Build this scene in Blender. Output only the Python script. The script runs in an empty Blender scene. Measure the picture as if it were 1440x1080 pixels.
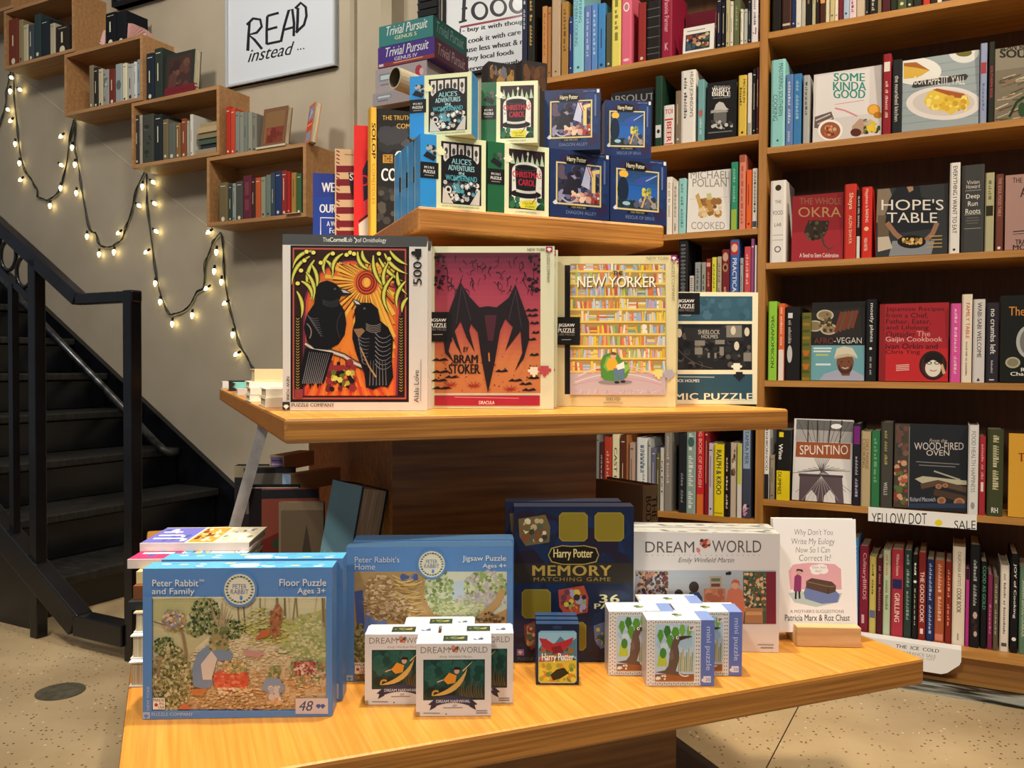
import bpy, math, random
from mathutils import Vector, Matrix
random.seed(7)
S = bpy.context.scene
COL = S.collection
# ---------------------------------------------------------------- camera, world, lights, exposure
F = 1180.0
PIT, ROL, TB, BK = (math.radians(a) for a in (1.19, .276, 22.3, -27.76))
EYE = .905
Z0 = -.035                                   # floor
_fw = Vector((0, math.cos(PIT), -math.sin(PIT)))
_r0 = Vector((1, 0, 0)); _u0 = Vector((0, math.sin(PIT), math.cos(PIT)))
_R = _r0*math.cos(ROL) + _u0*math.sin(ROL)
_U = _u0*math.cos(ROL) - _r0*math.sin(ROL)
CAM = Vector((0, 0, EYE))
cd = bpy.data.cameras.new('camera'); cam = bpy.data.objects.new('camera', cd); COL.objects.link(cam)
cd.sensor_fit = 'HORIZONTAL'; cd.sensor_width = 36; cd.lens = F*36/1440; cd.clip_start = .02
m = Matrix((_R, _U, -_fw)).transposed().to_4x4(); m.translation = CAM
cam.matrix_world = m
S.camera = cam
S.view_settings.view_transform = 'Standard'; S.view_settings.look = 'None'
S.view_settings.gamma = 1; S.view_settings.use_curve_mapping = False
S.view_settings.exposure = 0.0
w = bpy.data.worlds.new('world'); S.world = w; w.use_nodes = True
w.node_tree.nodes['Background'].inputs[0].default_value = (.86, .90, 1, 1)
w.node_tree.nodes['Background'].inputs[1].default_value = .21
def lamp(name, loc, aim, power, angle, col=(1, .86, .68), size=.06, blend=.5):
    l = bpy.data.lights.new(name, 'SPOT'); o = bpy.data.objects.new(name, l); COL.objects.link(o)
    l.energy = power; l.spot_size = math.radians(angle); l.spot_blend = blend; l.color = col; l.shadow_soft_size = size
    o.location = loc; o.rotation_euler = (Vector(aim)-Vector(loc)).to_track_quat('-Z', 'Y').to_euler()
WARM = (1, .84, .62); NEUT = (1, .93, .82)
lamp('table_spot', (-.02, 1.36, 3.05), (.10, 1.30, .5), 300, 58, WARM, .05, .7)
lamp('table_spot', (.75, .95, 3.05), (.45, 1.35, .5), 45, 60, WARM, .05, .6)
lamp('floor_fill', (-1.5, .9, 3.1), (-1.3, 2.0, 0), 150, 70, WARM, .06, .7)  # unseen fill, added to brighten the floor at the stair end
lamp('front_fill', (.45, -.1, 3.0), (.2, 1.5, .8), 125, 62, NEUT, .12, .8)  # this and the next: unseen fills added to brighten the box fronts
lamp('front_fill', (-.9, -.8, 2.6), (-.15, 1.5, .7), 110, 60, NEUT, .12, .8)
lamp('shelf_spot', (1.85, 1.0, 3.05), (1.5, 2.35, .8), 120, 95, WARM, .04, .8)
lamp('shelf_spot', (.95, 1.5, 3.1), (.45, 2.9, 1.1), 95, 90, WARM, .04, .8)
lamp('wall_spot', (-2.2, 1.6, 3.6), (-1.9, 4.0, 1.5), 180, 110, NEUT, .25, .9)
lamp('wall_spot', (-.6, 1.9, 3.6), (-1.0, 3.8, 1.4), 125, 110, NEUT, .2, .9)  # second unseen wall light, added to soften the box-shelf shadows

# ---------------------------------------------------------------- pixel rays and frames (for measuring where things stand)
def ray(x, y): return _fw + _R*((x-720)/F) + _U*((540-y)/F)
def hz(x, y, z):
    d = ray(x, y); return CAM + d*((z-EYE)/d.z)
def hp(x, y, n, p):
    d = ray(x, y); return CAM + d*(p/n.dot(d))
def pr(P):
    q = P-CAM; d = q.dot(_fw); return 720+F*q.dot(_R)/d, 540-F*q.dot(_U)/d
WX = Vector((math.cos(TB), math.sin(TB), 0)); DY = Vector((-math.sin(TB), math.cos(TB), 0))
UX = Vector((math.cos(BK), math.sin(BK), 0)); NY = Vector((-math.sin(BK), math.cos(BK), 0))
ZV = Vector((0, 0, 1))
def tw(w, d, z=0): return WX*w + DY*d + ZV*z           # table frame
def bw(u, p, z=0): return UX*u + NY*p + ZV*z           # wall frame
PB, PW = 2.70, 3.024                                     # bookcase front, wall

# ---------------------------------------------------------------- materials
def lin(c):
    if not isinstance(c, str): return tuple(c)[:3]
    v = [int(c[i:i+2], 16)/255 for i in (0, 2, 4)]
    return tuple(x/12.92 if x <= .04045 else ((x+.055)/1.055)**2.4 for x in v)
def newmat(name, rough=.5, col=(.5, .5, .5), metal=0, coat=0, spec=.5):
    mt = bpy.data.materials.new(name); mt.use_nodes = True
    b = mt.node_tree.nodes['Principled BSDF']
    b.inputs['Base Color'].default_value = (*lin(col), 1); b.inputs['Roughness'].default_value = rough
    b.inputs['Metallic'].default_value = metal; b.inputs['Coat Weight'].default_value = coat
    b.inputs['Specular IOR Level'].default_value = spec
    return mt, mt.node_tree, b
def print_mat(name, rough, coat=0, spec=.5):
    mt, nt, b = newmat(name, rough, coat=coat, spec=spec)
    b.inputs['Coat Roughness'].default_value = .12
    a = nt.nodes.new('ShaderNodeVertexColor'); a.layer_name = 'Col'
    nt.links.new(a.outputs[0], b.inputs['Base Color']); return mt
def noise_mat(name, c1, c2, scale, rough, lo=.35, hi=.65, detail=6, bump=0, stretch=(1, 1, 1), metal=0, spec=.5, coat=0):
    mt, nt, b = newmat(name, rough, metal=metal, spec=spec, coat=coat)
    tc = nt.nodes.new('ShaderNodeTexCoord'); mp = nt.nodes.new('ShaderNodeMapping'); mp.inputs['Scale'].default_value = stretch
    n = nt.nodes.new('ShaderNodeTexNoise'); n.inputs['Scale'].default_value = scale; n.inputs['Detail'].default_value = detail
    r = nt.nodes.new('ShaderNodeValToRGB'); r.color_ramp.elements[0].position = lo; r.color_ramp.elements[1].position = hi
    r.color_ramp.elements[0].color = (*lin(c1), 1); r.color_ramp.elements[1].color = (*lin(c2), 1)
    nt.links.new(tc.outputs['Object'], mp.inputs[0]); nt.links.new(mp.outputs[0], n.inputs['Vector'])
    nt.links.new(n.outputs['Fac'], r.inputs[0]); nt.links.new(r.outputs[0], b.inputs['Base Color'])
    if bump:
        bp = nt.nodes.new('ShaderNodeBump'); bp.inputs['Strength'].default_value = bump; bp.inputs['Distance'].default_value = .003
        nt.links.new(n.outputs['Fac'], bp.inputs['Height']); nt.links.new(bp.outputs[0], b.inputs['Normal'])
    return mt, nt, b, r, mp
def oak_mat(name, c1, c2, axis, rough=.35, coat=.25, fine=1.0, band=.3):
    """oak: long streaks along one axis plus broad cathedral bands"""
    st = [22*fine]*3; st['XYZ'.index(axis)] = 1.3
    mt, nt, b, r, mp = noise_mat(name, c1, c2, 3.2, rough, .36, .68, 8, .12, st, coat=coat)
    b.inputs['Coat Roughness'].default_value = .25
    w = nt.nodes.new('ShaderNodeTexWave'); w.bands_direction = {'X': 'Y', 'Y': 'X', 'Z': 'X'}[axis]
    w.inputs['Scale'].default_value = 2.2; w.inputs['Distortion'].default_value = 7; w.inputs['Detail'].default_value = 3; w.inputs['Detail Scale'].default_value = 1.2
    mp2 = nt.nodes.new('ShaderNodeMapping'); s2 = [5]*3; s2['XYZ'.index(axis)] = .8; mp2.inputs['Scale'].default_value = s2
    tc = nt.nodes['Texture Coordinate']; nt.links.new(tc.outputs['Object'], mp2.inputs[0]); nt.links.new(mp2.outputs[0], w.inputs['Vector'])
    mx = nt.nodes.new('ShaderNodeMix'); mx.data_type = 'RGBA'; mx.blend_type = 'MULTIPLY'; mx.inputs[0].default_value = band
    rr = nt.nodes.new('ShaderNodeValToRGB'); rr.color_ramp.elements[0].color = (.62, .52, .42, 1); rr.color_ramp.elements[1].color = (1, 1, 1, 1); rr.color_ramp.elements[0].position = .1; rr.color_ramp.elements[1].position = .5
    nt.links.new(w.outputs['Fac'], rr.inputs[0])
    nt.links.new(r.outputs[0], mx.inputs[6]); nt.links.new(rr.outputs[0], mx.inputs[7]); nt.links.new(mx.outputs[2], b.inputs['Base Color'])
    return mt
M = {}
M['paper'] = print_mat('printed_paper', .55, 0, .2)
M['gloss'] = print_mat('shrink_wrapped_card', .4, .25, .25)
M['cloth'] = print_mat('book_cloth', .8, 0, .15)
M['pages'] = noise_mat('page_edges', 'b09c74', 'd9ceb0', 6, .8, stretch=(60, 60, 2))[0]
M['oakX'] = oak_mat('golden_oak_shaded', '8f5a22', 'ba7e36', 'X', .42, .1, 3.6, .25)  # slab edges: browner than the tops, their shade put into the colour
M['oakY'] = oak_mat('golden_oak_lit_top', 'c98630', 'dc9a40', 'Y', .38, .12, 2.6, .16)  # slab tops: paler orange, the strong overhead light put into the colour
M['oakF'] = oak_mat('oak_case_board', 'b07c3a', 'c89048', 'X', .45, .1, 1, .15)
M['oakV'] = oak_mat('oak_case_post', 'a87434', 'bf8844', 'Z', .45, .1, 1, .2)
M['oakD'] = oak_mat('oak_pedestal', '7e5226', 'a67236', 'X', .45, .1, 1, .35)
M['oakB'] = oak_mat('dark_case_back', '5e3c1e', '6c4826', 'Z', .6, 0, 1, .1)
M['crate'] = oak_mat('crate_ply', 'a5784a', 'b88a58', 'X', .55, .03, 1, .15)
M['cream_wood'] = oak_mat('pale_pine', 'c8a070', 'dfbd8c', 'X', .5, .05)
M['wall'] = noise_mat('beige_plaster', 'aa9d86', 'b5a892', 3.5, .8, .3, .7, 5, .05)[0]
M['wall_trim'] = noise_mat('beige_trim', '9e917a', 'a99c84', 6, .7)[0]
M['score'] = newmat('pale_score_line', .8, 'cfc4ae')[0]
M['black'] = noise_mat('black_gloss_paint', '07080b', '101218', 9, .24, spec=.5)[0]  # faint blue in the base tone stands for the railing's sheen
M['step'] = noise_mat('worn_black_tread', '0e0e0f', '2a2927', 14, .5, .4, .75, stretch=(1, 5, 1))[0]
M['steel'] = noise_mat('worn_steel', 'a8a8a4', 'cacac6', 30, .35, metal=.35)[0]
M['rail'] = noise_mat('worn_handrail', '3a3b3e', '6a6b6e', 20, .3, metal=.9)[0]
M['dark'] = newmat('dark_brown_board', .6, '2a1c12')[0]
M['wire'] = newmat('green_black_wire', .5, '1c2018')[0]
M['slat'] = newmat('dark_shutter', .5, '2a2b2e')[0]
M['brass'] = noise_mat('dull_floor_plate', '5e5a4c', '77725f', 40, .5, metal=.6)[0]
mt, nt, b = newmat('lit_bulb', .4, 'fff0c0'); b.inputs['Emission Color'].default_value = (1, .84, .40, 1); b.inputs['Emission Strength'].default_value = 11; M['bulb'] = mt
# floor: tan cork-flecked terrazzo
mt, nt, b, r, mp = noise_mat('flecked_floor', 'a08a68', 'bfa984', 3, .42, .3, .7, 6)
tc = nt.nodes['Texture Coordinate']
v = nt.nodes.new('ShaderNodeTexVoronoi'); v.inputs['Scale'].default_value = 75; v.inputs['Randomness'].default_value = 1
nt.links.new(tc.outputs['Object'], v.inputs['Vector'])
r2 = nt.nodes.new('ShaderNodeValToRGB'); r2.color_ramp.interpolation = 'CONSTANT'
e = r2.color_ramp.elements; e[0].position = 0; e[0].color = (1, 1, 1, 1); e[1].position = .24; e[1].color = (0, 0, 0, 1)
nt.links.new(v.outputs['Distance'], r2.inputs[0])
sx = nt.nodes.new('ShaderNodeSeparateColor'); nt.links.new(v.outputs['Color'], sx.inputs[0])
gt = nt.nodes.new('ShaderNodeMath'); gt.operation = 'GREATER_THAN'; gt.inputs[1].default_value = .62; nt.links.new(sx.outputs[0], gt.inputs[0])
ml = nt.nodes.new('ShaderNodeMath'); ml.operation = 'MULTIPLY'; nt.links.new(gt.outputs[0], ml.inputs[0]); nt.links.new(r2.outputs[0], ml.inputs[1])
fc = nt.nodes.new('ShaderNodeValToRGB'); fc.color_ramp.elements[0].color = (*lin('5e3e24'), 1); fc.color_ramp.elements[1].color = (*lin('e0cfae'), 1); fc.color_ramp.elements[0].position = .80; fc.color_ramp.elements[1].position = .95
nt.links.new(sx.outputs[1], fc.inputs[0])
mx = nt.nodes.new('ShaderNodeMix'); mx.data_type = 'RGBA'
nt.links.new(ml.outputs[0], mx.inputs[0]); nt.links.new(r.outputs[0], mx.inputs[6]); nt.links.new(fc.outputs[0], mx.inputs[7]); nt.links.new(mx.outputs[2], b.inputs['Base Color'])
M['floor'] = mt
M['marble'] = noise_mat('black_marble', '0c0e0e', 'a8aca4', 7, .25, .46, .60, 10, stretch=(.6, 3, 9))[0]

# ---------------------------------------------------------------- mesh building
_tc = {}
def glyphs(s, bold=0, shear=0, spacing=1):
    k = (s, bold, shear, spacing)
    if k not in _tc:
        bold = min(bold, 0); c = bpy.data.curves.new('t', 'FONT'); c.body = s; c.resolution_u = 3; c.offset = bold; c.shear = shear; c.fill_mode = 'FRONT'; c.space_character = spacing
        o = bpy.data.objects.new('t', c); me = o.to_mesh()
        vs = [(v.co.x, v.co.y) for v in me.vertices]; fs = [tuple(p.vertices) for p in me.polygons]
        o.to_mesh_clear(); bpy.data.objects.remove(o); bpy.data.curves.remove(c)
        if vs:
            x0 = min(v[0] for v in vs); x1 = max(v[0] for v in vs); y0 = min(v[1] for v in vs); y1 = max(v[1] for v in vs)
            vs = [((x-x0)/max(x1-x0, 1e-6), (y-y0)/max(y1-y0, 1e-6)) for x, y in vs]
        _tc[k] = (vs, fs)
    return _tc[k]
EPS = 8e-6
class MB:
    def __init__(s):
        s.v = []; s.f = []; s.c = []; s.m = []; s.k = 0
    def poly(s, pts, c='808080', m=0):
        i = len(s.v); s.v += [tuple(p) for p in pts]; s.f.append(tuple(range(i, i+len(pts)))); s.c.append(lin(c)); s.m.append(m)
    def box(s, x0, x1, y0, y1, z0, z1, c='808080', m=0, sides=None):
        P = [(x, y, z) for z in (z0, z1) for y in (y0, y1) for x in (x0, x1)]
        sides = sides or {}
        i = len(s.v); s.v += P
        for nm, q in (('f', (0, 1, 5, 4)), ('b', (3, 2, 6, 7)), ('l', (2, 0, 4, 6)), ('r', (1, 3, 7, 5)), ('t', (4, 5, 7, 6)), ('d', (2, 3, 1, 0))):
            s.f.append(tuple(i+j for j in q)); s.c.append(lin(sides.get(nm, c))); s.m.append(m)
    def prism(s, pts, z0, z1, c='808080', m=0):
        n = len(pts); i = len(s.v)
        s.v += [(x, y, z0) for x, y in pts] + [(x, y, z1) for x, y in pts]
        fs = [tuple(reversed(range(i, i+n))), tuple(range(i+n, i+2*n))] + [(i+k, i+(k+1) % n, i+n+(k+1) % n, i+n+k) for k in range(n)]
        s.f += fs; s.c += [lin(c)]*len(fs); s.m += [m]*len(fs)
    def tube(s, pts, r, c='808080', m=0, n=6, caps=True):
        pts = [Vector(p) for p in pts]; i = len(s.v); K = len(pts); nrm = None
        for k, p in enumerate(pts):
            t = (pts[min(k+1, K-1)]-pts[max(k-1, 0)]).normalized()
            if nrm is None: nrm = t.orthogonal().normalized()
            nrm = (nrm - t*nrm.dot(t)).normalized(); bi = t.cross(nrm)
            rr = r[k] if isinstance(r, (list, tuple)) else r
            for j in range(n):
                a = 2*math.pi*j/n; s.v.append(tuple(p + nrm*(rr*math.cos(a)) + bi*(rr*math.sin(a))))
        fs = [(i+k*n+j, i+k*n+(j+1) % n, i+(k+1)*n+(j+1) % n, i+(k+1)*n+j) for k in range(K-1) for j in range(n)]
        if caps: fs += [tuple(reversed(range(i, i+n))), tuple(range(i+(K-1)*n, i+K*n))]
        s.f += fs; s.c += [lin(c)]*len(fs); s.m += [m]*len(fs)
    def bar(s, a, b, w, h, c='808080', m=0, up=ZV):
        """square bar from a to b: w across, h along up"""
        a = Vector(a); b = Vector(b); t = (b-a).normalized(); sd = t.cross(up).normalized(); u = sd.cross(t)
        P = [q + sd*(w/2*i) + u*(h/2*j) for q in (a, b) for i, j in ((-1, -1), (1, -1), (1, 1), (-1, 1))]
        i = len(s.v); s.v += [tuple(p) for p in P]
        for q in ((0, 1, 2, 3), (7, 6, 5, 4), (0, 4, 5, 1), (1, 5, 6, 2), (2, 6, 7, 3), (3, 7, 4, 0)):
            s.f.append(tuple(i+j for j in q)); s.c.append(lin(c)); s.m.append(m)
    # ---- printing on a face: origin o, axes ex, ez (unit), normal n; size w, h; coordinates 0..1
    def canvas(s, o, ex, ez, n, w, h, m=0):
        s.cv = (Vector(o), Vector(ex), Vector(ez), Vector(n), w, h, m); s.k = 0; s.vw = None
    def view(s, mw, x0, y0, sc):
        """coordinates measured on the photograph (offset x0,y0, magnified sc) and cast onto this face, whose object sits at mw"""
        o, ex, ez, n = s.cv[:4]
        s.vw = (mw.inverted(), mw @ o, (mw.to_3x3() @ n).normalized(), x0, y0, sc)
    def _p(s, x, y):
        o, ex, ez, n, w, h, m = s.cv
        if s.vw:
            inv, wo, wn, x0, y0, sc = s.vw; d = ray(x0+x/sc, y0+y/sc)
            return inv @ (CAM + d*(wn.dot(wo-CAM)/wn.dot(d))) + n*(EPS*(s.k+1))
        return o + ex*(x*w) + ez*(y*h) + n*(EPS*(s.k+1))
    def R(s, x0, y0, x1, y1, c): s.G([(x0, y0), (x1, y0), (x1, y1), (x0, y1)], c)
    def put(s, P, c):
        """add one printed polygon, trimmed to the face it is printed on"""
        o, ex, ez, n, w, h, m = s.cv; Q = [((p-o).dot(ex), (p-o).dot(ez)) for p in P]
        if any(x < 0 or x > w or y < 0 or y > h for x, y in Q):
            for ax, lim, sg in ((0, 0, 1), (0, w, -1), (1, 0, 1), (1, h, -1)):
                R = []
                for i, q in enumerate(Q):
                    p = Q[i-1]; a, b = (p[ax]-lim)*sg, (q[ax]-lim)*sg
                    if (a < 0) != (b < 0): t = a/(a-b); R.append((p[0]+(q[0]-p[0])*t, p[1]+(q[1]-p[1])*t))
                    if b >= 0: R.append(q)
                Q = R
                if len(Q) < 3: return
            P = [o+ex*x+ez*y+n*(EPS*(s.k+1)) for x, y in Q]
        s.poly(P, c, m)
    def G(s, pts, c):
        s.put([s._p(x, y) for x, y in pts], c); s.k += 1
    def E(s, cx, cy, rx, ry, c, n=20, a0=0):
        s.G([(cx+rx*math.cos(2*math.pi*i/n+a0), cy+ry*math.sin(2*math.pi*i/n+a0)) for i in range(n)], c)
    def L(s, pts, wd, c):
        """stroke; wd as a share of the width; tapers if a pair"""
        w, h = (1, 1) if s.vw else (s.cv[4], s.cv[5]); n = len(pts); q = [Vector((x*w, y*h)) for x, y in pts]; a = []; b = []
        for i, p in enumerate(q):
            t = q[min(i+1, n-1)]-q[max(i-1, 0)]
            t = t.normalized() if t.length > 0 else Vector((1, 0)); nn = Vector((-t.y, t.x))
            d = (wd if not isinstance(wd, tuple) else wd[0]+(wd[1]-wd[0])*i/max(n-1, 1))*w/2
            a.append(p+nn*d); b.append(p-nn*d)
        for i in range(n-1):
            s.put([s._p(v.x/w, v.y/h) for v in (b[i], b[i+1], a[i+1], a[i])], c)
        s.k += 1
    def T(s, txt, x0, y0, x1, y1, c, bold=0, shear=0, rot=0, sp=1, sk=0):
        """text stretched to the rectangle; rot=-90 reads downwards"""
        if bold > .004:                                     # heavier lettering: struck twice, a hair apart
            d = (x1-x0 if not rot else y1-y0)/max(len(txt), 1)*min(bold, .05)*1.3; dx, dy = (0, d) if rot else (d, 0)
            s.T(txt, x0+dx, y0+dy, x1+dx, y1+dy, c, 0, shear, rot, sp, sk); s.T(txt, x0-dx, y0-dy, x1-dx, y1-dy, c, 0, shear, rot, sp, sk); return
        vs, fs = glyphs(txt, bold, shear, sp); i = len(s.v)
        if s.vw: y0, y1 = y1, y0
        pv = []
        for a, b in vs:
            if rot == -90: x, y = x0+(x1-x0)*b, y1-(y1-y0)*a
            elif rot == 90: x, y = x1-(x1-x0)*b, y0+(y1-y0)*a
            else: x, y = x0+(x1-x0)*a, y0+(y1-y0)*b+sk*a
            pv.append(s._p(x, y))
        for q in fs: s.put([pv[j] for j in q], c)
        s.k += 1
    def blobs(s, x0, y0, x1, y1, n, cols, r, seed=0, asp=1, n_side=6):
        rg = random.Random(seed)
        for _ in range(n):
            q = r*rg.uniform(.5, 1.3); k0 = s.k
            px, py = rg.uniform(x0, x1), rg.uniform(y0, y1)
            if n_side == 5:
                t, u = rg.uniform(0, 6.283), rg.random()**.6; px, py = (x0+x1)/2+(x1-x0)*.54*u*math.cos(t), (y0+y1)/2+(y1-y0)*.54*u*math.sin(t)
            else: px, py = min(max(px, x0+q), x1-q), min(max(py, y0+q*asp), y1-q*asp)
            s.E(px, py, q, q*asp, rg.choice(cols), n_side, rg.random()*3); s.k = k0+.05
    def build(s, name, mats, parent=None, bevel=0, smooth=False, mw=None):
        me = bpy.data.meshes.new(name); me.from_pydata(s.v, [], s.f)
        if not isinstance(mats, (list, tuple)): mats = [mats]
        for q in mats: me.materials.append(M[q] if isinstance(q, str) else q)
        me.polygons.foreach_set('material_index', s.m)
        ca = me.color_attributes.new('Col', 'FLOAT_COLOR', 'CORNER'); buf = []
        for f, c in zip(s.f, s.c): buf += [*c, 1.0]*len(f)
        ca.data.foreach_set('color', buf)
        if smooth: me.polygons.foreach_set('use_smooth', [True]*len(s.f))
        me.update()
        o = bpy.data.objects.new(name, me); COL.objects.link(o)
        if parent is not None: o.parent = parent
        if mw is not None: o.matrix_world = mw
        if bevel:
            bv = o.modifiers.new('bevel', 'BEVEL'); bv.width = bevel; bv.segments = 2; bv.limit_method = 'ANGLE'
        return o
def tag(o, label=None, cat=None, group=None, kind=None):
    for k, v in (('label', label), ('category', cat), ('group', group), ('kind', kind)):
        if v: o[k] = v
    return o
def empty(name, mw, label, cat, group=None):
    o = bpy.data.objects.new(name, None); COL.objects.link(o); o.matrix_world = mw; o.empty_display_size = .05
    return tag(o, label, cat, group)
def mat4(loc, rotz=0, lean=0, tip=0):
    """tip: lean back about local X; lean: sideways about local Y"""
    return Matrix.Translation(loc) @ Matrix.Rotation(rotz, 4, 'Z') @ Matrix.Rotation(math.radians(-tip), 4, 'X') @ Matrix.Rotation(math.radians(lean), 4, 'Y')
FX = (Vector((1, 0, 0)), Vector((0, 0, 1)), Vector((0, -1, 0)))      # front face axes
# ---------------------------------------------------------------- the setting
def structure(name, mb, mat, **k): return tag(mb.build(name, mat, **k), kind='structure')
mb = MB(); mb.box(-8, 6, -3, 7, Z0-.1, Z0); structure('floor', mb, 'floor')
WM = mat4((0, 0, 0), BK)                                   # wall frame as a matrix
mb = MB(); mb.box(-7.5, 3.6, PW, PW+.12, Z0, 3.7); structure('wall_back', mb, 'wall', mw=WM)
def wall_px(x, y, p): q = hp(x, y, NY, p); return q.dot(UX), q.z
def strip(name, pts, wd, mat, t=.006):
    mb = MB(); P = [Vector((*wall_px(x, y, PW),)) for x, y in pts]
    for a, b in zip(P, P[1:]): mb.bar((a.x, PW-t/2+.001, a.y), (b.x, PW-t/2+.001, b.y), t, wd, up=Vector((0, 0, 1)) if abs(b.y-a.y) < abs(b.x-a.x) else Vector((1, 0, 0)))
    return structure(name, mb, mat, mw=WM)
strip('trim_1', [(15, 98), (360, 372)], .003, 'score', .003)      # scored line that follows the stair slope
u0 = wall_px(499, 100, PW)[0]; mb = MB(); mb.box(u0-.012, u0+.012, PW-.02, PW, Z0, 3.7); structure('trim_2', mb, 'wall_trim', mw=WM)
ua, ub = wall_px(553, 10, PW)[0], wall_px(568, 10, PW)[0]; mb = MB(); mb.box(ua, ub, PW-.09, PW, Z0, 3.7); structure('trim_3', mb, 'wall_trim', mw=WM)
ua, ub = wall_px(589, 10, PW)[0], wall_px(620.5, 10, PW)[0]; zb = wall_px(600, 48, PW)[1]
mb = MB(); mb.box(ua, ub, PW-.008, PW, zb, 3.2)
for i in range(26): mb.bar((ua+.01, PW-.016, zb+.02+i*.032), (ub-.01, PW-.016, zb+.02+i*.032), .016, .024, up=Vector((0, -.5, 1)))
structure('window_1', mb, 'slat', mw=WM)
# floor joint in front of the bookcase
mb = MB(); a = hz(1131, 978, Z0); b = hz(1075, 1085, Z0); d = (b-a).normalized(); n = ZV.cross(d)*.0015
mb.poly([a-d*1.0-n+ZV*.0004, a-d*1.0+n+ZV*.0004, b+d-n*-1+ZV*.0004, b+d-n+ZV*.0004][::1]); structure('trim_4', mb, 'dark')
# black marble base strip under the bookcases
q = hp(1440, 938, NY, PB)
mb = MB(); mb.box(-.35, 2.6, PB-.006, PB+.10, Z0, Z0+.03); structure('baseboard_right', mb, 'marble', mw=WM)
# floor plate
c = hz(85, 973, Z0); mb = MB(); mb.prism([(.065*math.cos(i*math.pi/16), .065*math.sin(i*math.pi/16)) for i in range(32)], 0, .003)
mb.prism([(.012*math.cos(i*math.pi/6), .012*math.sin(i*math.pi/6)) for i in range(12)], .003, .0036)
tag(mb.build('floor_plate', 'brass', mw=mat4(c, .2)), 'round grey metal cover plate set in the tan floor', 'floor plate')

# ---------------------------------------------------------------- staircase and railing
PRL = hz(45, 893, Z0).dot(NY)
st = empty('staircase', WM @ Matrix.Translation((-3.2, 2.3, 0)), 'black painted staircase climbing along the beige wall', 'staircase')
def child(mb, name, mat, par, mats=None, **k):
    """mesh given in world/wall coordinates of WM -> child of par"""
    o = mb.build(name, mats or mat, **k); o.parent = par; o.matrix_parent_inverse = par.matrix_world.inverted(); o.matrix_world = WM; return o
zs = lambda k: .298+.187*k
us = lambda k: -3.204-.275*k
for k in range(-1, 9):
    mb = MB(); z0 = Z0 if k < 0 else zs(k-1)
    mb.box(us(k)-.30, us(k), PRL+.06, PW-.037, zs(k)-.036, zs(k)); mb.box(us(k)-.05, us(k)-.028, PRL+.06, PW-.037, z0, zs(k)-.036, m=1)
    child(mb, 'step', None, st, ['step', 'black'], bevel=.006)
mb = MB(); sl = .621
top = lambda u: .305-(u+3.108)*sl
P = [(-5.9, top(-5.9)), (-5.9, top(-5.9)-.55), (-3.3, Z0), (-3.108+(.305-Z0)/sl, Z0)]
i = len(mb.v)
for pp in (PW-.034, PW-.0008): mb.v += [(u, pp, z) for u, z in P]
for q in ((0, 1, 2, 3), (7, 6, 5, 4), (0, 4, 5, 1), (1, 5, 6, 2), (2, 6, 7, 3), (3, 7, 4, 0)): mb.f.append(tuple(q)); mb.c.append((0, 0, 0)); mb.m.append(0)
child(mb, 'stringer', 'black', st)
mb = MB(); e0 = wall_px(0, 738, PRL); e1 = wall_px(43, 788, PRL); s2 = (e1[1]-e0[1])/(e1[0]-e0[0])
P = [(-5.6, e0[1]+(-5.6-e0[0])*s2), (-5.6, Z0), (e1[0], Z0), (e1[0], e1[1])]
for pp in (PRL+.036, PRL+.056): mb.v += [(u, pp, z) for u, z in P]
for q in ((0, 1, 2, 3), (7, 6, 5, 4), (0, 4, 5, 1), (1, 5, 6, 2), (2, 6, 7, 3), (3, 7, 4, 0)): mb.f.append(tuple(q)); mb.c.append((0, 0, 0)); mb.m.append(0)
child(mb, 'side_panel', 'black', st)
g = lambda x, y, p: Vector((wall_px(x, y, p)[0], p, wall_px(x, y, p)[1]))
hr = empty('stair_bar', WM @ Matrix.Translation((-3.5, PW-.175, .5)), 'worn metal bar lying on the black stair nosings beside the wall', 'metal bar')
nz = lambda u: Vector((u, PW-.175, .298-.68*(u+3.204)+.027))
mb = MB(); mb.tube([nz(-5.6), nz(-3.47)], .019, n=12); child(mb, 'bar', 'rail', hr, smooth=True)
mb = MB(); mb.tube([nz(-3.468), nz(-3.44), nz(-3.42)+Vector((0, .02, -.0)), nz(-3.41)+Vector((.0, .05, .005))], .021, n=12); child(mb, 'bent_end', 'step', hr, smooth=True)
rl = empty('stair_railing', WM @ Matrix.Translation((-2.6, PRL, 0)), 'black steel stair railing with ring ornaments and square posts', 'railing')
a = g(0, 318, PRL); b = g(112, 421, PRL); c_ = g(188, 413, PRL); c_.z = b.z; sl3 = (a-b)/(a.x-b.x)
mb = MB(); mb.bar(b+sl3*(-2.2), b, .040, .046); mb.bar(b-sl3*.0, c_+Vector((.016, 0, 0)), .038, .036); child(mb, 'top_rail', 'black', rl, bevel=.004)
u1 = wall_px(53, 640, PRL)[0]; u2 = wall_px(186.5, 600, PRL)[0]
for uu, zt in ((u1, top_z := b.z+(u1-b.x)*sl3.z), (u2, b.z+.02)):
    mb = MB(); mb.box(uu-.02, uu+.02, PRL-.02, PRL+.02, Z0, zt); child(mb, 'post', 'black', rl, bevel=.003)
q0 = g(0, 378, PRL); mb = MB(); mb.bar(q0+sl3*(-2.2), q0+sl3*(u1-q0.x), .02, .024); child(mb, 'middle_rail', 'black', rl)
q0 = g(0, 742, PRL); q1 = q0+sl3*(g(113, 850, PRL).x-q0.x); mb = MB(); mb.bar(q0+sl3*(-2.2), q1, .06, .085); mb.bar(q1, Vector((u2-.02, PRL, q1.z)), .06, .07); child(mb, 'bottom_rail', 'black', rl, bevel=.004)
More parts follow.
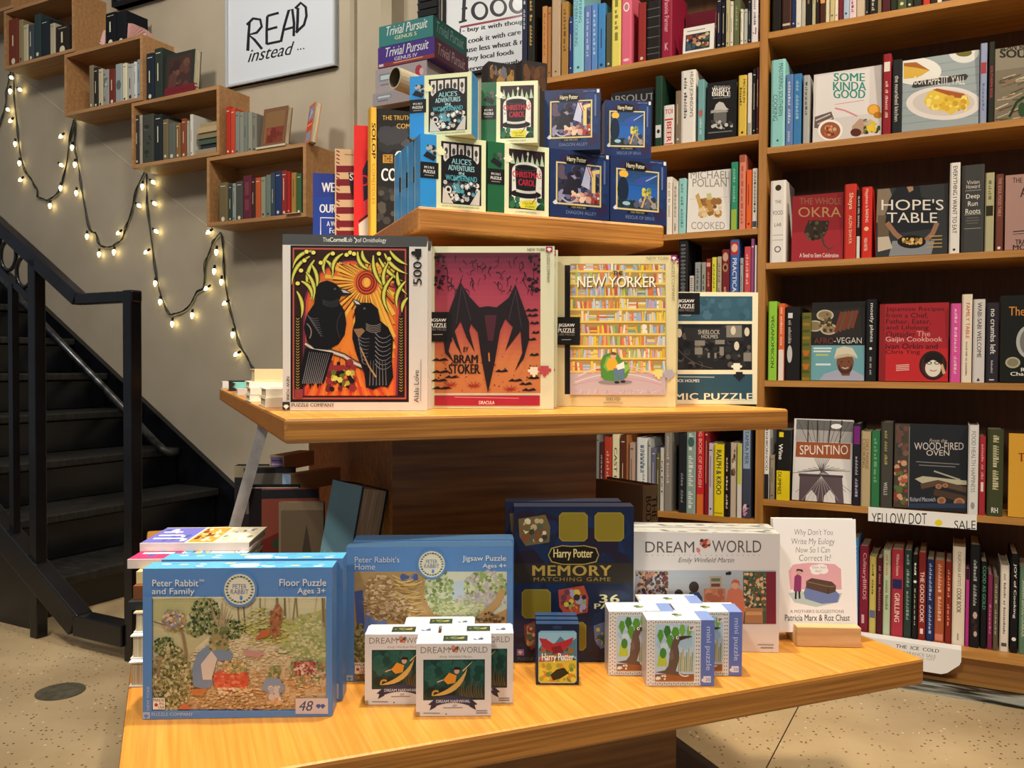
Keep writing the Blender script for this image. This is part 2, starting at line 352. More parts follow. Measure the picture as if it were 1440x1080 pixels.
for k, uu in enumerate((wall_px(20, 600, PRL)[0], wall_px(20, 600, PRL)[0]-.22, wall_px(20, 600, PRL)[0]-.44)):
    mb = MB(); mb.box(uu-.012, uu+.012, PRL-.012, PRL+.012, q0.z+(uu-q0.x)*sl3.z, b.z-.16+(uu-b.x)*sl3.z); child(mb, 'baluster', 'black', rl)
r0_ = g(12, 359, PRL); r1_ = g(34.5, 382, PRL)
for k in range(-4, 2):
    q = r0_+(r1_-r0_)*k; mb = MB(); mb.tube([q+Vector((.044*math.cos(i*math.pi/12), 0, .052*math.sin(i*math.pi/12))) for i in range(25)], .007, n=6, caps=False); child(mb, 'ring', 'black', rl, smooth=True)

# ---------------------------------------------------------------- books
PAL = [('white', 'eeeeea'), ('cream', 'e8dfc0'), ('pale grey', 'bdbdb8'), ('grey', '8a8a86'), ('dark grey', '4a4a48'), ('black', '1c1b1a'), ('navy blue', '1f2a52'), ('blue', '3f74b5'), ('pale blue', '9fbcd8'), ('turquoise', '8acaca'), ('teal', '2f7d78'), ('dark green', '25382c'), ('green', '4a7a4a'), ('bright green', '8cc63f'), ('olive green', '62643a'), ('yellow', 'e8d632'), ('golden yellow', 'd8a536'), ('tan', 'b09a78'), ('brown', '6b4a30'), ('dark brown', '3a2620'), ('orange', 'd8662c'), ('rust red', '9a3a26'), ('bright red', 'cc2e28'), ('crimson', 'a8283c'), ('dark red', '6e1f24'), ('maroon', '541c2a'), ('pink', 'd86a96'), ('magenta', 'b83a86'), ('purple', '7a4a78'), ('lavender', '98a0c8'), ('coral', 'cc6a5e'), ('sage green', 'aebf9c')]
def cname(h):
    a = [int(h[i:i+2], 16) for i in (0, 2, 4)]
    return min(PAL, key=lambda q: sum((x-int(q[1][i:i+2], 16))**2 for i, x in zip((0, 2, 4), a)))[0]
ORD = 'first second third fourth fifth sixth seventh eighth ninth tenth eleventh twelfth thirteenth fourteenth fifteenth sixteenth seventeenth eighteenth nineteenth twentieth twenty-first twenty-second twenty-third twenty-fourth twenty-fifth twenty-sixth twenty-seventh twenty-eighth'.split()
def darker(c, k=.8): return tuple(x*k for x in lin(c))
def spine_book(mw, t, h, dep, col, label, group, art=(), top=None, name='book', mat='paper'):
    """standing book, spine to the front (-Y), x across the spine"""
    mb = MB(); b = min(.003, t*.3); bd = min(.0022, t*.18)
    mb.prism([(0, b), (t*.14, 0), (t*.86, 0), (t, b)], 0, h, col)
    mb.box(0, bd, b, dep, 0, h, col); mb.box(t-bd, t, b, dep, 0, h, col)
    mb.canvas((0, 0, 0), *FX, t, h)
    for f in art: f(mb)
    o = empty(name, mw, label, 'book', group); mb.build('cover', mat, o)
    pg = MB(); pg.box(bd+.0002, t-bd-.0002, b+.0004, dep-.004, .003, h-.004); pg.build('page_block', 'pages', o)
    return o
def face_book(mw, w, t, h, col, label, group, art=None, name='book', side=None, mat='paper', cat='book'):
    """standing book, front cover to the front (-Y)"""
    mb = MB(); bd = .0022
    mb.box(0, w, 0, bd, 0, h, col); mb.box(0, w, t-bd, t, 0, h, col); mb.box(0, bd, bd, t-bd, 0, h, side or col)
    mb.canvas((0, 0, 0), *FX, w, h)
    if art: art(mb, mw)
    o = empty(name, mw, label, cat, group); mb.build('cover', mat, o)
    pg = MB(); pg.box(bd+.0002, w-.003, bd+.0002, t-bd-.0002, .003, h-.003); pg.build('page_block', 'pages', o)
    return o
def lying_book(mw, w, t, dep, col, label, group, art=None, edge=None, name='book', mat='paper', page='d9ceb0'):
    """book lying flat: spine along the front (-Y) when edge is None"""
    mb = MB(); bd = .0018
    mb.box(0, w, 0, dep, 0, bd, col); mb.box(0, w, 0, dep, t-bd, t, col)
    if edge is None: mb.box(0, w, 0, bd, bd, t-bd, col)
    else: mb.box(0, w, dep-bd, dep, bd, t-bd, col)
    if art:
        mb.canvas((0, 0, t), (1, 0, 0), (0, 1, 0), (0, 0, 1), w, dep); art(mb)
    o = empty(name, mw, label, 'book', group); mb.build('cover', mat, o)
    pg = MB(); pg.box(.003, w-.003, (.002 if edge is None else .003), dep-.0022, bd+.0001, t-bd-.0001); pg.build('page_block', 'pages', o)
    return o
def vtext(s, c, y0=.12, y1=.9, x0=.3, x1=.72, bold=.02, rot=-90): return lambda mb: mb.T(s, x0, y0, x1, y1, c, bold, 0, rot)
def scr(s, c, y0=.12, y1=.9, x0=.3, x1=.72, bold=0, rot=-90):
    """lettering too small to read: a broken line of short marks"""
    def f(mb):
        rg = random.Random(len(s)); y = y1; hw = (y1-y0)/max(len(s), 4)
        for ch in s:
            if ch != ' ': mb.R(x0+(x1-x0)*.12, y-hw*.74, x1-(x1-x0)*rg.choice((.1, .1, .35)), y, c) if rg.random() < .35 else (mb.R(x0+(x1-x0)*.1, y-hw*.74, x1-(x1-x0)*.1, y-hw*.45, c), mb.R(x0+(x1-x0)*.1, y-hw*.3, x1-(x1-x0)*.4, y, c))
            y -= hw
    return f
def htext(s, c, x0, y0, x1, y1, bold=.02): return lambda mb: mb.T(s, x0, y0, x1, y1, c, bold)
def band(y0, y1, c, x0=.1, x1=.9): return lambda mb: mb.R(x0, y0, x1, y1, c)
def dot(y, r, c, asp=1): return lambda mb: mb.E(.5, y, r, r*mb.cv[4]/mb.cv[5], c, 16)
def plain_marks(col, rg):
    """small publisher-like marks without words: a rule, a blind band, a dot"""
    l = lin(col); lum = .2*l[0]+.7*l[1]+.1*l[2]; c = 'd8cfae' if lum < .18 else '3a332c'
    out = []
    if rg.random() < .7: out.append(band(.90, .915, c, .2, .8))
    if rg.random() < .6: out.append(lambda mb, a=rg.uniform(.3, .42), b=rg.uniform(.6, .85), d=rg.uniform(.42, .48): mb.L([(d, a), (d, b)], .12, c))
    if rg.random() < .7: out.append(dot(rg.uniform(.05, .1), .2, c))
    return out
def row(specs, p, z, where, group, frm, dep=.17, mark=True, seed=1, jit=.008, rev=False, mat='paper'):
    """standing books measured from the photograph: (x0, x1, ytop, colour, *art). where/frm word the label; rev counts from the other end"""
    rg = random.Random(seed); n = len(specs); out = []; prev = -99
    for i, sp in enumerate(specs):
        x0, x1, yt, col = sp[:4]; art = [a for a in sp[4:] if callable(a)]; opt = {k: v for a in sp[4:] if isinstance(a, dict) for k, v in a.items()}
        pp = p+opt.get('back', rg.uniform(.002, jit)); yb = pr(bw(hp(x0, yt, NY, pp).dot(UX), pp, z))[1]; ym = (max(yt, -40)+yb)/2
        ua, ub = hp(x0, ym, NY, pp).dot(UX)+.0004, hp(x1, ym, NY, pp).dot(UX)-.0004
        ua = max(ua, prev+.0004); ub = max(ub, ua+.0035); prev = ub
        h = hp((x0+x1)/2, yt, NY, pp).z-z; t = ub-ua
        o = ORD[n-1-i] if rev else ORD[i]
        size = 'slim ' if t < .017 else 'thick ' if t > .036 else ''
        if h > .31: size = 'tall '+size
        k = opt.get('what', 'book'); look = opt.get('look') or cname(col); tail = opt.get('tail', '')
        lab = f'{size}{look} {k}{tail}, {o} {frm} {where}'
        if opt.get('face'):
            lab = f'{look} {k}{tail} {where}'
            o = face_book(mat4(bw(ua, pp, z+.0008+opt.get('t', .022)*math.sin(math.radians(opt.get('tip', 5)))), BK, tip=opt.get('tip', 5)), t, opt.get('t', .022), h, col, lab, group, opt['face'], side=opt.get('side'))
        else:
            if mark and not art: art = plain_marks(col, rg)
            o = spine_book(mat4(bw(ua, pp, z+.0005), BK, lean=opt.get('lean', 0)), t, h, opt.get('dep', dep+rg.uniform(-.02, .02)), col, lab, group, art, mat=opt.get('mat', mat))
        out.append(o)
    return out
# ---------------------------------------------------------------- tiered display table
ZB, ZM, ZT = .440, EYE-.0763, EYE+.2826
table = empty('display_table', mat4(tw(.55, 1.6, 0), TB), 'three-tier golden oak display table loaded with puzzles and books', 'display table')
def slab(name, w0, w1, d0, d1, z1, t, bev):
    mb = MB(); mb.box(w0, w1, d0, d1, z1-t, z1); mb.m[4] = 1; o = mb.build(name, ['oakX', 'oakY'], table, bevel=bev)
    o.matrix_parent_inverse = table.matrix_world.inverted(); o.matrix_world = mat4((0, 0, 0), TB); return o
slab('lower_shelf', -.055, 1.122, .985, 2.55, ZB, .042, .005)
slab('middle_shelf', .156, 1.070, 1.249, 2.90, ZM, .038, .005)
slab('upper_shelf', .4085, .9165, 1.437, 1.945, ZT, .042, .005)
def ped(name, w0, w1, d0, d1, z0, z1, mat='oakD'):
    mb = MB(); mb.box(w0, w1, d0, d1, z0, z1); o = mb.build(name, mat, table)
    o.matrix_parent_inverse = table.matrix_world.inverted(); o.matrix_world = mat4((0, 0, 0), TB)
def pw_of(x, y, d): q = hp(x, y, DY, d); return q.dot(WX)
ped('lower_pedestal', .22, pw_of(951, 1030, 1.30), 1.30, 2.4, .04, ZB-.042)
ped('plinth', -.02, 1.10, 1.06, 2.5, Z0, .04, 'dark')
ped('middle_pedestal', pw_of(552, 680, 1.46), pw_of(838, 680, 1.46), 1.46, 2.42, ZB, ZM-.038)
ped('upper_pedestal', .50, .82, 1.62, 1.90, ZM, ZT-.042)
mb = MB(); a = hp(372, 597, DY, 1.75); b = hp(352, 664, DY, 1.75); a.z = ZM-.038; k = (a-b).normalized(); b2 = b-k*((b.z-ZB)/k.z)
mb.bar(a, b2, .022, .006, up=DY); o = mb.build('metal_brace', 'steel', table); o.matrix_parent_inverse = table.matrix_world.inverted(); o.matrix_world = Matrix.Identity(4)

# ---------------------------------------------------------------- two bookcases against the wall
ul = wall_px(1063.5, 540, PB)[0]; ur = wall_px(1074.5, 540, PB)[0]; um = (ul+ur)/2
def zpx(x, y): return wall_px(x, y, PB)[1]
ZL = [zpx(1066, y) for y in (58, 188, 320.5, 456, 576, 731)] + [.101]
ZR = [1.949, 1.592, 1.233, .8655, .4915, .101]
ULEFT = wall_px(729, 60, PB)[0]; URIGHT = ur+1.22; ZTOP = 2.42; DEP = .29
TK = .019
def bookcase(u0, u1, zz, label, left_panel, shelf0):
    c = empty('bookcase', WM @ Matrix.Translation(((u0+u1)/2, PB+.15, 0)), label, 'bookcase')
    def p(name, x0, x1, p0, p1, z0, z1, mat): mb = MB(); mb.box(x0, x1, p0, p1, z0, z1); child(mb, name, mat, c)
    a = u0+TK if left_panel == 1 else u0+.012
    if left_panel == 1: p('side_panel', u0, u0+(um-ul), PB, PB+DEP, 0, ZTOP, 'oakV'); a = u0+(um-ul)
    else: p('side_panel', u0, u0+.012, PB+.07, PB+DEP, 0, ZTOP, 'dark')
    b = u1-(ur-um)
    p('side_panel', b, u1, PB, PB+DEP, 0, ZTOP, 'oakV')
    for z in zz: p('shelf', a+.0005, b-.0005, PB+.001, PB+DEP-.008, z-TK, z, 'oakF')
    p('top_panel', a, b, PB, PB+DEP, ZTOP-.02, ZTOP, 'oakF')
    p('back_panel', a, b, PB+DEP-.007, PB+DEP, 0, ZTOP, 'oakB')
    p('toe_strip', a, b, PB+.03, PB+.07, -.004, .006, 'oakF')
    p('kickboard', a, b, PB+.055, PB+.07, .006, zz[-1]-TK, 'oakF')
    return c
bookcase(um, URIGHT, ZR, 'wide oak bookcase of cookbooks, some with their covers facing out', 1, 0)
bookcase(ULEFT, um, ZL, 'narrow oak bookcase partly hidden behind the display table', 0, 0)

W_, K_ = 'f2f0e8', '1a1918'
FRM = 'from the middle upright'
def fc(fn, t=.022, tip=5, side=None, look=None, what='cookbook', tail='', back=.01): return dict(face=fn, t=t, tip=tip, side=side, look=look, what=what, tail=tail, back=back)
def lk(s, tail=''): return dict(look=s, tail=tail)
# ---- covers that face out on the wide bookcase (coordinates from the photograph, x0,y0,scale of the view)
V7 = (1070, 0, 3.892); V8 = (1070, 200, 3.892); V9 = (1060, 370, 3.789); V10 = (1060, 560, 3.789); V11 = (1070, 720, 3.857)
def c_somekinda(a, mw):
    a.R(0, 0, 1, 1, 'd6d2d2'); a.R(.04, .32, .82, .97, 'e2dfe0'); a.view(mw, *V7)
    a.T('SOME', 400, 400, 568, 445, '2f8f86', .03); a.T('KINDA', 396, 448, 575, 495, '2f8f86', .03); a.T('GOOD', 398, 492, 570, 538, '2f8f86', .03)
    a.L([(405, 572), (565, 548)], 3, 'd87a8a'); a.L([(405, 592), (460, 605), (528, 636)], 9, 'd8889a')
    a.G([(295, 640), (385, 610), (400, 650), (330, 705), (292, 700)], '6a5a58'); a.L([(300, 660), (380, 625)], 7, 'c8c2bc'); a.L([(310, 680), (392, 645)], 6, 'c8c2bc')
    a.E(380, 712, 68, 58, 'f4f1ea', 24); a.E(380, 714, 55, 47, '9a5a3a', 24); a.blobs(345, 685, 415, 745, 26, ['b8623a', 'd89a6a', '7a3a26', 'c8a888'], 9, 3)
    a.E(618, 600, 36, 30, 'd8962a'); a.E(618, 600, 28, 23, 'eab04a'); a.E(640, 630, 24, 18, 'b87a20')
    a.G([(500, 690), (540, 650), (585, 655), (560, 735), (495, 745)], 'b89a84'); a.E(520, 725, 30, 22, '5a2a22')
    a.blobs(560, 650, 655, 735, 24, ['6a7a3a', '3a4a2a', 'd8c040', 'c8b8a0', '4a2a22'], 13, 5); a.G([(575, 690), (610, 680), (620, 715), (585, 722)], 'e8c83a')
def c_bonap(a, mw):
    a.R(0, 0, 1, 1, '9aa8ae')
    for i in range(9): a.R(0, i*.11, 1, i*.11+.008, '7f9098')
    a.view(mw, *V7)
    a.E(850, 390, 138, 75, 'e4e6e4', 28, -.1); a.G([(782, 350), (850, 345), (925, 385), (860, 425), (782, 432)], 'd8b048'); a.G([(782, 345), (850, 340), (925, 385), (860, 372), (782, 362)], 'a8662a')
    a.E(1110, 285, 82, 60, 'dcdedd', 28); a.E(1110, 288, 45, 22, '6a6a2a', 24); a.E(1160, 252, 30, 15, 'c88a4a')
    a.E(1000, 565, 205, 92, 'e2dcda', 36); a.E(1000, 562, 170, 72, 'cfc8c6', 36)
    a.G([(890, 560), (915, 505), (950, 490), (1130, 520), (1145, 575), (1070, 605), (1045, 630), (1005, 608), (930, 600)], 'e2c348'); a.G([(940, 492), (965, 484), (1110, 512), (1135, 540), (1060, 535), (1000, 512)], 'a85a2a')
    a.blobs(905, 520, 1130, 610, 30, ['f0dc78', 'd8b038', 'caa030'], 14, 2)
    a.G([(825, 478), (838, 447), (1120, 404), (1136, 415), (1122, 437), (845, 482)], '3a3a3c'); a.T("BON APPETIT, Y'ALL", 840, 415, 1118, 470, 'e4e0d8', .005)
def c_south(a, mw):
    a.R(0, 0, 1, 1, '7a7262'); a.R(0, .70, 1, 1, '8c8474'); rg = random.Random(4)
    for i in range(70):
        x, y = rg.random()*.9, rg.random()*.6; a.L([(x, y), (min(x+.18, 1), y+rg.uniform(-.02, .06))], .02, rg.choice(['b8a890', '9a6a5a', '5a4a34', 'c8c0a0', '6a7a4a']))
    a.view(mw, *V7); a.T('SEAN BROCK', 1312, 238, 1540, 275, '2a2a22', .02); a.T('SOUTH', 1310, 272, 1545, 315, '26241e', .04)
    a.L([(1360, 640), (1400, 560), (1440, 530)], 14, '24361e'); a.E(1430, 600, 22, 40, '2a4a2a')
def c_okra(a, mw):
    a.R(0, 0, 1, 1, '8e2228'); a.R(0, 0, 1, .44, 'a22a34'); a.view(mw, *V8)
    a.T('THE WHOLE', 212, 305, 440, 340, '8a6a4a', .0); a.T('OKRA', 205, 355, 440, 410, 'b08a5a', .0)
    for i in range(6): a.L([(245+i*22, 500-i*3), (270+i*19, 430)], 20, '2a2018')
    a.E(300, 480, 60, 55, '33281c', 14); a.blobs(240, 430, 370, 540, 18, ['43382a', '241c14', '5a5038'], 12, 8); a.L([(330, 500), (345, 560), (370, 585), (395, 575)], (14, 6), '4a4032')
    a.T('A Seed to Stem Celebration', 212, 607, 425, 630, 'e8dcd0', .02)
def c_hope(a, mw):
    a.R(0, 0, 1, 1, '34373a'); a.view(mw, *V8)
    a.G([(640, 245), (700, 240), (720, 300), (660, 440), (630, 440)], '8a7a68'); a.R(640, 400, 700, 560, '6a5a48')
    a.G([(755, 225), (865, 222), (880, 300), (970, 330), (965, 470), (740, 500), (680, 440), (700, 320)], '202329'); a.G([(790, 228), (830, 225), (835, 262), (812, 275)], 'a8846a')
    a.L([(690, 440), (735, 500), (770, 530)], 28, '9a7258'); a.L([(965, 440), (940, 500), (890, 550)], 26, '9a7258')
    a.G([(720, 540), (950, 540), (930, 625), (700, 625)], '8a8e94'); a.E(825, 545, 78, 36, '16130f', 24); a.blobs(770, 522, 885, 562, 30, ['c8a058', 'e0c078', '9a7030', 'd8b060'], 9, 6)
    a.G([(640, 520), (700, 515), (720, 580), (640, 600)], 'c8bca8'); a.T("HOPE'S", 660, 312, 1000, 372, 'e8e2d8', .0); a.T('TABLE', 690, 385, 965, 440, 'e8e2d8', .0)
    for i, x in enumerate((920, 930, 915, 905)): a.L([(x, 515+i*20), (992, 512+i*20)], 6, 'b89a5a')
def c_tra(a, mw):
    a.R(0, 0, 1, 1, 'b08c84'); a.view(mw, *V8); a.T('THE', 1378, 195, 1430, 222, '3a2c28', .02); a.T('ART', 1420, 250, 1520, 300, '3a2c28', .02)
    a.L([(1380, 490), (1500, 480)], 6, '3a2c28'); a.L([(1378, 504), (1500, 494)], 3, '3a2c28'); a.T('TRA', 1392, 532, 1450, 560, '2a1c1a', .03); a.T('MOST', 1380, 562, 1500, 588, '2a1c1a', .03)
def c_afro(a, mw):
    a.R(0, 0, 1, 1, '22201e'); a.view(mw, *V9)
    a.G([(305, 265), (660, 225), (660, 400), (305, 395)], '2c2826')
    for x, y in ((380, 278), (325, 335), (400, 352)): a.E(x, y, 46, 30, 'bfb49e', 20); a.E(x, y, 36, 23, '8a7a5a', 20)
    a.blobs(345, 265, 425, 370, 20, ['6a5a3a', 'a89060', '4a3a26'], 9, 1)
    for i in range(5): a.L([(435+i*22, 370-i*6), (470+i*20, 260-i*2)], 18, ['7a3a2a', '6a4a34'][i % 2])
    a.T('AFRO', 322, 398, 425, 430, '7a3a30', .0); a.T('-VEGAN', 428, 396, 575, 428, 'cfcac4', .0)
    a.G([(303, 438), (590, 438), (590, 630), (303, 630)], '6fa6b0'); a.R(318, 450, 415, 458, 'e0e8e4'); a.R(318, 466, 410, 474, 'e0e8e4'); a.R(330, 486, 398, 493, 'd8c850'); a.R(330, 535, 410, 545, 'e0e8e4')
    a.G([(345, 630), (375, 590), (440, 570), (530, 570), (585, 600), (590, 630)], 'a8acc0'); a.G([(450, 560), (520, 560), (510, 600), (470, 600)], '7a4a34')
    a.E(487, 530, 46, 54, '7a4c36', 24); a.E(487, 558, 38, 32, '4a2e22', 20); a.E(487, 548, 30, 22, '7a4c36', 18); a.L([(470, 556), (487, 562), (504, 556)], 5, 'd8c8bc'); a.E(468, 525, 5, 3, '201410', 8); a.E(506, 525, 5, 3, '201410', 8)
    a.G([(428, 505), (442, 455), (480, 443), (525, 452), (550, 492), (555, 508), (500, 490)], 'd8cfb8'); a.G([(426, 512), (445, 490), (500, 482), (556, 500), (500, 498)], 'c2b496')
def c_gaijin(a, mw):
    a.R(0, 0, 1, 1, 'c42a2e'); a.R(0, 0, .1, 1, '8e2226'); a.R(.1, .30, .92, .97, '8c1e26') if False else None; a.R(.08, .42, 1, 1, 'a82630'); a.view(mw, *V9)
    for i, s in enumerate(('Japanese Recipes', 'from a Chef,', 'Father, Eater,', 'and Lifelong', 'Outsider')): a.T(s, 705, 232+i*33, (1015, 928, 945, 932, 862)[i], 262+i*33, '3a1418', .01)
    a.T('The', 868, 362, 940, 390, 'e0a098', .01); a.T('Gaijin Cookbook', 703, 392, 1005, 426, 'e8b0a4', .01); a.T('Ivan Orkin and', 703, 428, 980, 458, '3a1418', .01); a.T('Chris Ying', 703, 462, 885, 490, '3a1418', .01)
    a.E(955, 545, 74, 78, '2a1c18', 28); a.E(955, 548, 62, 66, '4a2620', 26); a.E(955, 560, 42, 46, 'e8e0d0', 22); a.G([(905, 535), (915, 490), (955, 478), (1000, 492), (1006, 535), (955, 515)], '1c1412')
    a.E(935, 532, 14, 9, '1c1412', 12); a.E(975, 532, 14, 9, '1c1412', 12); a.E(935, 532, 9, 5, 'e8e0d0', 10); a.E(975, 532, 9, 5, 'e8e0d0', 10); a.L([(938, 570), (958, 576), (975, 570)], 4, 'a83a30'); a.L([(1000, 540), (1015, 590)], 16, 'd8b088')
    for i in range(4): a.L([(758, 545+i*9), (828, 541+i*9)], 4, 'f0c8b8')
def c_the(a, mw):
    a.R(0, 0, 1, 1, '1a1b18'); a.view(mw, *V9); a.T('The', 1360, 232, 1445, 280, 'd08a3a', .02); a.E(1470, 420, 72, 90, 'b8bab8', 28); a.E(1475, 420, 58, 76, '7a7a74', 24)
    a.E(1380, 530, 40, 30, 'b8b094', 20); a.E(1380, 530, 30, 22, '8a8468', 20); a.T('R', 1424, 558, 1445, 578, W_, .02); a.T('Chang', 1368, 580, 1480, 606, W_, .02)
def c_spuntino(a, mw):
    a.R(0, 0, 1, 1, 'dedad6'); a.view(mw, *V10); a.G([(228, 112), (532, 125), (528, 180), (225, 165)], '6a6866'); a.G([(226, 165), (530, 180), (528, 240), (222, 228)], 'a8a4a2')
    for x in (290, 340, 410, 470): a.L([(x, 118), (x-2 if x < 360 else x-12, 240)], 6, '2a2626')
    for i in range(9): a.L([(240+i*34, 125), (360, 400)], 2.5, '4a4444')
    a.E(440, 150, 30, 14, 'eeeeee', 8); a.G([(226, 230), (516, 242), (514, 326), (222, 312)], '9a5230'); a.T('SPUNTINO', 245, 250, 502, 300, 'e6ddd2', .0)
    for i in range(12): a.L([(205+i*28, 350+abs(6-i)*8), (362, 385)], 2.5, '5a5052'); a.L([(372, 385), (222+i*27, 500)], 2, '6a6062')
    a.G([(245, 405), (470, 415), (480, 560), (240, 545)], '5e5056'); a.G([(240, 400), (475, 412), (475, 425), (240, 415)], '4a3e42')
    for x in (308, 405): a.G([(x-35, 556), (x-30, 520), (x, 488), (x+26, 522), (x+30, 560)], 'dedad6')
    for i in range(8): a.L([(360, 415), (255+i*28, 545)], 2, 'b8b0b2')
def c_oven(a, mw):
    a.R(0, 0, 1, 1, '20242a'); a.view(mw, *V10); a.G([(742, 135), (832, 138), (825, 583), (742, 578)], '4a4036')
    a.blobs(745, 330, 822, 570, 40, ['8a3a2e', 'b05a44', '5a6a3a', 'c89a7a'], 13, 3); a.blobs(755, 140, 826, 320, 22, ['6a4a42', '3a3e3a', '7a5a4a'], 16, 4); a.L([(830, 150), (824, 575)], 3, '9a9484')
    a.T('From the', 935, 216, 1030, 236, 'b8aca0', 0, .3); a.T('WOOD-FIRED', 855, 236, 1118, 275, 'cfc6be', .0); a.T('OVEN', 920, 276, 1042, 306, 'cfc6be', .0)
    a.L([(865, 338), (1095, 352)], 5, '7a7672'); a.L([(880, 356), (1075, 366)], 5, '7a7672')
    a.G([(858, 430), (900, 415), (1140, 440), (1138, 462), (900, 455)], 'b8b49a'); a.L([(960, 388), (1100, 435)], 8, 'a8a48c'); a.L([(890, 470), (980, 450), (1140, 490)], 30, '5a4636'); a.L([(960, 500), (1138, 540)], 34, '4a382c')
    for x, y, r in ((985, 470, 17), (1020, 465, 15), (1000, 545, 24), (1095, 555, 30)): a.E(x, y, r, r*.8, 'a87a58', 16); a.E(x, y, r*.6, r*.5, '8a5a3e', 12)
    a.R(825, 585, 1140, 560, '2e3a52'); a.T('Richard Miscovich', 833, 527, 968, 550, 'aeb4c4', .01)
def c_th(a, mw): a.R(0, 0, 1, 1, 'dca436'); a.view(mw, *V10); a.T('TH', 1412, 292, 1475, 338, '8a2a1a', .04)
# ---- wide bookcase
wide = 'of wide bookcase'
row([(1086, 1099, -70, '1e1a18', vtext('Cook Book', W_, .55, .95)), (1099.5, 1113, -62, '40261e', band(.05, .08, 'c8bca8')), (1113, 1119, -50, '22305e'), (1119, 1127, -60, 'dcdad4', lambda m: m.T('THE', .3, .04, .7, .07, '3a3a3a')), (1127, 1133, -55, 'bdb8a8'), (1133, 1142, -66, K_, band(.3, .6, '7a6a3a', .3, .6)), (1142, 1147, -45, 'b8b48f'), (1147, 1153, -58, '2a1a18'), (1153, 1161, -60, '4a2418', band(.3, .7, 'd8a060')), (1161, 1167, -50, 'd9d3b6'), (1167, 1174, -64, 'c9b98a'), (1174, 1179, -55, 'e4dfc8'), (1179, 1186, -60, '74222e'), (1186, 1194, -52, 'a9bcd8'), (1194, 1204, -50, 'dccad2', scr('RECIPES', '8a4a5a', .1, .6)), (1204, 1217, -70, 'c9b7a0', band(.42, .6, 'b8402e')), (1217, 1222, -50, '26201c'), (1222, 1234, -62, '1f1c1c', scr('SAVEUR', 'b8b0a0', .05, .5)), (1234, 1240, -45, '8a7d5a'), (1240, 1252, -70, '4b1a20'), (1252, 1262, -60, '232a1e'), (1262, 1275, -66, '4e5a3a'), (1275, 1284, -60, '2d3a2a'), (1284, 1298, -55, '2a2622', band(.2, .22, 'c8bca8')), (1298, 1308, -60, 'c03a2a'), (1308, 1318, -66, '201c1a'), (1318, 1325, -55, 'd8d4cc'), (1325, 1338, -60, '22304a')], PB, ZR[0], 'on top shelf '+wide, 'books on the top shelf of the wide bookcase', FRM, dep=.16, seed=2)
row([(1084, 1104, 84, '93d2d2', vtext('MASTERING SOUTHERN', '4a6a6e', .35, .95, .55, .85, .01), vtext('COOKING', '4a6a6e', .3, .6, .15, .48, .01), dot(.07, .08, '3a4a4a')), (1104.5, 1115, 105, '6684ba', scr('SOUTHERN TABLE', 'c8d4e8', .3, .9), scr('PRESS', 'c8d4e8', .05, .2)), (1115, 1127, 104, '3f82bd', scr('LOW COUNTRY', '9fc4e0', .35, .9)), (1129, 1138, 106, 'b2b4b2', scr('KITCHEN', '5a5c5a', .4, .9), {'dep': .13}),
     (1143, 1240, 97, 'd6d2d2', fc(c_somekinda, .024, 4, None, 'white', 'cookbook', ' with green title over bowls')), (1241, 1253, 76, '962430', band(.78, .9, 'e8e2d8', .15, .85), scr('How to Instant Pot', 'e0c0b8', .2, .66, .3, .7)), (1254, 1268, 84, '24272c', vtext('the nourished kitchen', 'd8d4cc', .16, .78, .3, .7)),
     (1268.5, 1377, 77, '9aa8ae', fc(c_bonap, .026, 3, None, 'blue-grey', 'cookbook', ' with cake slice on plate')), (1378, 1388, 61, '98a3c4', band(.62, .76, 'a8434a'), scr('KITCHEN', '6a76a0', .15, .5)), (1390, 1398.5, 59, '2c2e28', vtext('SOUTHERN SOUL', 'c04a4e', .3, .7)), (1399, 1500, 61, '7a7262', fc(c_south, .026, 3, None, 'olive-grey', 'cookbook', ' with tangled greens cover'))], PB, ZR[1], 'on second shelf '+wide, 'cookbooks on the second shelf of the wide bookcase', FRM, seed=3)
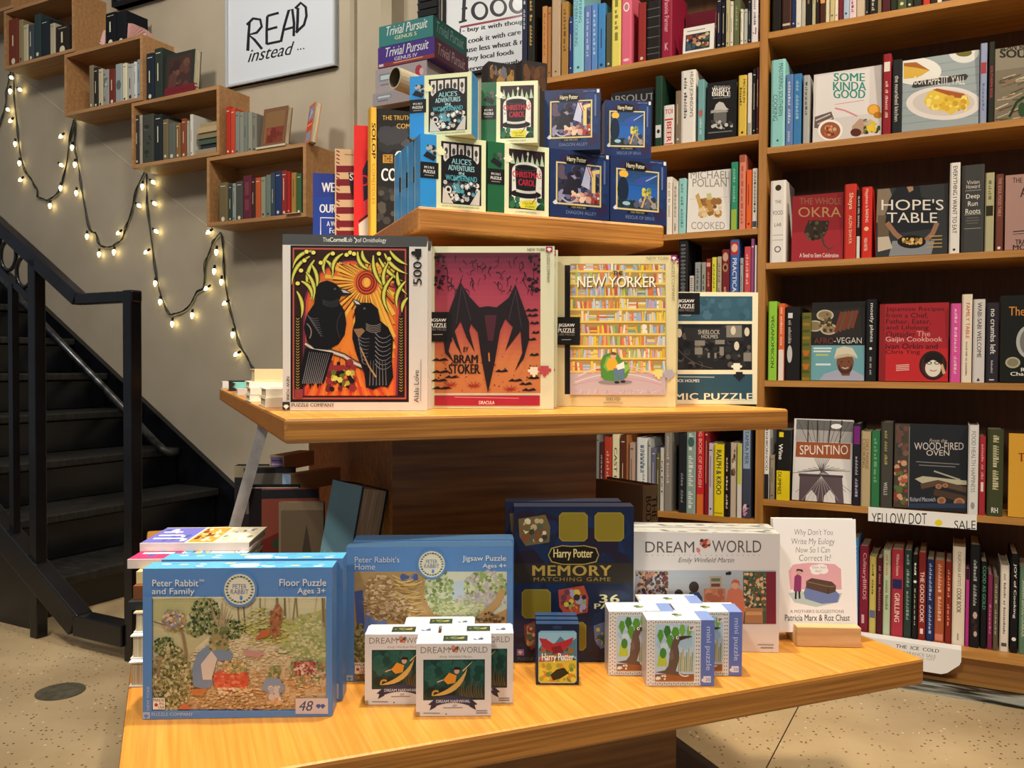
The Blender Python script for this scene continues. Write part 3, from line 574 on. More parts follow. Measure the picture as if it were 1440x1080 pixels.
row([(1083, 1105, 254, 'ece8e2', dot(.91, .2, '3a2f24'), lambda m: (m.T('THE', .3, .72, .7, .76, '4a4a4a'), m.T('FOOD', .18, .58, .82, .63, '4a4a4a', 0), m.T('LAB', .28, .44, .72, .48, '4a4a4a', 0), m.E(.5, .16, .21, .21*m.cv[4]/m.cv[5], '2a2a3a', 24), m.E(.5, .16, .15, .15*m.cv[4]/m.cv[5], 'ece8e2', 24), m.R(.15, .33, .85, .335, '6a6a6a'), m.R(.15, .27, .85, .275, '6a6a6a'))),
     (1113, 1186, 273, '8e2228', fc(c_okra, .024, 3, None, 'dark red', 'cookbook', ' with okra pod cover')), (1187, 1204, 259, 'cc3a2e', vtext('Shaya', 'f0d8b8', .66, .88, .3, .75), vtext('ALON SHAYA', 'f0d8b8', .2, .58, .4, .66, .0)), (1204.3, 1210, 267, K_, band(0, .32, 'e0ddd6', .1, .9), vtext('BLACK GIRL BAKING', 'e0ddd6', .45, .9), {'look': 'black-and-white'}), (1211, 1226, 263, 'd83228', vtext('Happiness is BAKING', 'f2d8c8', .5, .97, .3, .68), dot(.41, .22, 'f0c8a0'), vtext('MAIDA HEATTER', 'f2d8c8', .1, .28, .3, .6)),
     (1232, 1333, 262, '34373a', fc(c_hope, .026, 3, None, 'dark grey', 'cookbook', ' with skillet held at waist')), (1335, 1350, 229, 'efece6', vtext('EVERYTHING I WANT TO EAT', '3a3a3a', .22, .96, .3, .72), dot(.04, .14, '3a3a3a')), (1352, 1384, 232, '454645', lambda m: (m.T('Vivian', .22, .78, .78, .825, 'dcd8d0'), m.T('Howard', .2, .73, .8, .775, 'dcd8d0'), m.R(.15, .705, .85, .71, 'b8b4ac'), m.T('Deep', .2, .6, .8, .67, W_), m.T('Run', .28, .53, .72, .585, W_), m.T('Roots', .18, .44, .84, .5, W_), m.R(.12, .43, .88, .435, 'b8b4ac'), m.R(.25, .39, .75, .395, '8a8884'), m.R(.2, .36, .8, .365, '8a8884'), m.R(.25, .33, .75, .335, '8a8884'), m.R(.12, .27, .88, .275, 'b8b4ac'))),
     (1385, 1398, 243, 'bcb890', band(.45, .58, '33301e'), scr('HOME', '7a7a54', .64, .9)), (1400, 1411, 245, '76443a', vtext('THE SOUL FOOD TABLE', 'c89a8a', .45, .95), dot(.04, .22, 'f0e8e0')), (1413.5, 1500, 243, 'b08c84', fc(c_tra, .026, 3, None, 'dusty pink', 'cookbook', ' with black type'))], PB, ZR[2], 'on third shelf '+wide, 'cookbooks on the third shelf of the wide bookcase', FRM, seed=4)
row([(1080, 1092, 424, '93cc42', vtext('VEGANOMICON', '2f4a1e', .16, .82, .35, .72)), (1094, 1103, 427, 'e0693a', band(0, .4, 'e8e0d4'), scr('the complete book', 'f4d0bc', .45, .95), {'look': 'orange-over-cream'}), (1103.5, 1125, 432, '1c1b1c', band(.85, .92, 'dcdcdc', .2, .5), lambda m: m.E(.33, .36, .17, .12, 'c8c6c4', 16), scr('NEW VEGETARIAN', 'a8a6a2', .5, .82, .2, .45)), (1127, 1140, 440, '6e6a2c', lambda m: [m.R(.1, y/10+.01, .9, y/10+.05, ('9a7a2a', '4a5a24')[y % 2]) for y in range(10)], dot(.4, .3, 'c86a2a'), dot(.2, .3, 'c86a2a')),
     (1140.5, 1216, 425, '22201e', fc(c_afro, .024, 3, None, 'black', 'cookbook', ' with smiling man in hat')), (1217, 1232, 421, '1d1f22', vtext('mostly plants', 'e6e2da', .48, .95, .35, .75), dot(.4, .14, 'e6e2da'), scr('The New Art', 'b8b4ac', .08, .3, .4, .65)), (1236, 1334, 427, 'c42a2e', fc(c_gaijin, .026, 3, '8a8080', 'bright red', 'cookbook', ' with bespectacled face')), (1336, 1351, 427, 'e05aa4', scr('RICE PUDDING CAKES', 'f6c0dc', .1, .93, .35, .68)), (1352, 1367, 414, 'f2e4ce', vtext('FAMILY TABLE', 'c8442e', .5, .9, .4, .75), scr('recipes from the restaurants', '8a7a68', .08, .46, .4, .6, 0)), (1368, 1385, 421, 'dcd7d4', vtext('WABI-SABI WELCOME', '3a3a3a', .3, .96, .35, .72), lambda m: m.G([(.35, .02), (.65, .02), (.5, .06)], '26221f')), (1386.5, 1404, 426, '322e38', vtext('no crumbs left', 'eeeae4', .36, .92, .35, .78), scr('magnolia', 'b8b4b4', .12, .28, .4, .6), band(.03, .045, 'd8d4d0', .3, .7)),
     (1406.5, 1500, 415, '1a1b18', fc(c_the, .026, 3, '5a5c56', 'black', 'cookbook', ' with dish and orange title'))], PB, ZR[3], 'on fourth shelf '+wide, 'cookbooks on the fourth shelf of the wide bookcase', FRM, seed=5)
def wine(m): m.R(.05, 0, .95, .42, 'ecd51e'); m.T('Wine', .18, .58, .45, .8, W_, .03, 0, -90); m.T('DUMMIES', .12, .08, .38, .4, '2a2a1a', .02, 0, -90); m.R(.2, .9, .5, .97, 'ecd51e')
row([(1074, 1082, 596, 'e4e2de', band(0, .33, '26262a'), vtext('NEIGHBORHOOD', '3a3a3a', .38, .98), {'look': 'white-over-black'}), (1082.5, 1089, 640, '9c8f78'), (1091, 1112, 605, '1c1c1a', wine, {'look': 'black-over-yellow', 'lean': 0}), (1114, 1198, 591, 'dedad6', fc(c_spuntino, .022, 7, None, 'grey-white', 'cookbook', ' with bridge towers drawing', .012)), (1199, 1210, 596, '24222c', band(.75, .97, '7a2a7a'), scr('Purple Citrus', 'a8a4b4', .1, .6)), (1210.5, 1224, 607, 'bba880', vtext('CHEZ PANISSE', '7a5a30', .5, .9, .5, .8), vtext('COOKING', '7a5a30', .52, .9, .15, .45)), (1224.5, 1237, 606, '34764a', scr('Greens', '6aa87a', .3, .9)), (1238, 1255, 594, '46453f', scr('the slow fire', 'a89a58', .5, .9, .3, .6), vtext('WELLS', 'c8c4bc', .15, .3, .3, .6)), (1257, 1360, 598, '20242a', fc(c_oven, .026, 5, '4a4036', 'black', 'cookbook', ' with stacked firewood cover', .012)), (1361, 1376, 598, 'e0e0dc', vtext('FOOD HEALTH HAPPINESS', '8a8a88', .25, .93), lambda m: m.E(.5, .1, .2, .04, '9a9a98', 14)), (1376.5, 1386, 614, 'a83036', scr('Cooking of the', 'd8a0a0', .45, .9), band(.3, .42, 'e8d8d0', .3, .7)), (1388, 1411, 604, '43492e', scr('The Farmhouse Cookbook', 'cfc8a0', .3, .93, .3, .75), lambda m: m.T('RH', .3, .04, .7, .1, W_, .02)), (1418, 1500, 612, 'dca436', fc(c_th, .022, 3, None, 'golden yellow', 'cookbook', ' with red title'))], PB, ZR[4], 'on fifth shelf '+wide, 'cookbooks on the fifth shelf of the wide bookcase', FRM, seed=6)
row([(1197.5, 1207, 758, '4496d6', scr('GUIDE', 'd8ecf8', .4, .6), scr('TABLE', 'd8ecf8', .7, .95)), (1208, 1221, 768, '84223a', vtext('CulinaryBIRDS', 'e0a8a8', .38, .92, .3, .8), band(.1, .2, 'd8b0b4', .3, .6)), (1222, 1232, 783, 'cdbc66', scr('Wild Feast', '5a5a2a', .5, .9), band(.2, .3, '6a6e8a')), (1232.5, 1241, 785, '561a26', scr('El Real Southwest', 'a8787e', .3, .9)), (1241.5, 1252, 774, 'bccaa8', scr('Lee Bailey', 'c87a5a', .7, .95), scr('Country Weekends', '6a8a5a', .3, .65)), (1253, 1270, 773, 'b03644', vtext('Williams-Sonoma', 'f0c8c0', .7, .95, .4, .65), band(.55, .66, '2a2a5a'), vtext('GRILLING', 'f4dcd0', .17, .5, .3, .72)), (1270.5, 1282, 774, '2e3e38', scr('The Woman Suffrage', '8aa89a', .2, .95)), (1282.5, 1290.5, 780, K_, dot(.68, .3, W_), scr('Long', W_, .75, .9), scr('recipes', 'c8c4bc', .15, .6, .4, .6)), (1291, 1302, 777, '8a2a26', vtext('THE GOOD COOK', 'f0dcd0', .2, .78, .25, .78), band(.07, .13, 'f0dcd0', .3, .7)), (1302.5, 1313.5, 787, '22305e', scr('Caribbean Cuisine', 'a8b4d8', .08, .95)), (1314, 1328, 788, 'ae5a38', scr('FRIENDLY COOKING', 'e8b89a', .25, .95), band(.02, .1, 'd8806a')), (1329, 1338.5, 790, '84281e', scr('Bread Book', 'd88a6a', .2, .9)), (1339, 1357, 769, 'e8dcc6', vtext('CALIFORNIA ARTISTS', '4a4440', .6, .95, .4, .66, 0), vtext('COOK BOOK', '3a3430', .33, .58, .35, .72), scr('press', '4a4440', .05, .12, .4, .6)), (1357.5, 1363, 800, 'b83688', band(.86, 1, '2a1a22')), (1363.5, 1378, 766, '1c1c1e', scr('Chinese Cooking', 'a8aaa8', .4, .85), lambda m: m.blobs(.2, .1, .8, .35, 8, ['a87a6a', 'c8b0a0', '3a2a2a'], .2, 3, .15)), (1378.5, 1388, 790, '16181b', vtext('COOD AS GOLD', '5a9a7a', .45, .95, .3, .8)), (1388.5, 1396, 808, '822e54', scr('Flavors', 'c87a9a', .2, .6)), (1396.5, 1404, 811, '645a4a', scr('Home Baker', 'b8ac94', .2, .9)), (1406, 1419, 795, 'ebe2d4', scr('The Secrets of Entertaining', '7a6a60', .2, .9, .35, .65, 0), band(.06, .1, '5a524c', .2, .8)), (1421, 1432, 779, '17171a', vtext('JOY of Cooking', W_, .35, .9), dot(.14, .3, W_)), (1433, 1446, 798, '64846a', vtext('SAVANNAH SEAFOOD COOKBOOK', 'c8d4bc', .2, .85)), (1447, 1456, 790, '3a4a5a')], PB+.045, ZR[5], 'on bottom shelf '+wide, 'books on the bottom shelf of the wide bookcase', 'from the table corner', seed=7)
# ---- narrow bookcase
def c_card(a, mw):
    a.R(0, 0, 1, 1, 'e8e6e0'); a.R(.08, .08, .86, .72, '2a3034'); a.blobs(.1, .1, .84, .7, 46, ['8a3a2a', '2a4a8a', 'c8b890', '4a5a4a', '1c2024', 'b87a5a'], .07, 5, 1); a.L([(.12, .85), (.7, .85)], .03, '8a8680')
def c_absolut(a, mw): a.R(0, 0, 1, 1, '1a191a'); a.view(mw, 740, 90, 4.909); a.T('ABSOLUT', 560, 225, 885, 275, '8a8a8a', .018, 0, 0, 1, -28)
def c_whiskey(a, mw):
    a.R(0, 0, 1, 1, '19191b'); a.view(mw, 900, 60, 3.857); a.T('JIM MURRAYS', 400, 233, 488, 247, 'b8b6b2', .01); a.T('WHISKEY', 392, 243, 490, 268, W_, .03); a.T('BIBLE', 392, 266, 490, 290, W_, .03); a.L([(395, 302), (488, 296)], 4, '8a8884')
    a.G([(380, 384), (402, 364), (412, 335), (430, 320), (452, 326), (468, 352), (482, 362), (440, 372)], 'c8c6c2'); a.E(430, 372, 48, 9, 'a8a6a2', 18, -.1); a.G([(400, 382), (470, 375), (468, 430), (440, 452), (400, 440)], '6a6866'); a.blobs(385, 420, 505, 470, 34, ['8a8884', '3a3a3a', 'c8c6c2'], 9, 7); a.L([(370, 490), (500, 478)], 6, '7a7876')
def c_cooked(a, mw):
    a.R(0, 0, 1, 1, 'e6e2dc'); a.view(mw, 900, 60, 3.857); a.T('MICHAEL', 275, 695, 482, 738, '8a847c', 0); a.T('POLLAN', 285, 738, 470, 782, '8a847c', 0)
    a.blobs(315, 840, 445, 950, 40, ['b88a4a', '9a6a34', 'd8b078', '7a5228', 'e0c898'], 20, 9); a.G([(300, 830), (318, 815), (340, 890), (322, 900)], 'c8a050'); a.G([(360, 820), (385, 815), (392, 850), (366, 852)], 'c8c080'); a.L([(270, 850), (480, 836)], 2, 'c8b8a8'); a.T('COOKED', 278, 972, 460, 1012, '9a948c', 0)
nar = 'of narrow bookcase'
N1 = [(733.5, 741, -30, '1d2440', scr('FOOD CANON', 'b8c0cc', .5, .9), band(.02, .07, 'c8c8c4', .1, .8), {'dep': .062}), (741.5, 751.5, -25, '1a1612', scr('THE ART OF EATING', 'b89a50', .35, .95)), (762, 769, 9, 'bd864e', scr('cooking', 'a8602a', .3, .9)), (769.5, 775, 10, 'a8743e'), (775.5, 788, -6, 'b89e80', dot(.06, .1, '4a3a2a')), (789, 799, 3, 'a87e3c', scr('PLENTY', '6a4a1c', .3, .9)), (800, 805, 24, '26387a'), (805.5, 821, -25, '8ecbd8', vtext('MASTERING', '4a7a86', .55, .95, .55, .8), vtext('SOUTHERN COOKING', '4a7a86', .3, .9, .15, .45), dot(.06, .12, '3a5a6a')), (821.5, 831, 8, '6680ba', scr('kitchen', 'a8b8dc', .2, .9)), (831.5, 840, 5, '5f8ecb', scr('table', 'b0c8e8', .2, .9)), (840.5, 851, 5, '4189c8'), (852, 859.5, 18, '55553a'), (860, 873, -12, 'e6da6a', scr('EATS', '8a8434', .3, .9)), (873.5, 888, -10, 'e06a86', lambda m: (m.E(.5, .8, .3, .065, 'f4e6e4', 18), m.E(.5, .8, .2, .045, 'c87a86', 18)), lambda m: m.E(.5, .06, .3, .02, 'f4d0d0', 14)), (897, 908, 4, '983432', {'mat': 'cloth'}), (909, 929, 1, '1c1816', lambda m: [m.R(.05, y, .95, y+.012, '6a665e') for y in (.1, .2, .38, .55, .72, .86)]), (930, 945, -20, '98203e', vtext('The Fannie Farmer', 'e0a8b4', .35, .95), lambda m: m.T('K', .35, .1, .65, .2, 'e0b8c0', .01)), (960, 1004, 36, 'e8e6e0', fc(c_card, .02, 6, '8a8680', 'white-bordered', 'picture book', ' with dark painting', .005)), (1008, 1014, -5, '1d1e34'), (1014.5, 1020, 4, '24242a'), (1020.5, 1026, 0, 'bdb48e'), (1026.5, 1031, 2, 'dcd9c8'), (1031.5, 1040, -5, '626848', scr('garden', '9aa080', .3, .8)), (1041, 1045, 13, 'eae4d0'), (1046, 1051, 13, 'b2b8b8'), (1052, 1056, -3, '24282f'), (1056.5, 1066, -8, 'e6e2e6', scr('POLITE PALATE', '6a6a7a', .35, .95), lambda m: m.L([(.7, .3), (.7, .16), (.25, .2)], .16, '6a1a34')), (1066.3, 1068.2, 16, '601e2a')]
row(N1, PB, ZL[0], 'on top shelf '+nar, 'books on the top shelf of the narrow bookcase', FRM, seed=8, rev=True, dep=.16)
row([(858, 917, 126, '1a191a', fc(c_absolut, .02, 3, None, 'black', 'book', ' with big white letters')), (921, 931, 107, '1f4030', band(.12, .3, 'd8d8d4', .1, .9), lambda m: m.E(.5, .21, .22, .03, '26262a', 14), {'dep': .22}), (933, 948, 148, 'e8e2dc', vtext('BEER', 'c8342c', .08, .58, .3, .75, .04), lambda m: (m.R(.1, .62, .9, .66, 'c8342c'), m.T('TOI', .15, .78, .85, .9, 'b82c26', .03), m.R(.1, .02, .9, .05, 'c8342c'))), (949.5, 957, 128, '82725e'), (957.5, 978, 99, 'ebe7e0', vtext("HUGH JOHNSON'S", '4a4a4a', .35, .97, .55, .85, .01), scr('Wine Companion', '5a5a5a', .33, .9, .18, .45, .0)), (981, 990, 112, '76abae', band(.4, .5, 'b8685a', .2, .8), scr('Burning Vine', 'c8e0e0', .1, .36)), (993, 1035, 114, '19191b', fc(c_whiskey, .024, 3, 'b8b0a0', 'black', 'book', ' with grey hat on cover')), (1038, 1050, 106, 'dec050', vtext("MICHELIN", '4a4014', .55, .93, .55, .85), scr('Dinners', '4a4014', .5, .8, .15, .45), dot(.06, .15, '4a4014')), (1051, 1057, 103, 'e4e0d6', band(0, .2, 'a8aaa8')), (1058, 1063, 97, '1c1d20'), (1063.5, 1067, 95, '4e2036')], PB, ZL[1], 'on second shelf '+nar, 'books on the second shelf of the narrow bookcase', FRM, seed=9, rev=True)
row([(937, 945, 249, 'ece6d8', scr('the art of simple', '9a9488', .3, .9)), (945.5, 953.5, 255, 'dcd2c4', scr('mccall', '6a645a', .05, .2), scr('provence', '9a9488', .3, .9)), (954, 964, 251, '96ccca', scr('tea and crumbs', '4a8a8a', .1, .9)), (966, 1026.5, 240, 'e6e2dc', fc(c_cooked, .026, 4, None, 'white', 'book', ' with tied brown parcel')), (1027.5, 1037, 228, '33906f', band(0, .3, '9ab84a'), scr('Sweet Greens', '8ac8ae', .4, .9), {'look': 'green-and-lime'}), (1039, 1048, 218, 'dd8872', band(.9, 1, 'a85a4a', .05, .95), scr('heritage', 'b0604e', .05, .85)), (1049, 1057, 239, 'e4662e'), (1057.5, 1065, 237, 'dcd8cc', scr('SMELLIOTOBED', '3a3a3a', .25, .95), band(.02, .12, '4a4a4a'))], PB, ZL[2], 'on third shelf '+nar, 'books on the third shelf of the narrow bookcase', FRM, seed=10, rev=True)
uz = hp(964, 60, NY, PB+.14).dot(UX)
face_book(mat4(bw(uz, PB+.14, ZL[0]+.0005), BK), hp(1006, 60, NY, PB+.14).dot(UX)-uz, .02, hp(985, 17, NY, PB+.14).z-ZL[0], '6a2030', 'maroon book standing behind the white-bordered picture book, top shelf of narrow bookcase', 'books on the top shelf of the narrow bookcase', mat='cloth')
coil = lambda m: [m.R(.25, .03+i*.045, .75, .05+i*.045, '6a6a6a') for i in range(21)]
row([(954, 967, 338, '1d1d20', coil, scr('THE MOOSEWOOD', '5a5a5e', .4, .9)), (969, 975.5, 388, 'c9c2b4', coil), (976.5, 985, 369, '929798', scr('ESCOFFIER', '4a4e50', .1, .9)), (986, 992, 369, '979c90', scr('ROASTING', '4a4e44', .1, .8)), (992.5, 999.5, 364, '822a24', band(.88, .94, 'e0a090'), scr('Wine Country', 'd0887a', .1, .8)), (1000.5, 1007, 362, 'd8d648', scr('Turnip Greens', '6a6a1a', .1, .9)), (1008, 1014, 361, 'b0a892', scr('SALT RECIPE', '5a544a', .1, .9)), (1014.5, 1025, 351, '74262a', lambda m: (m.E(.5, .9, .38, .06, 'c8a08a', 14), m.E(.5, .76, .38, .06, 'b07a5a', 14), m.E(.5, .76, .2, .03, '3a1a14', 12)), scr('The New Pastry', 'e0b0a0', .15, .5)), (1026, 1039, 337, '3f62a6', band(.82, .97, 'b8302a'), lambda m: m.E(.5, .9, .35, .05, 'e0b89a', 12), vtext('PRACTICAL BAKE', 'e4e8f0', .12, .78, .3, .75)), (1040, 1045, 363, 'a2a8a8'), (1046, 1055, 347, 'cc4c52', scr('PARTY BOOK', 'f0b0b0', .1, .9)), (1055.5, 1060.5, 336, '92507e'), (1061, 1063.8, 345, 'eae6e6')], PB, ZL[3], 'on fourth shelf '+nar, 'books on the fourth shelf of the narrow bookcase', FRM, seed=11, rev=True)
row([(838, 842.5, 610, '8a8a86'), (843, 848.5, 622, '4e2c2e', scr('something', 'c8b0a8', .1, .8)), (849, 860, 615, 'b8402e', scr('SMOKE', 'e0a090', .3, .8)), (860.5, 870.5, 609, 'ece6bc', vtext('CAST IRON', '33322a', .1, .8)), (872, 879.5, 612, '5e3022'), (880, 883.5, 612, 'ae7040'), (884.5, 892, 623, 'b89e90'), (895, 910, 616, 'e6e8e6', scr('NAMASTE', '6a7a8a', .5, .9), scr('INDIAN KITCHEN', '8a9aa8', .2, .9, .55, .8)), (911, 915, 618, 'b8bcb8'), (915.5, 922, 630, '6e6e8c'), (922.5, 927.5, 637, '6a6644'), (928, 933.5, 630, 'd4d0c8', vtext('GLEST', '4a4a48', .25, .8)), (934, 944, 608, '8e8880', scr('AMERICAN COOKERY', 'c8c2b8', .35, .95)), (954, 964.5, 610, '272a2f', scr('PACK FOOD', '8a8e94', .12, .5)), (965, 978, 604, '93aca4', scr('Cold Aquatic Cook', 'e4ece4', .05, .95, .2, .8), lambda m: m.E(.5, .85, .35, .06, '4a6a64', 14)), (979, 990, 596, 'd42e30', band(0, .22, 'dd7a34'), vtext("BIG BOOK OF ENGLISH", 'f0c0b8', .3, .95)), (990.5, 995.5, 600, '8e2028'), (996, 1003, 624, 'd2c8d6'), (1003.5, 1018, 625, 'f0dc20', vtext('RALPH & KROO', '1f2a4a', .3, .92, .25, .75, .03), band(.03, .05, 'b0a018')), (1018.5, 1026, 623, '1e181c', scr('More Fast Food', 'd8c8c0', .1, .8)), (1026.5, 1035, 623, 'cdbca8', lambda m: m.blobs(.1, .55, .9, .95, 9, ['4a3a2a', '8a6a4a', 'e0d4c4'], .22, 2, .2)), (1036, 1043, 624, 'e0dcd8', band(.45, 1, 'ccd04e'), {'look': 'lime-over-white'}), (1043.5, 1056, 602, '44495c', band(.55, 1, '97aec6'), vtext('TAMRA MER', '4a5a7a', .6, .97), lambda m: m.blobs(.1, .02, .9, .16, 9, ['d890b0', 'e8d0dc', '2a2a34'], .2, 4, .12), {'look': 'pale blue-over-slate'})], PB, ZL[5], 'on fifth shelf '+nar, 'books on the fifth shelf of the narrow bookcase', FRM, seed=12, rev=True)
# ---- shelf signs
zc = ZR[4]; c0, c1 = wall_px(1221, 723, PB)[0], wall_px(1373.5, 737, PB)[0]
sm = mat4(bw(c0, PB-.0012, zc-.041), BK); mb = MB(); mb.box(0, c1-c0, 0, .0008, 0, .042, 'f0efec'); mb.canvas((0, 0, 0), *FX, c1-c0, .042); mb.view(sm, 1060, 560, 3.789)
mb.T('YELLOW DOT', 628, 612, 922, 672, '3a3a3a', 0); mb.E(985, 664, 20, 17, 'ecd81e', 20); mb.T('SALE', 1068, 652, 1182, 698, '3a3a3a', 0)
tag(mb.build('sale_sign', 'paper', mw=sm), 'white paper strip with a yellow dot taped to a shelf edge', 'sign')
zc = ZR[5]; c0 = wall_px(1205, 905, PB)[0]; c1 = wall_px(1352, 915, PB)[0]
sm = mat4(bw(c0, PB-.0015, zc-.075), BK); mb = MB(); ww = c1-c0; r = .018
pts = [(0, 0), (ww-.05, -.0), (ww-.035, .006), (ww-.004, .034), (ww, .045), (ww, .077), (0, .077)]
i = len(mb.v); n = len(pts)
for y in (0, .0008): mb.v += [(x, y, z) for x, z in pts]
for q in [tuple(range(n)), tuple(reversed(range(n, 2*n)))] + [(k, n+k, n+(k+1) % n, (k+1) % n) for k in range(n)]: mb.f.append(q); mb.c.append(lin('f0efee')); mb.m.append(0)
mb.box(0, ww, .0008, .044, .0765, .0772, 'f0efee')
mb.canvas((0, 0, 0), *FX, ww, .08); mb.view(sm, 1200, 860, 9)
mb.T('THE  ICE  COLD', 540, 412, 1085, 455, '2a2a2a', .018, .1, 0, 1, 68); mb.T('CLEARANCE SALE', 560, 490, 1045, 530, '9a9a9a', .0, 0, 0, 1, 60); mb.T('20% OFF', 800, 572, 1030, 600, 'a8a8a8', 0, 0, 0, 1, 26)
tag(mb.build('clearance_sign', 'paper', mw=sm), 'white paper with handwritten notice folded over the bottom shelf edge', 'sign')

# ---------------------------------------------------------------- wall crates and their old books
CW, CH, CD = .604, .322, .19
crates = []
for k, nm in enumerate(('lowest', 'second lowest', 'middle', 'second highest', 'highest')):
    u0 = -3.116-.5225*k; z0 = .905+.651+.327*k; crates.append((u0, z0))
    c = empty('wall_crate', WM @ Matrix.Translation((u0+CW/2, PW-CD/2, z0)), f'open wooden box shelf on the wall above the stairs, {nm} of five', 'wall shelf', 'box shelves stepping up the wall')
    for n_, x0, x1, p0, p1, za, zb in (('bottom_panel', 0, CW, 0, CD, 0, .017), ('top_panel', 0, CW, 0, CD, CH-.017, CH), ('side_panel', 0, .017, 0, CD, .017, CH-.017), ('side_panel', CW-.017, CW, 0, CD, .017, CH-.017), ('back_panel', .017, CW-.017, CD-.006, CD, .017, CH-.017)):
        mb = MB(); mb.box(u0+x0, u0+x1, PW-CD+p0, PW-CD+p1, z0+za, z0+zb); child(mb, n_, 'crate', c)
PC = PW-CD
def inz(k): return crates[k][1]+.017
def topz(k): return crates[k][1]+CH
SP = 'from the stair end'
def crow(k, sp, seed, **kw): row(sp, PC, inz(k), f'inside the {("lowest", "second lowest", "middle", "second highest")[k]} box shelf', f'old books inside the {("lowest", "second lowest", "middle", "second highest")[k]} box shelf', SP, dep=.13, seed=seed, jit=.012, mat='cloth', **kw)
crow(0, [(307.5, 319.5, 257, '6e6244'), (320, 326, 259, '33433e'), (326.5, 331, 258, '8f958d'), (331.5, 341, 255, '4c4c48'), (341.5, 353, 247, '602a36', band(.2, .45, '7a3a44', .25, .75), band(.55, .85, '7a3a44', .25, .75)), (353.5, 358, 251, '402c2c'), (358.5, 366, 250, 'b8562f'), (366.5, 373, 249, '90907a'), (373.5, 380, 246, '6e7a6e'), (380.5, 386, 243, '3c4856'), (386.5, 395, 241, '273a62'), (395.5, 403, 240, '8e3030'), (403.5, 407.5, 241, 'a42a26'), (408, 416, 243, 'a07e3e'), (416.5, 423.5, 244, '3e6040')], 21)
crow(1, [(189.5, 195.5, 162, '3c3632'), (196, 199.5, 162, 'a8a090'), (200, 215.5, 161, '46483f', lambda m: m.blobs(.15, .1, .85, .9, 8, ['5c5c52', '32342e'], .2, 3, .2)), (216, 227.5, 161, '262c2e'), (228.5, 236, 168, '70644a'), (236.5, 246, 173, '60655c'), (246.5, 253, 173, '80603e'), (253.5, 261.5, 167, '86462e'), (262.5, 265.5, 170, 'a0a08c'), (267, 271, 161, 'cfccc0')], 22)
for i, (zz, w_, c) in enumerate(zip(range(6), (.15, .152, .15, .155, .155, .15), ('9a8a70', '2e343c', '4c5a4c', '857a5c', 'b89e78', 'a09068'))):
    lying_book(mat4(bw(wall_px(272.5, 195, PC)[0]+.006*(i*5 % 3), PC+.012+.006*(i*7 % 4), inz(1)+.0005+i*.0255), BK, ), w_-.016-.006*(i % 2), .0248, .12, c, f'{cname(c)} old book lying in the pile of six, {ORD[i]} from the bottom', 'pile of old books inside the second lowest box shelf', mat='cloth')
crow(2, [(125, 131, 92, '80745e'), (131.5, 137.5, 95, '2e2824'), (138, 144, 97, 'bcb092'), (144.5, 152.5, 98, '93948c', lambda m: m.blobs(.1, .1, .9, .9, 12, ['6a6a64', 'b8b8ae'], .2, 5, .2)), (153, 161.5, 97, '70302a'), (162, 171.5, 90, '939c9a', lambda m: m.E(.5, .45, .35, .13, '5a6462', 14)), (172, 178, 89, 'd4cbaa'), (178.5, 187.5, 90, 'a6a6a0'), (188, 191.5, 87, 'cfcec6'), (192, 197, 84, '80909a')], 23)
crow(3, [(12, 25, 27, '743628'), (26, 32, 28, '90805e'), (32.5, 39, 35, 'bfb392'), (39.5, 47, 35, '424a52'), (48, 57, 20, '2f4040'), (57.5, 68, 27, '252b30'), (70, 77, 33, 'b6ac90'), (78, 97, 36, '2c2622')], 24)
# books and ornaments standing on top of the boxes
g_ = 'old books standing on top of the box shelves'
row([(205.5, 216, 75, '222a36'), (217, 228, 68, '303832')], PC+.01, topz(1), 'above the second lowest box shelf', g_, SP, dep=.15, seed=31, mat='cloth')
a0 = wall_px(229, 100, PC+.02)[0]
face_book(mat4(bw(a0, PC+.025, topz(1)+.0005), BK, tip=4), .20, .04, .215, '2e342e', 'dark green album with a brown picture on top of the second lowest box shelf', g_, lambda a, mw: (a.R(.08, .08, .9, .92, '43302a'), a.blobs(.12, .1, .85, .85, 20, ['5a3a32', '3a2a26', '6a4a3e'], .12, 4)), mat='cloth')
for i in range(2): lying_book(mat4(bw(a0+.03+.004*i, PC-.0+.002, topz(1)+.0006+i*.0185), BK), .215-.012*i, .018, .02, '70242c', f'dark red book lying before the green album, {("lower", "upper")[i]} of two', 'dark red books lying on the second lowest box shelf', mat='cloth')
row([(148, 162.5, 18, '15171c'), (163, 177, 16, '17191f')], PC+.02, topz(2), 'on top of the middle box shelf', g_, SP, dep=.12, seed=32, mat='cloth')
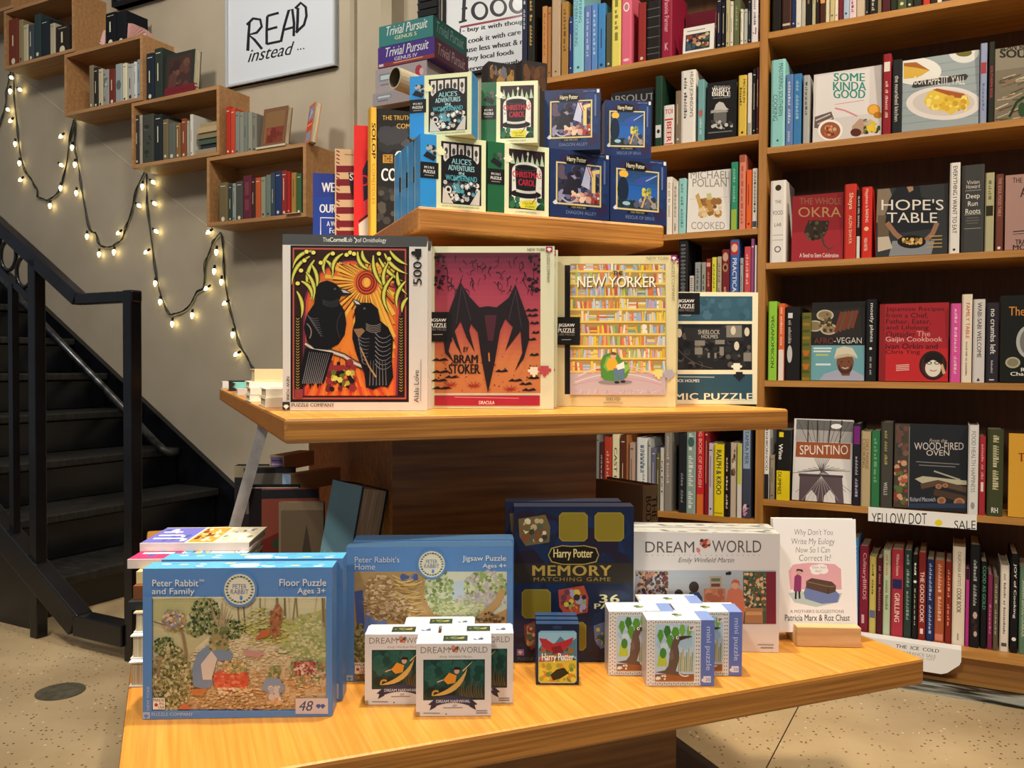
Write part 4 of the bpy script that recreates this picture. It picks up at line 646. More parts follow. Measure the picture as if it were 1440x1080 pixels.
def shell(x0, x1, y0, y1, flip, label):
    ua, za = wall_px(x0, y1, PC+.03); ub, zb = wall_px(x1, y0, PC+.03); wd = ub-ua; ht = zb-topz(2); mb = MB(); n = 14; th = .05
    fan = [(wd*(i/n if not flip else 1-i/n), ht*(.25+.75*math.sin(math.pi*(.5+.5*i/n)) if True else 0)) for i in range(n+1)]
    pts = [(0 if not flip else wd, 0)] + fan + [(wd if not flip else 0, 0)]
    i0 = len(mb.v); m_ = len(pts)
    for y in (0, th): mb.v += [(x, y + (.006 if (k % 2) else 0)*(1 if y == 0 else 0), z) for k, (x, z) in enumerate(pts)]
    for k in range(1, m_-1): mb.f += [(i0, i0+k, i0+k+1), (i0+m_, i0+m_+k+1, i0+m_+k)]; mb.c += [lin('d8b0a8' if k % 2 else 'b8857c')]*2; mb.m += [0, 0]
    for k in range(m_): mb.f.append((i0+k, i0+m_+k, i0+m_+(k+1) % m_, i0+(k+1) % m_)); mb.c.append(lin('c89a90')); mb.m.append(0)
    tag(mb.build('shell_bookend', 'gloss', mw=mat4(bw(ua, PC+.03, topz(2)+.0005), BK)), label, 'bookend', 'shell bookends')
shell(178.5, 204, 26, 49, False, 'pink ridged shell bookend holding up two black books from their far side')
shell(139, 147, 42, 57, True, 'pink ridged shell bookend peeking out on the stair side of the black books')
row([(317.5, 323.5, 150, 'b03428'), (324, 330, 152, 'c0482e'), (330.5, 336, 157, '80867e'), (336.5, 342, 158, '8a8a7c'), (342.5, 348, 157, '767c74'), (348.5, 354, 158, '90907e'), (354.5, 360.5, 160, '7e7c70')], PC+.01, topz(0), 'on top of the lowest box shelf', g_, SP, dep=.14, seed=33, mat='cloth')
a0 = wall_px(368, 190, PC+.03)[0]
face_book(mat4(bw(a0, PC+.02, topz(0)+.010), BK, tip=8), .145, .03, .185, '74543c', 'brown book with red panel leaning on top of the lowest box shelf', g_, lambda a, mw: (a.R(.12, .12, .9, .9, '80603f'), a.R(.2, .1, .9, .5, '7a3a2c'), a.blobs(.2, .1, .9, .5, 9, ['8a4a36', '6a2e26'], .1, 3)), mat='cloth')
lying_book(mat4(bw(a0-.002, PC-.005, topz(0)+.0005), BK), .175, .009, .15, 'c8c0a8', 'thin grey paper booklet lying under the leaning brown book', g_)
def c_sign(a, mw): a.R(.06, .04, .94, .96, 'c8542f'); a.R(.14, .60, .86, .92, '7a90b0'); a.R(.06, .38, .94, .54, 'd8432f'); a.R(.14, .06, .86, .30, '8a96aa'); a.L([(.15, .47), (.85, .47)], .05, 'e8c0a8'); a.blobs(.2, .65, .8, .88, 8, ['4a5a7a', 'a8b8cc'], .09, 3)
a0 = wall_px(431, 180, PC+.06)[0]
face_book(mat4(bw(a0, PC+.045, topz(0)+.001), BK-.55, tip=8), .085, .028, .18, 'c87a4a', 'small orange and blue book standing alone above the lowest box shelf', g_, c_sign, side='c8a070')
mb = MB(); mb.box(0, .085, -.012, .05, 0, .0012, 'f0ece4'); tag(mb.build('paper_card', 'paper', mw=mat4(bw(wall_px(403, 302, PC)[0], PC-.002, inz(0)+.0005), BK)), 'white paper card jutting over the lip of the lowest box shelf', 'card')
# ---------------------------------------------------------------- puzzle boxes and games on the table
def fit(A, pxr, yaw, pyt, pxt=None):
    """width and height of a front face standing at A (its lower left corner) whose right edge shows at pxr and top at pyt"""
    d = Vector((math.cos(yaw), math.sin(yaw), 0)); lo, hi = .01, 1.2
    for _ in range(40):
        md = (lo+hi)/2
        if pr(A+d*md)[0] < pxr: lo = md
        else: hi = md
    n = Vector((-d.y, d.x, 0)); pxl = pr(A)[0]
    return lo, hp(pxl if pxt is None else pxt, pyt, n, A.dot(n)).z-A.z
def LV(yaw, dx, dy): return Vector((math.cos(yaw)*dx-math.sin(yaw)*dy, math.sin(yaw)*dx+math.cos(yaw)*dy, 0))
def copy_thing(o, mw, label, group=None):
    mw = mw.copy(); mw.translation.z += .0006
    c = o.copy(); COL.objects.link(c); c.matrix_world = mw; c['label'] = label
    if group: c['group'] = group
    for ch in o.children:
        k = ch.copy(); COL.objects.link(k); k.parent = c
        for g in ch.children:
            q = g.copy(); COL.objects.link(q); q.parent = k
    return c
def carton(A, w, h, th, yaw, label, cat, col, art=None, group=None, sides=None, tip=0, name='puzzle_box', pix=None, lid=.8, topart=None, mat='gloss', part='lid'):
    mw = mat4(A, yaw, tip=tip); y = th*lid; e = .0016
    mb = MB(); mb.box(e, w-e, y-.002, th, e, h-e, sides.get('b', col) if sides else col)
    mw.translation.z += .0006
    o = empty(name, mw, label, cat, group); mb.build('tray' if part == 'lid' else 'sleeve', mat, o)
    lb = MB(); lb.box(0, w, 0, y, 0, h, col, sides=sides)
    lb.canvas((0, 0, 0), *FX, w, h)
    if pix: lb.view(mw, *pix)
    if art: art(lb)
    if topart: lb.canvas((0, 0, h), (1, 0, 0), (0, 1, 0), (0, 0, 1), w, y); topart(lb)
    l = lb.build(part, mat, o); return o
def piece(a, x, y, r, c):
    """jigsaw piece; y axis follows the canvas"""
    a.G([(x-r, y-r), (x+r, y-r), (x+r, y+r), (x-r, y+r)], c)
    for dx, dy in ((1.25, 0), (0, 1.25), (-1.25, 0)): a.E(x+dx*r, y+dy*r, r*.42, r*.42, c, 12)
def mix(a, b, t): x, y = lin(a), lin(b); return tuple(p+(q-p)*t for p, q in zip(x, y))
def vgrad(a, x0, y0, x1, y1, cols, n=16):
    """printed colour wash in bands"""
    for i in range(n):
        t = (i+.5)/n*(len(cols)-1); k = min(int(t), len(cols)-2); a.R(x0, y0+(y1-y0)*i/n, x1, y0+(y1-y0)*(i+1)/n, mix(cols[k], cols[k+1], t-k))
def arcpts(x0, y0, x1, y1, bend, n=7):
    dx, dy = x1-x0, y1-y0
    return [(x0+dx*t-dy*bend*4*t*(1-t), y0+dy*t+dx*bend*4*t*(1-t)) for t in [i/(n-1) for i in range(n)]]
# ---- middle shelf, front row
def a_birds(a):
    rg = random.Random(2)
    a.G([(64, 70), (860, 82), (848, 143), (64, 132)], '4b4d4d'); a.T('The', 285, 92, 322, 116, 'e6e6e2', .0); a.T('Cornell', 323, 92, 410, 116, 'f4f4f0', .03); a.T('Lab', 411, 92, 445, 116, 'e6e6e2', 0); a.T('of Ornithology', 474, 95, 630, 126, 'e6e6e2', .0); a.L([(455, 92), (470, 105), (462, 122)], 5, 'e6e6e2')
    a.G([(110, 135), (754, 142), (752, 986), (110, 986)], '1c1210')
    for x0, y0, x1, y1, c in ((122, 148, 738, 970, 'b4544a'), (130, 157, 730, 961, '2a1512')): a.G([(x0, y0), (x1, y0+6), (x1, y1), (x0, y1)], c)
    a.G([(134, 162), (726, 168), (726, 950), (134, 950)], '31180f')
    arch = [(175, 950)]+[(445+265*math.cos(t), 480-265*math.sin(t)) for t in [math.pi*(1-i/20) for i in range(21)]]+[(690, 950)]
    a.G(arch, '7a2a4a'); a.G([(445+(x-445)*.955, 470+(y-470)*.975 if y < 940 else y) for x, y in arch], 'd2552c'); a.G([(445+(x-445)*.9, 480+(y-480)*.93 if y < 940 else y) for x, y in arch], 'dc6f30')
    for i in range(44):
        t = 2*math.pi*i/44; r = (160+120*rg.random()) if math.sin(t) > .2 else (220+260*rg.random()); cx, cy = 522, 335
        x1, y1 = cx+r*math.cos(t), cy-r*math.sin(t)
        if math.sin(t) < 0 and False: continue
        x1 = min(max(x1, 205), 672); y1 = min(max(y1, 235), 900)
        a.L([(cx+70*math.cos(t), cy-70*math.sin(t)), (x1, y1)], (9, 22 if i % 2 else 14), 'eab648' if i % 2 else 'e2922e')
        a.L([(cx+72*math.cos(t+.07), cy-72*math.sin(t+.07)), (min(max(cx+r*.8*math.cos(t+.07), 205), 672), min(max(cy-r*.8*math.sin(t+.07), 235), 900))], (2, 6), '4a1a10')
    for r, c in ((64, '8c2c1c'), (58, 'c8582a'), (50, '5c1c14'), (43, 'c23a22'), (34, '7a2416'), (28, 'dc8a30')): a.E(522, 337, r*.9, r, c, 30)
    a.E(524, 337, 16, 24, 'eeb24c', 16)
    a.G([(340, 660), (440, 470), (470, 690), (500, 900), (300, 940)], 'e2832e')
    for k in range(16): a.L([(196+k*30, 950), (300+k*13, 690+(k % 3)*20)], (16, 3), ('c8402a', 'e07a34')[k % 2])
    # leaves
    LV = [(230, 165, 122, 260, .18), (215, 195, 118, 350, .15), (240, 215, 205, 370, .12), (225, 240, 250, 375, -.12), (195, 280, 230, 440, -.15), (170, 330, 225, 430, -.2), (145, 385, 168, 530, -.12), (330, 175, 300, 300, .2), (300, 215, 335, 310, -.2), (395, 180, 345, 300, .2), (475, 170, 545, 270, .2), (500, 165, 545, 235, .2), (560, 190, 625, 370, .12), (590, 205, 720, 330, .1), (620, 180, 745, 290, .12), (640, 230, 660, 410, .2), (650, 165, 745, 240, .1), (690, 280, 742, 400, .14), (670, 300, 655, 515, .22), (735, 330, 690, 480, .15), (745, 420, 715, 500, .12)]
    for x0, y0, x1, y1, b in LV:
        p = arcpts(x0, y0, x1, y1, b, 8)
        for wd, c in ((30, '171009'), (19, 'b8b83c'), (6, 'e2dc74')):
            ww = [wd*math.sin(math.pi*(.12+.86*i/7)) for i in range(8)]
            n = len(p); up = []; dn = []
            for i, (x, y) in enumerate(p):
                tx, ty = p[min(i+1, n-1)][0]-p[max(i-1, 0)][0], p[min(i+1, n-1)][1]-p[max(i-1, 0)][1]; l = math.hypot(tx, ty)
                up.append((x-ty/l*ww[i]/2, y+tx/l*ww[i]/2)); dn.append((x+ty/l*ww[i]/2, y-tx/l*ww[i]/2))
            for i in range(n-1): a.poly([a._p(*q) for q in (up[i], dn[i], dn[i+1], up[i+1])], c, a.cv[6])
            a.k += 1
    for x, y in ((198, 170), (235, 175), (340, 180), (186, 218), (168, 272), (150, 342), (275, 230), (415, 187), (434, 175), (455, 182), (590, 181), (645, 209)): a.E(x, y, 15, 14, '1c140a', 12); a.E(x, y, 12, 11, 'e6dc62', 12)
    for x in (150, 710):
        a.R(x-13, 945, x+13, 520, '16110c')
        for i in range(27): a.L([(x-9, 530+i*15), (x, 538+i*15), (x+9, 530+i*15)], 4, 'a8923c')
    # branch, flowers
    for wd, c in ((34, '120e0c'), (22, '9a9084'), (8, 'd8d0c4')): a.L([(190, 668), (240, 700), (330, 712), (400, 735), (460, 775), (540, 808)], (wd*.7, wd), c)
    a.blobs(300, 750, 470, 930, 30, ['6a2028', '8a2a30', '1c140c'], 20, 5); a.blobs(330, 810, 460, 900, 26, ['a8a83c', '5a6a24', 'd2cc60', '1c140c'], 13, 6)
    # left bird
    K = '0d0c0e'
    for k in range(9): a.G([(190+k*17, 690+k*3), (216+k*16, 694+k*3), (196+k*13, 860), (176+k*14, 915-(k % 3)*14), (160+k*14, 850)], K)
    a.G([(252, 360), (275, 335), (310, 326), (350, 340), (375, 362), (385, 410), (372, 440), (404, 490), (414, 560), (405, 620), (370, 672), (310, 702), (240, 696), (200, 655), (184, 580), (200, 510), (238, 455), (246, 410)], K)
    a.G([(378, 368), (410, 375), (446, 397), (410, 408), (382, 410)], '17171a'); a.G([(385, 376), (408, 380), (436, 396), (398, 392)], 'b4b8c0'); a.E(352, 372, 7, 6, '4a4a50', 10)
    for i in range(9): a.L(arcpts(200+i*9, 510+i*14, 262+i*3, 530+i*12, .2, 5), (5, 2), '5a5a60')
    for i in range(11): a.L([(214+i*11, 712+i), (176+i*10, 885)], (2, 5), '77777c')
    for i in range(7): a.L(arcpts(285, 430+i*4, 372, 425+i*6, .15, 5), 2, '3a3a40')
    a.L(arcpts(200, 560, 215, 640, -.2, 6), 6, '8a7a68'); a.L(arcpts(388, 500, 380, 640, .15, 6), 4, '34343a')
    # right bird
    a.G([(458, 485), (470, 465), (505, 446), (550, 448), (585, 480), (598, 545), (640, 580), (668, 640), (660, 760), (668, 850), (640, 905), (600, 900), (560, 918), (520, 905), (512, 830), (470, 730), (446, 640), (448, 590), (462, 545)], K)
    a.G([(444, 424), (478, 436), (500, 452), (478, 472), (460, 456)], '17171a'); a.G([(450, 430), (478, 442), (490, 456), (468, 454)], 'c0c2c8'); a.E(512, 478, 7, 6, '55555c', 10)
    for i in range(8): a.L(arcpts(470+i*4, 600+i*22, 540-i*2, 640+i*20, .25, 5), (6, 2), '6a6a70'); a.L(arcpts(570, 610+i*24, 655, 620+i*24, .3, 5), (5, 2), '77777c')
    for i in range(6): a.L([(545+i*16, 760), (540+i*18, 895)], (2, 5), '6a6a70')
    for i in range(5): a.L(arcpts(520, 560+i*8, 600, 560+i*10, .15, 5), 3, '8a8078')
    a.G([(452, 590), (500, 585), (515, 600), (480, 640)], '8a6a4a'); a.L([(490, 690), (535, 790), (575, 850)], (6, 10), 'b08a5a')
    a.R(135, 960, 178, 915, '8a3a38')
    # margins
    a.T('500', 776, 225, 822, 350, '1e1d1c', .02, 0, 90); a.R(785, 200, 820, 155, '1e1d1c'); a.E(778, 178, 14, 11, '1e1d1c', 12); a.E(802, 205, 9, 9, '1e1d1c', 12); a.R(797, 214, 807, 198, '1e1d1c')
    a.T('Alala Love', 780, 812, 806, 988, '3a3a3a', .0, 0, 90); a.L([(782, 843), (782, 852)], 3, '3a3a3a'); a.L([(816, 980), (818, 752)], 3, '8a8884')
    a.T('NEW YORK', 90, 848, 106, 978, '2a2a2a', .02, 0, -90); a.R(68, 1028, 108, 984, '2c2b2a'); piece(a, 88, 1008, 9, 'e8e6e0'); a.T('PUZZLE COMPANY', 118, 991, 348, 1010, '4a4844', .02)
def jig(a, x0, y0, x1, y1, tx=None):
    a.R(x0, y1, x1, y0, '151413'); tx = tx or x0+10; w = x1-x0
    a.T('JIGSAW', tx, y0+38, tx+94, y0+62, 'f0eee8', .035); a.T('PUZZLE', tx, y0+66, tx+94, y0+90, 'f0eee8', .035); a.T('1000 PIECES', tx, y0+94, tx+94, y0+108, '8a8884', 0); a.L([(tx+18, y0+132), (tx+74, y0+131)], 4, 'a8a6a0')
def a_wings(a):
    vgrad(a, 88, 105, 706, 925, ['4e2030', '93364e', 'a84654', 'b85c4a', 'c47a48', 'bc7646'], 26)
    rg = random.Random(5); K = '1d1518'
    for i in range(70):
        x, y = rg.uniform(100, 680), rg.uniform(115, 330); a.L(arcpts(x, y, min(max(x+rg.uniform(-28, 28), 95), 700), y+rg.uniform(15, 60), rg.uniform(-.4, .4), 5), (rg.uniform(2, 9), 2), K)
    for i in range(46):
        x = rg.choice((rg.uniform(92, 150), rg.uniform(640, 700))); y = rg.uniform(110, 330); a.E(x, y, rg.uniform(5, 18), rg.uniform(4, 12), K, 7)
    for x, y, s in ((655, 440, 40), (660, 470, 36), (672, 515, 30), (680, 570, 26), (650, 610, 34), (670, 700, 30), (560, 850, 44), (620, 870, 40), (640, 905, 44), (120, 730, 50), (125, 800, 55), (115, 850, 50), (130, 895, 60), (190, 830, 44), (480, 795, 40), (670, 835, 40)):
        a.G([(x-s, y+6), (x-s*.4, y-10), (x-4, y), (x+6, y-4), (x+min(s, 700-x)*.6, y-10), (x+min(s, 702-x), y+4), (x+2, y+9)], K)
    for i in range(60): a.E(rg.uniform(110, 690), rg.uniform(700, 915), rg.uniform(1.5, 6), rg.uniform(1.5, 5), rg.choice((K, '7a1f22', 'a82a24')), 6)
    for x, y in ((320, 885), (530, 905), (180, 880)):
        for k in range(9): a.L([(x, y), (x+45*math.cos(k*.7), y-22*math.sin(k*.7)-8)], (6, 2), '9a2a24')
    # a plain winged shape hanging point down, no figure
    a.G([(238, 275), (290, 360), (350, 425), (400, 418), (450, 425), (520, 370), (560, 290), (600, 400), (640, 510), (640, 610), (610, 720), (555, 800), (600, 690), (590, 560), (560, 600), (500, 680), (545, 540), (500, 490), (470, 560), (440, 740), (400, 925), (365, 740), (340, 570), (300, 520), (290, 560), (325, 690), (275, 600), (240, 505), (205, 560), (250, 710), (215, 650), (190, 590), (170, 680), (210, 760), (150, 690), (140, 600), (175, 440)], '201a1e')
    a.G([(380, 470), (450, 470), (430, 620), (400, 620)], '4a2430'); a.L([(405, 690), (408, 740)], 8, 'c07a48')
    for x0, y0, x1, y1 in ((245, 300, 215, 520), (250, 310, 300, 500), (560, 320, 595, 540), (560, 330, 520, 500)): a.L([(x0, y0), (x1, y1)], 3, '4a3a42')
    a.T('BY', 255, 655, 286, 686, K, .03, .2); a.T('BRAM', 203, 702, 340, 750, K, .05); a.T('STOKER', 172, 756, 350, 812, K, .05)
    a.R(88, 998, 702, 938, 'a4243a'); a.L([(205, 948), (580, 955)], 4, 'd88a88'); a.T('DRACULA', 348, 970, 438, 990, 'f0e0d8', .02)
    jig(a, 60, 452, 190, 625, 62); a.T('NEW YORK', 630, 80, 735, 95, '5a5a4a', .02); a.R(738, 102, 776, 70, '9a2a44'); piece(a, 757, 86, 8, 'f0e6e0'); a.T('PUZZLE COMPANY', 744, 108, 760, 282, '5a5a4a', .01, 0, -90)
    piece(a, 668, 795, 22, 'e2dcc0'); piece(a, 730, 790, 24, 'b84a52')
def a_shelves(a):
    a.R(100, 932, 132, 178, '191615'); a.R(132, 935, 688, 170, 'd9bb6c'); rg = random.Random(9)
    cols = ['e2d2a8', 'c8d0c8', 'e0c43c', 'd87a4a', '8fb0c8', 'b8a0c0', 'e8e2d0', 'a8b860', 'd8a838', 'c05a4a', 'e6cf6a', 'b8c0d8', '7a9a6a', 'e0a070']
    for sy, hh in ((212, 42), (285, 66), (360, 68), (435, 66), (508, 66), (580, 60), (650, 62), (722, 60), (798, 64)):
        a.R(132, sy-4, 688, sy-hh, 'a88a50'); x = 134
        while x < 684:
            w = rg.uniform(7, 17); h = rg.uniform(.6, .92)*hh
            if rg.random() < .08 and x < 630:
                for j in range(4): a.R(x, sy-4-j*9, x+44, sy-12-j*9, rg.choice(cols))
                x += 46; continue
            ln = rg.choice((0, 0, 0, 6, -6)); a.G([(x, sy-4), (min(x+w, 687), sy-4), (min(x+w+ln, 687), sy-4-h), (max(x+ln, 133), sy-4-h)], rg.choice(cols)); 
            if rg.random() < .3: a.R(x+2, sy-h*.5, min(x+w-2, 686), sy-h*.5-5, '8a6a4a')
            x += w+1
        a.R(132, sy+7, 688, sy-4, 'e6c860'); a.R(132, sy+11, 688, sy+7, '9a7a34')
    a.R(132, 935, 688, 808, 'b9adb4')
    for k in range(4): a.L(arcpts(150+k*10, 880-k*18, 670-k*10, 880-k*18, -.08-.02*k, 14), 5, ('c890a0', 'd8d0d4')[k % 2]); 
    for i in range(40): x = rg.uniform(140, 675); a.L([(x, rg.uniform(900, 930))]+[(x+8, rg.uniform(900, 930))], 3, rg.choice(('c890a0', '9a98b0', 'd8d0d4')))
    a.E(395, 860, 100, 14, '8a828c', 24)
    a.G([(312, 830), (308, 750), (325, 705), (365, 690), (410, 695), (430, 730), (470, 752), (480, 790), (460, 835), (400, 858), (335, 850)], '4f8a3c'); a.G([(325, 770), (345, 715), (380, 705), (385, 780), (350, 800)], '7ab04c'); a.G([(440, 760), (475, 755), (478, 785), (450, 810)], '86b852')
    a.G([(340, 760), (355, 722), (395, 722), (415, 760), (400, 790), (355, 792)], 'd8ac34'); a.E(384, 706, 17, 20, 'd8a88a', 16); a.G([(366, 700), (378, 684), (402, 690), (398, 704)], '6a4a34')
    a.G([(385, 780), (450, 785), (448, 850), (425, 850), (420, 810), (410, 855), (388, 850)], '5d7896'); a.G([(398, 765), (445, 740), (450, 778), (410, 790)], 'eceae2'); a.E(405, 862, 16, 7, '2a221e', 12); a.E(440, 858, 16, 7, '2a221e', 12)
    for dx, c in ((5, '4a3a28'), (0, 'f6efdc')): a.T('NEW YORKER', 175+dx, 246+dx, 632+dx, 308+dx, c, .01); a.T('THE', 380+dx/2, 212+dx/2, 438+dx/2, 236+dx/2, '3a2e22' if dx else '5a4a34', .02)
    a.T('SHELVED', 342, 950, 425, 966, '5a4c34', .02); a.T('Cover by Paul Cassel', 325, 976, 440, 990, '7a6c50', 0) if False else a.L([(325, 982), (440, 983)], 5, '9a8c68')
    jig(a, 55, 482, 190, 643, 64); a.T('NEW YORK', 578, 130, 708, 148, '7a7054', .0); a.R(720, 154, 755, 120, '8a2a62'); piece(a, 737, 138, 8, 'f0e2ea'); a.T('PUZZLE COMPANY', 724, 160, 741, 390, '7a7054', .0, 0, -90)
    piece(a, 648, 808, 22, 'e8d684'); piece(a, 706, 812, 23, 'a8a8b4')
def a_street(a):
    a.R(0, 505, 532, 360, '35586a'); a.R(-30, 790, 530, 522, '1f2022'); a.R(-60, 965, 532, 815, '2c4c5c'); rg = random.Random(3)
    a.blobs(120, 370, 520, 500, 26, ['3c6072', '44687a', '305262'], 26, 4)
    a.blobs(90, 530, 525, 785, 90, ['2a2b2c', '3a3a3a', '161617', '54504a', '262c30'], 18, 5)
    a.G([(130, 545), (500, 545), (480, 620), (150, 620)], '2a2b2c'); a.T('SHERLOCK', 215, 556, 342, 582, 'a8a498', .02); a.T('HOLMES', 235, 585, 330, 606, 'a8a498', .02)
    for x0, y0, x1, y1 in ((195, 618, 255, 648), (315, 615, 370, 640), (195, 660, 240, 700), (340, 655, 365, 705), (270, 690, 283, 720), (310, 690, 322, 722), (480, 690, 525, 740), (380, 530, 470, 600)): a.R(x0, y1, x1, y0, '7a7870')
    for x, y in ((105, 575), (440, 650), (500, 568), (420, 560)): a.E(x, y, 15, 26, 'c8c0aa', 14)
    a.L(arcpts(90, 660, 300, 780, .1, 8), 4, '54504a'); a.L([(82, 830), (310, 833)], 6, '9aa6a8'); a.T('SHERLOCK HOLMES', 20, 845, 222, 862, 'e0e2dc', .02)
    a.T('MIC PUZZLE', 82, 926, 530, 965, 'e6dfc2', .03, 0, 0, 1.1); jig(a, 85, 340, 225, 465, 98); piece(a, 440, 770, 19, 'e4e0cc'); piece(a, 455, 822, 20, '1c2022')
T0 = TB
A = hz(397.6, 578, ZM); w, h = fit(A, 601, math.radians(5), 329.5)
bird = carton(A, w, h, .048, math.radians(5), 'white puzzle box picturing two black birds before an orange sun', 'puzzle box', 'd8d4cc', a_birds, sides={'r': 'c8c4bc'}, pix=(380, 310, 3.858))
copy_thing(bird, mat4(A+LV(math.radians(5), .006, .051), math.radians(5)), 'twin white puzzle box mostly hidden behind the two-bird puzzle')
A = hz(606.5, 574.5, ZM); w, h = fit(A, 778.5, math.radians(-3), 347)
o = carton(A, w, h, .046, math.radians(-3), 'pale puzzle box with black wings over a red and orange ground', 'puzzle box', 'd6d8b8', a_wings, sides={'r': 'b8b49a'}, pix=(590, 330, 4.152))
copy_thing(o, mat4(A+LV(math.radians(-3), .006, .050), math.radians(-3)), 'twin pale puzzle box tucked behind the red and orange winged puzzle')
A = hz(781.5, 571.5, ZM); w, h = fit(A, 950, math.radians(-6), 361)
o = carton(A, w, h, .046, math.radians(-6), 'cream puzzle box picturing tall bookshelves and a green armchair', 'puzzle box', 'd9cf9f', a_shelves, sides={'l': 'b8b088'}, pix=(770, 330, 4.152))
copy_thing(o, mat4(A+LV(math.radians(-6), .008, .053), math.radians(-6)), 'twin cream puzzle box hidden behind the bookshelf-and-armchair puzzle')
A = hz(925, 568.5, ZM); w, h = fit(A, 1064.5, math.radians(2), 410.5)
carton(A, w, h, .046, math.radians(2), 'cream and dark teal puzzle box farthest back on the middle shelf', 'puzzle box', 'dfdabc', a_street, pix=(930, 330, 4.155))

# ---- upper shelf: mini puzzles
def tagbox(a, s='MINI'): a.R(0, .40, .27, .62, '151413'); a.T('MINI', .06, .53, .2, .565, 'e8e6e0', .01, 0, 0, 1.5); a.T('PUZZLE', .05, .47, .22, .51, 'e8e6e0', .03); a.L([(.06, .44), (.2, .44)], .012, '8a8884')
def m_alice(a):
    a.R(0, 0, .24, 1, '2b8ad0'); a.G([(.31, .075), (.93, .075), (.93, .93), (.31, .93)], '151418'); W = 'd2ccc4'
    for i in range(5):
        x = .345+i*.115; a.R(x, .70, x+.085, .9, W); a.E(x+.042, .70, .042, .05, W, 12); a.E(x+.042, .80, .026, .05, '3a383c', 10); a.E(x+.042, .72, .02, .03, '8a8688', 8)
    a.E(.62, .50, .30, .27, '151418', 24)
    a.T("ALICE'S", .47, .63, .77, .71, '8fc4cc', .03); a.T('ADVENTURES', .42, .54, .82, .615, '9fd0d6', .03); a.T('IN', .58, .49, .66, .525, 'c8e0e0', .03); a.T('WONDERLAND', .38, .40, .86, .475, '4fa2b0', .03)
    a.blobs(.34, .1, .9, .40, 70, ['d8d2ca', 'b8b2ac', '3a3a40', '5a9aa8', '6a666a', 'e8e2d8'], .032, 4, 1)
    for p in (arcpts(.5, .4, .75, .3, .5), arcpts(.48, .33, .66, .36, -.6)): a.L(p, (.03, .012), '58a8b4')
    a.G([(.33, .08), (.5, .08), (.42, .2), (.34, .3)], 'c8c2b8'); a.G([(.9, .08), (.75, .08), (.86, .25), (.91, .3)], 'c8c2b8'); a.E(.42, .27, .05, .05, W, 14); a.E(.42, .27, .028, .028, '151418', 12)
    tagbox(a); a.G([(.04, .70), (.20, .64), (.24, .70), (.1, .77)], '1c1b1c'); a.blobs(.08, .72, .24, .86, 10, ['d8d4cc', '2a2a2c', 'a8a4a0'], .03, 3); piece(a, .31, .78, .045, 'e2e2b4'); a.T("ALICE'S ADVENTURES IN WONDERLAND", .32, .03, .9, .05, '5a5a4a', 0)
def m_carol(a):
    a.R(0, 0, .27, 1, '1d5c38'); a.R(.34, .08, .93, .93, '2a1a1e'); W = 'dcdad0'
    for i in range(7): a.G([(.37+i*.08, .72), (.40+i*.08, .88-.05*(i % 2)), (.44+i*.08, .72)], 'a8c0a0')
    a.R(.39, .12, .88, .62, W); a.E(.635, .62, .245, .14, W, 24); a.blobs(.4, .14, .87, .7, 40, ['9aa89a', 'b8bcb0', 'c8a8a0'], .016, 3)
    a.E(.65, .88, .02, .03, 'd8d8c8', 10); a.R(.645, .80, .655, .88, 'd8d8c8')
    a.E(.62, .30, .25, .062, '161418', 28); a.G([(.46, .34), (.44, .66), (.80, .69), (.78, .34)], '19171a'); a.E(.62, .675, .18, .045, '3a3438', 24); a.E(.62, .675, .15, .032, '161418', 24); a.L(arcpts(.46, .345, .78, .345, -.06), .04, 'c8c4bc')
    a.T('CHRISTMAS', .40, .535, .87, .62, 'b8283a', .04); a.T('CAROL', .50, .42, .77, .51, 'b8283a', .04)
    a.G([(.53, .10), (.79, .09), (.80, .20), (.70, .22), (.54, .20)], 'd8d038'); a.T('Charles', .57, .155, .73, .19, '5a5a14', .0, .3); a.T('Dickens', .6, .11, .76, .145, '5a5a14', 0, .3); a.L([(.72, .17), (.80, .28)], .012, '8a2a2a')
    a.blobs(.345, .085, .52, .26, 16, ['1d4a30', '2f6a44', '163824'], .04, 5); a.blobs(.80, .085, .925, .26, 14, ['1d4a30', '2f6a44', '163824'], .035, 6)
    tagbox(a); a.G([(.04, .72), (.2, .64), (.24, .70), (.1, .78)], '1c1b1c'); a.blobs(.08, .74, .24, .86, 8, ['2a2a2c', '5a5a5a', '1d4a30'], .03, 3); piece(a, .33, .78, .045, 'e2e2c4'); a.T('A CHRISTMAS CAROL', .45, .03, .8, .05, '5a5a4a', 0)
def m_hp(title, scene):
    def f(a):
        a.blobs(.02, .05, .98, .95, 14, ['1c2c58', '2a2448', '1a3566'], .12, 3); a.R(.1, .2, .86, .82, 'cdb878'); a.R(.125, .225, .835, .80, '26345a'); scene(a)
        a.G([(.24, .83), (.28, .92), (.35, .945), (.52, .945), (.60, .92), (.64, .83), (.60, .80), (.28, .80)], '14110d'); a.T('Harry Potter', .28, .82, .60, .91, 'd8ceb0', .04)
        a.R(.3, .155, .66, .19, '14110d'); a.T('100 PIECES', .36, .16, .6, .185, 'a89a68', .01); a.T(title, .27, .07, .78, .12, '6a7aa4', 0); a.R(.94, .93, .985, .985, 'd8d8cc'); a.T('NEW YORK', .7, .95, .92, .97, '8a94b0', 0); piece(a, .09, .22, .025, 'c8ccd4'); a.R(.9, .55, .93, .9, '5a6a94')
    return f
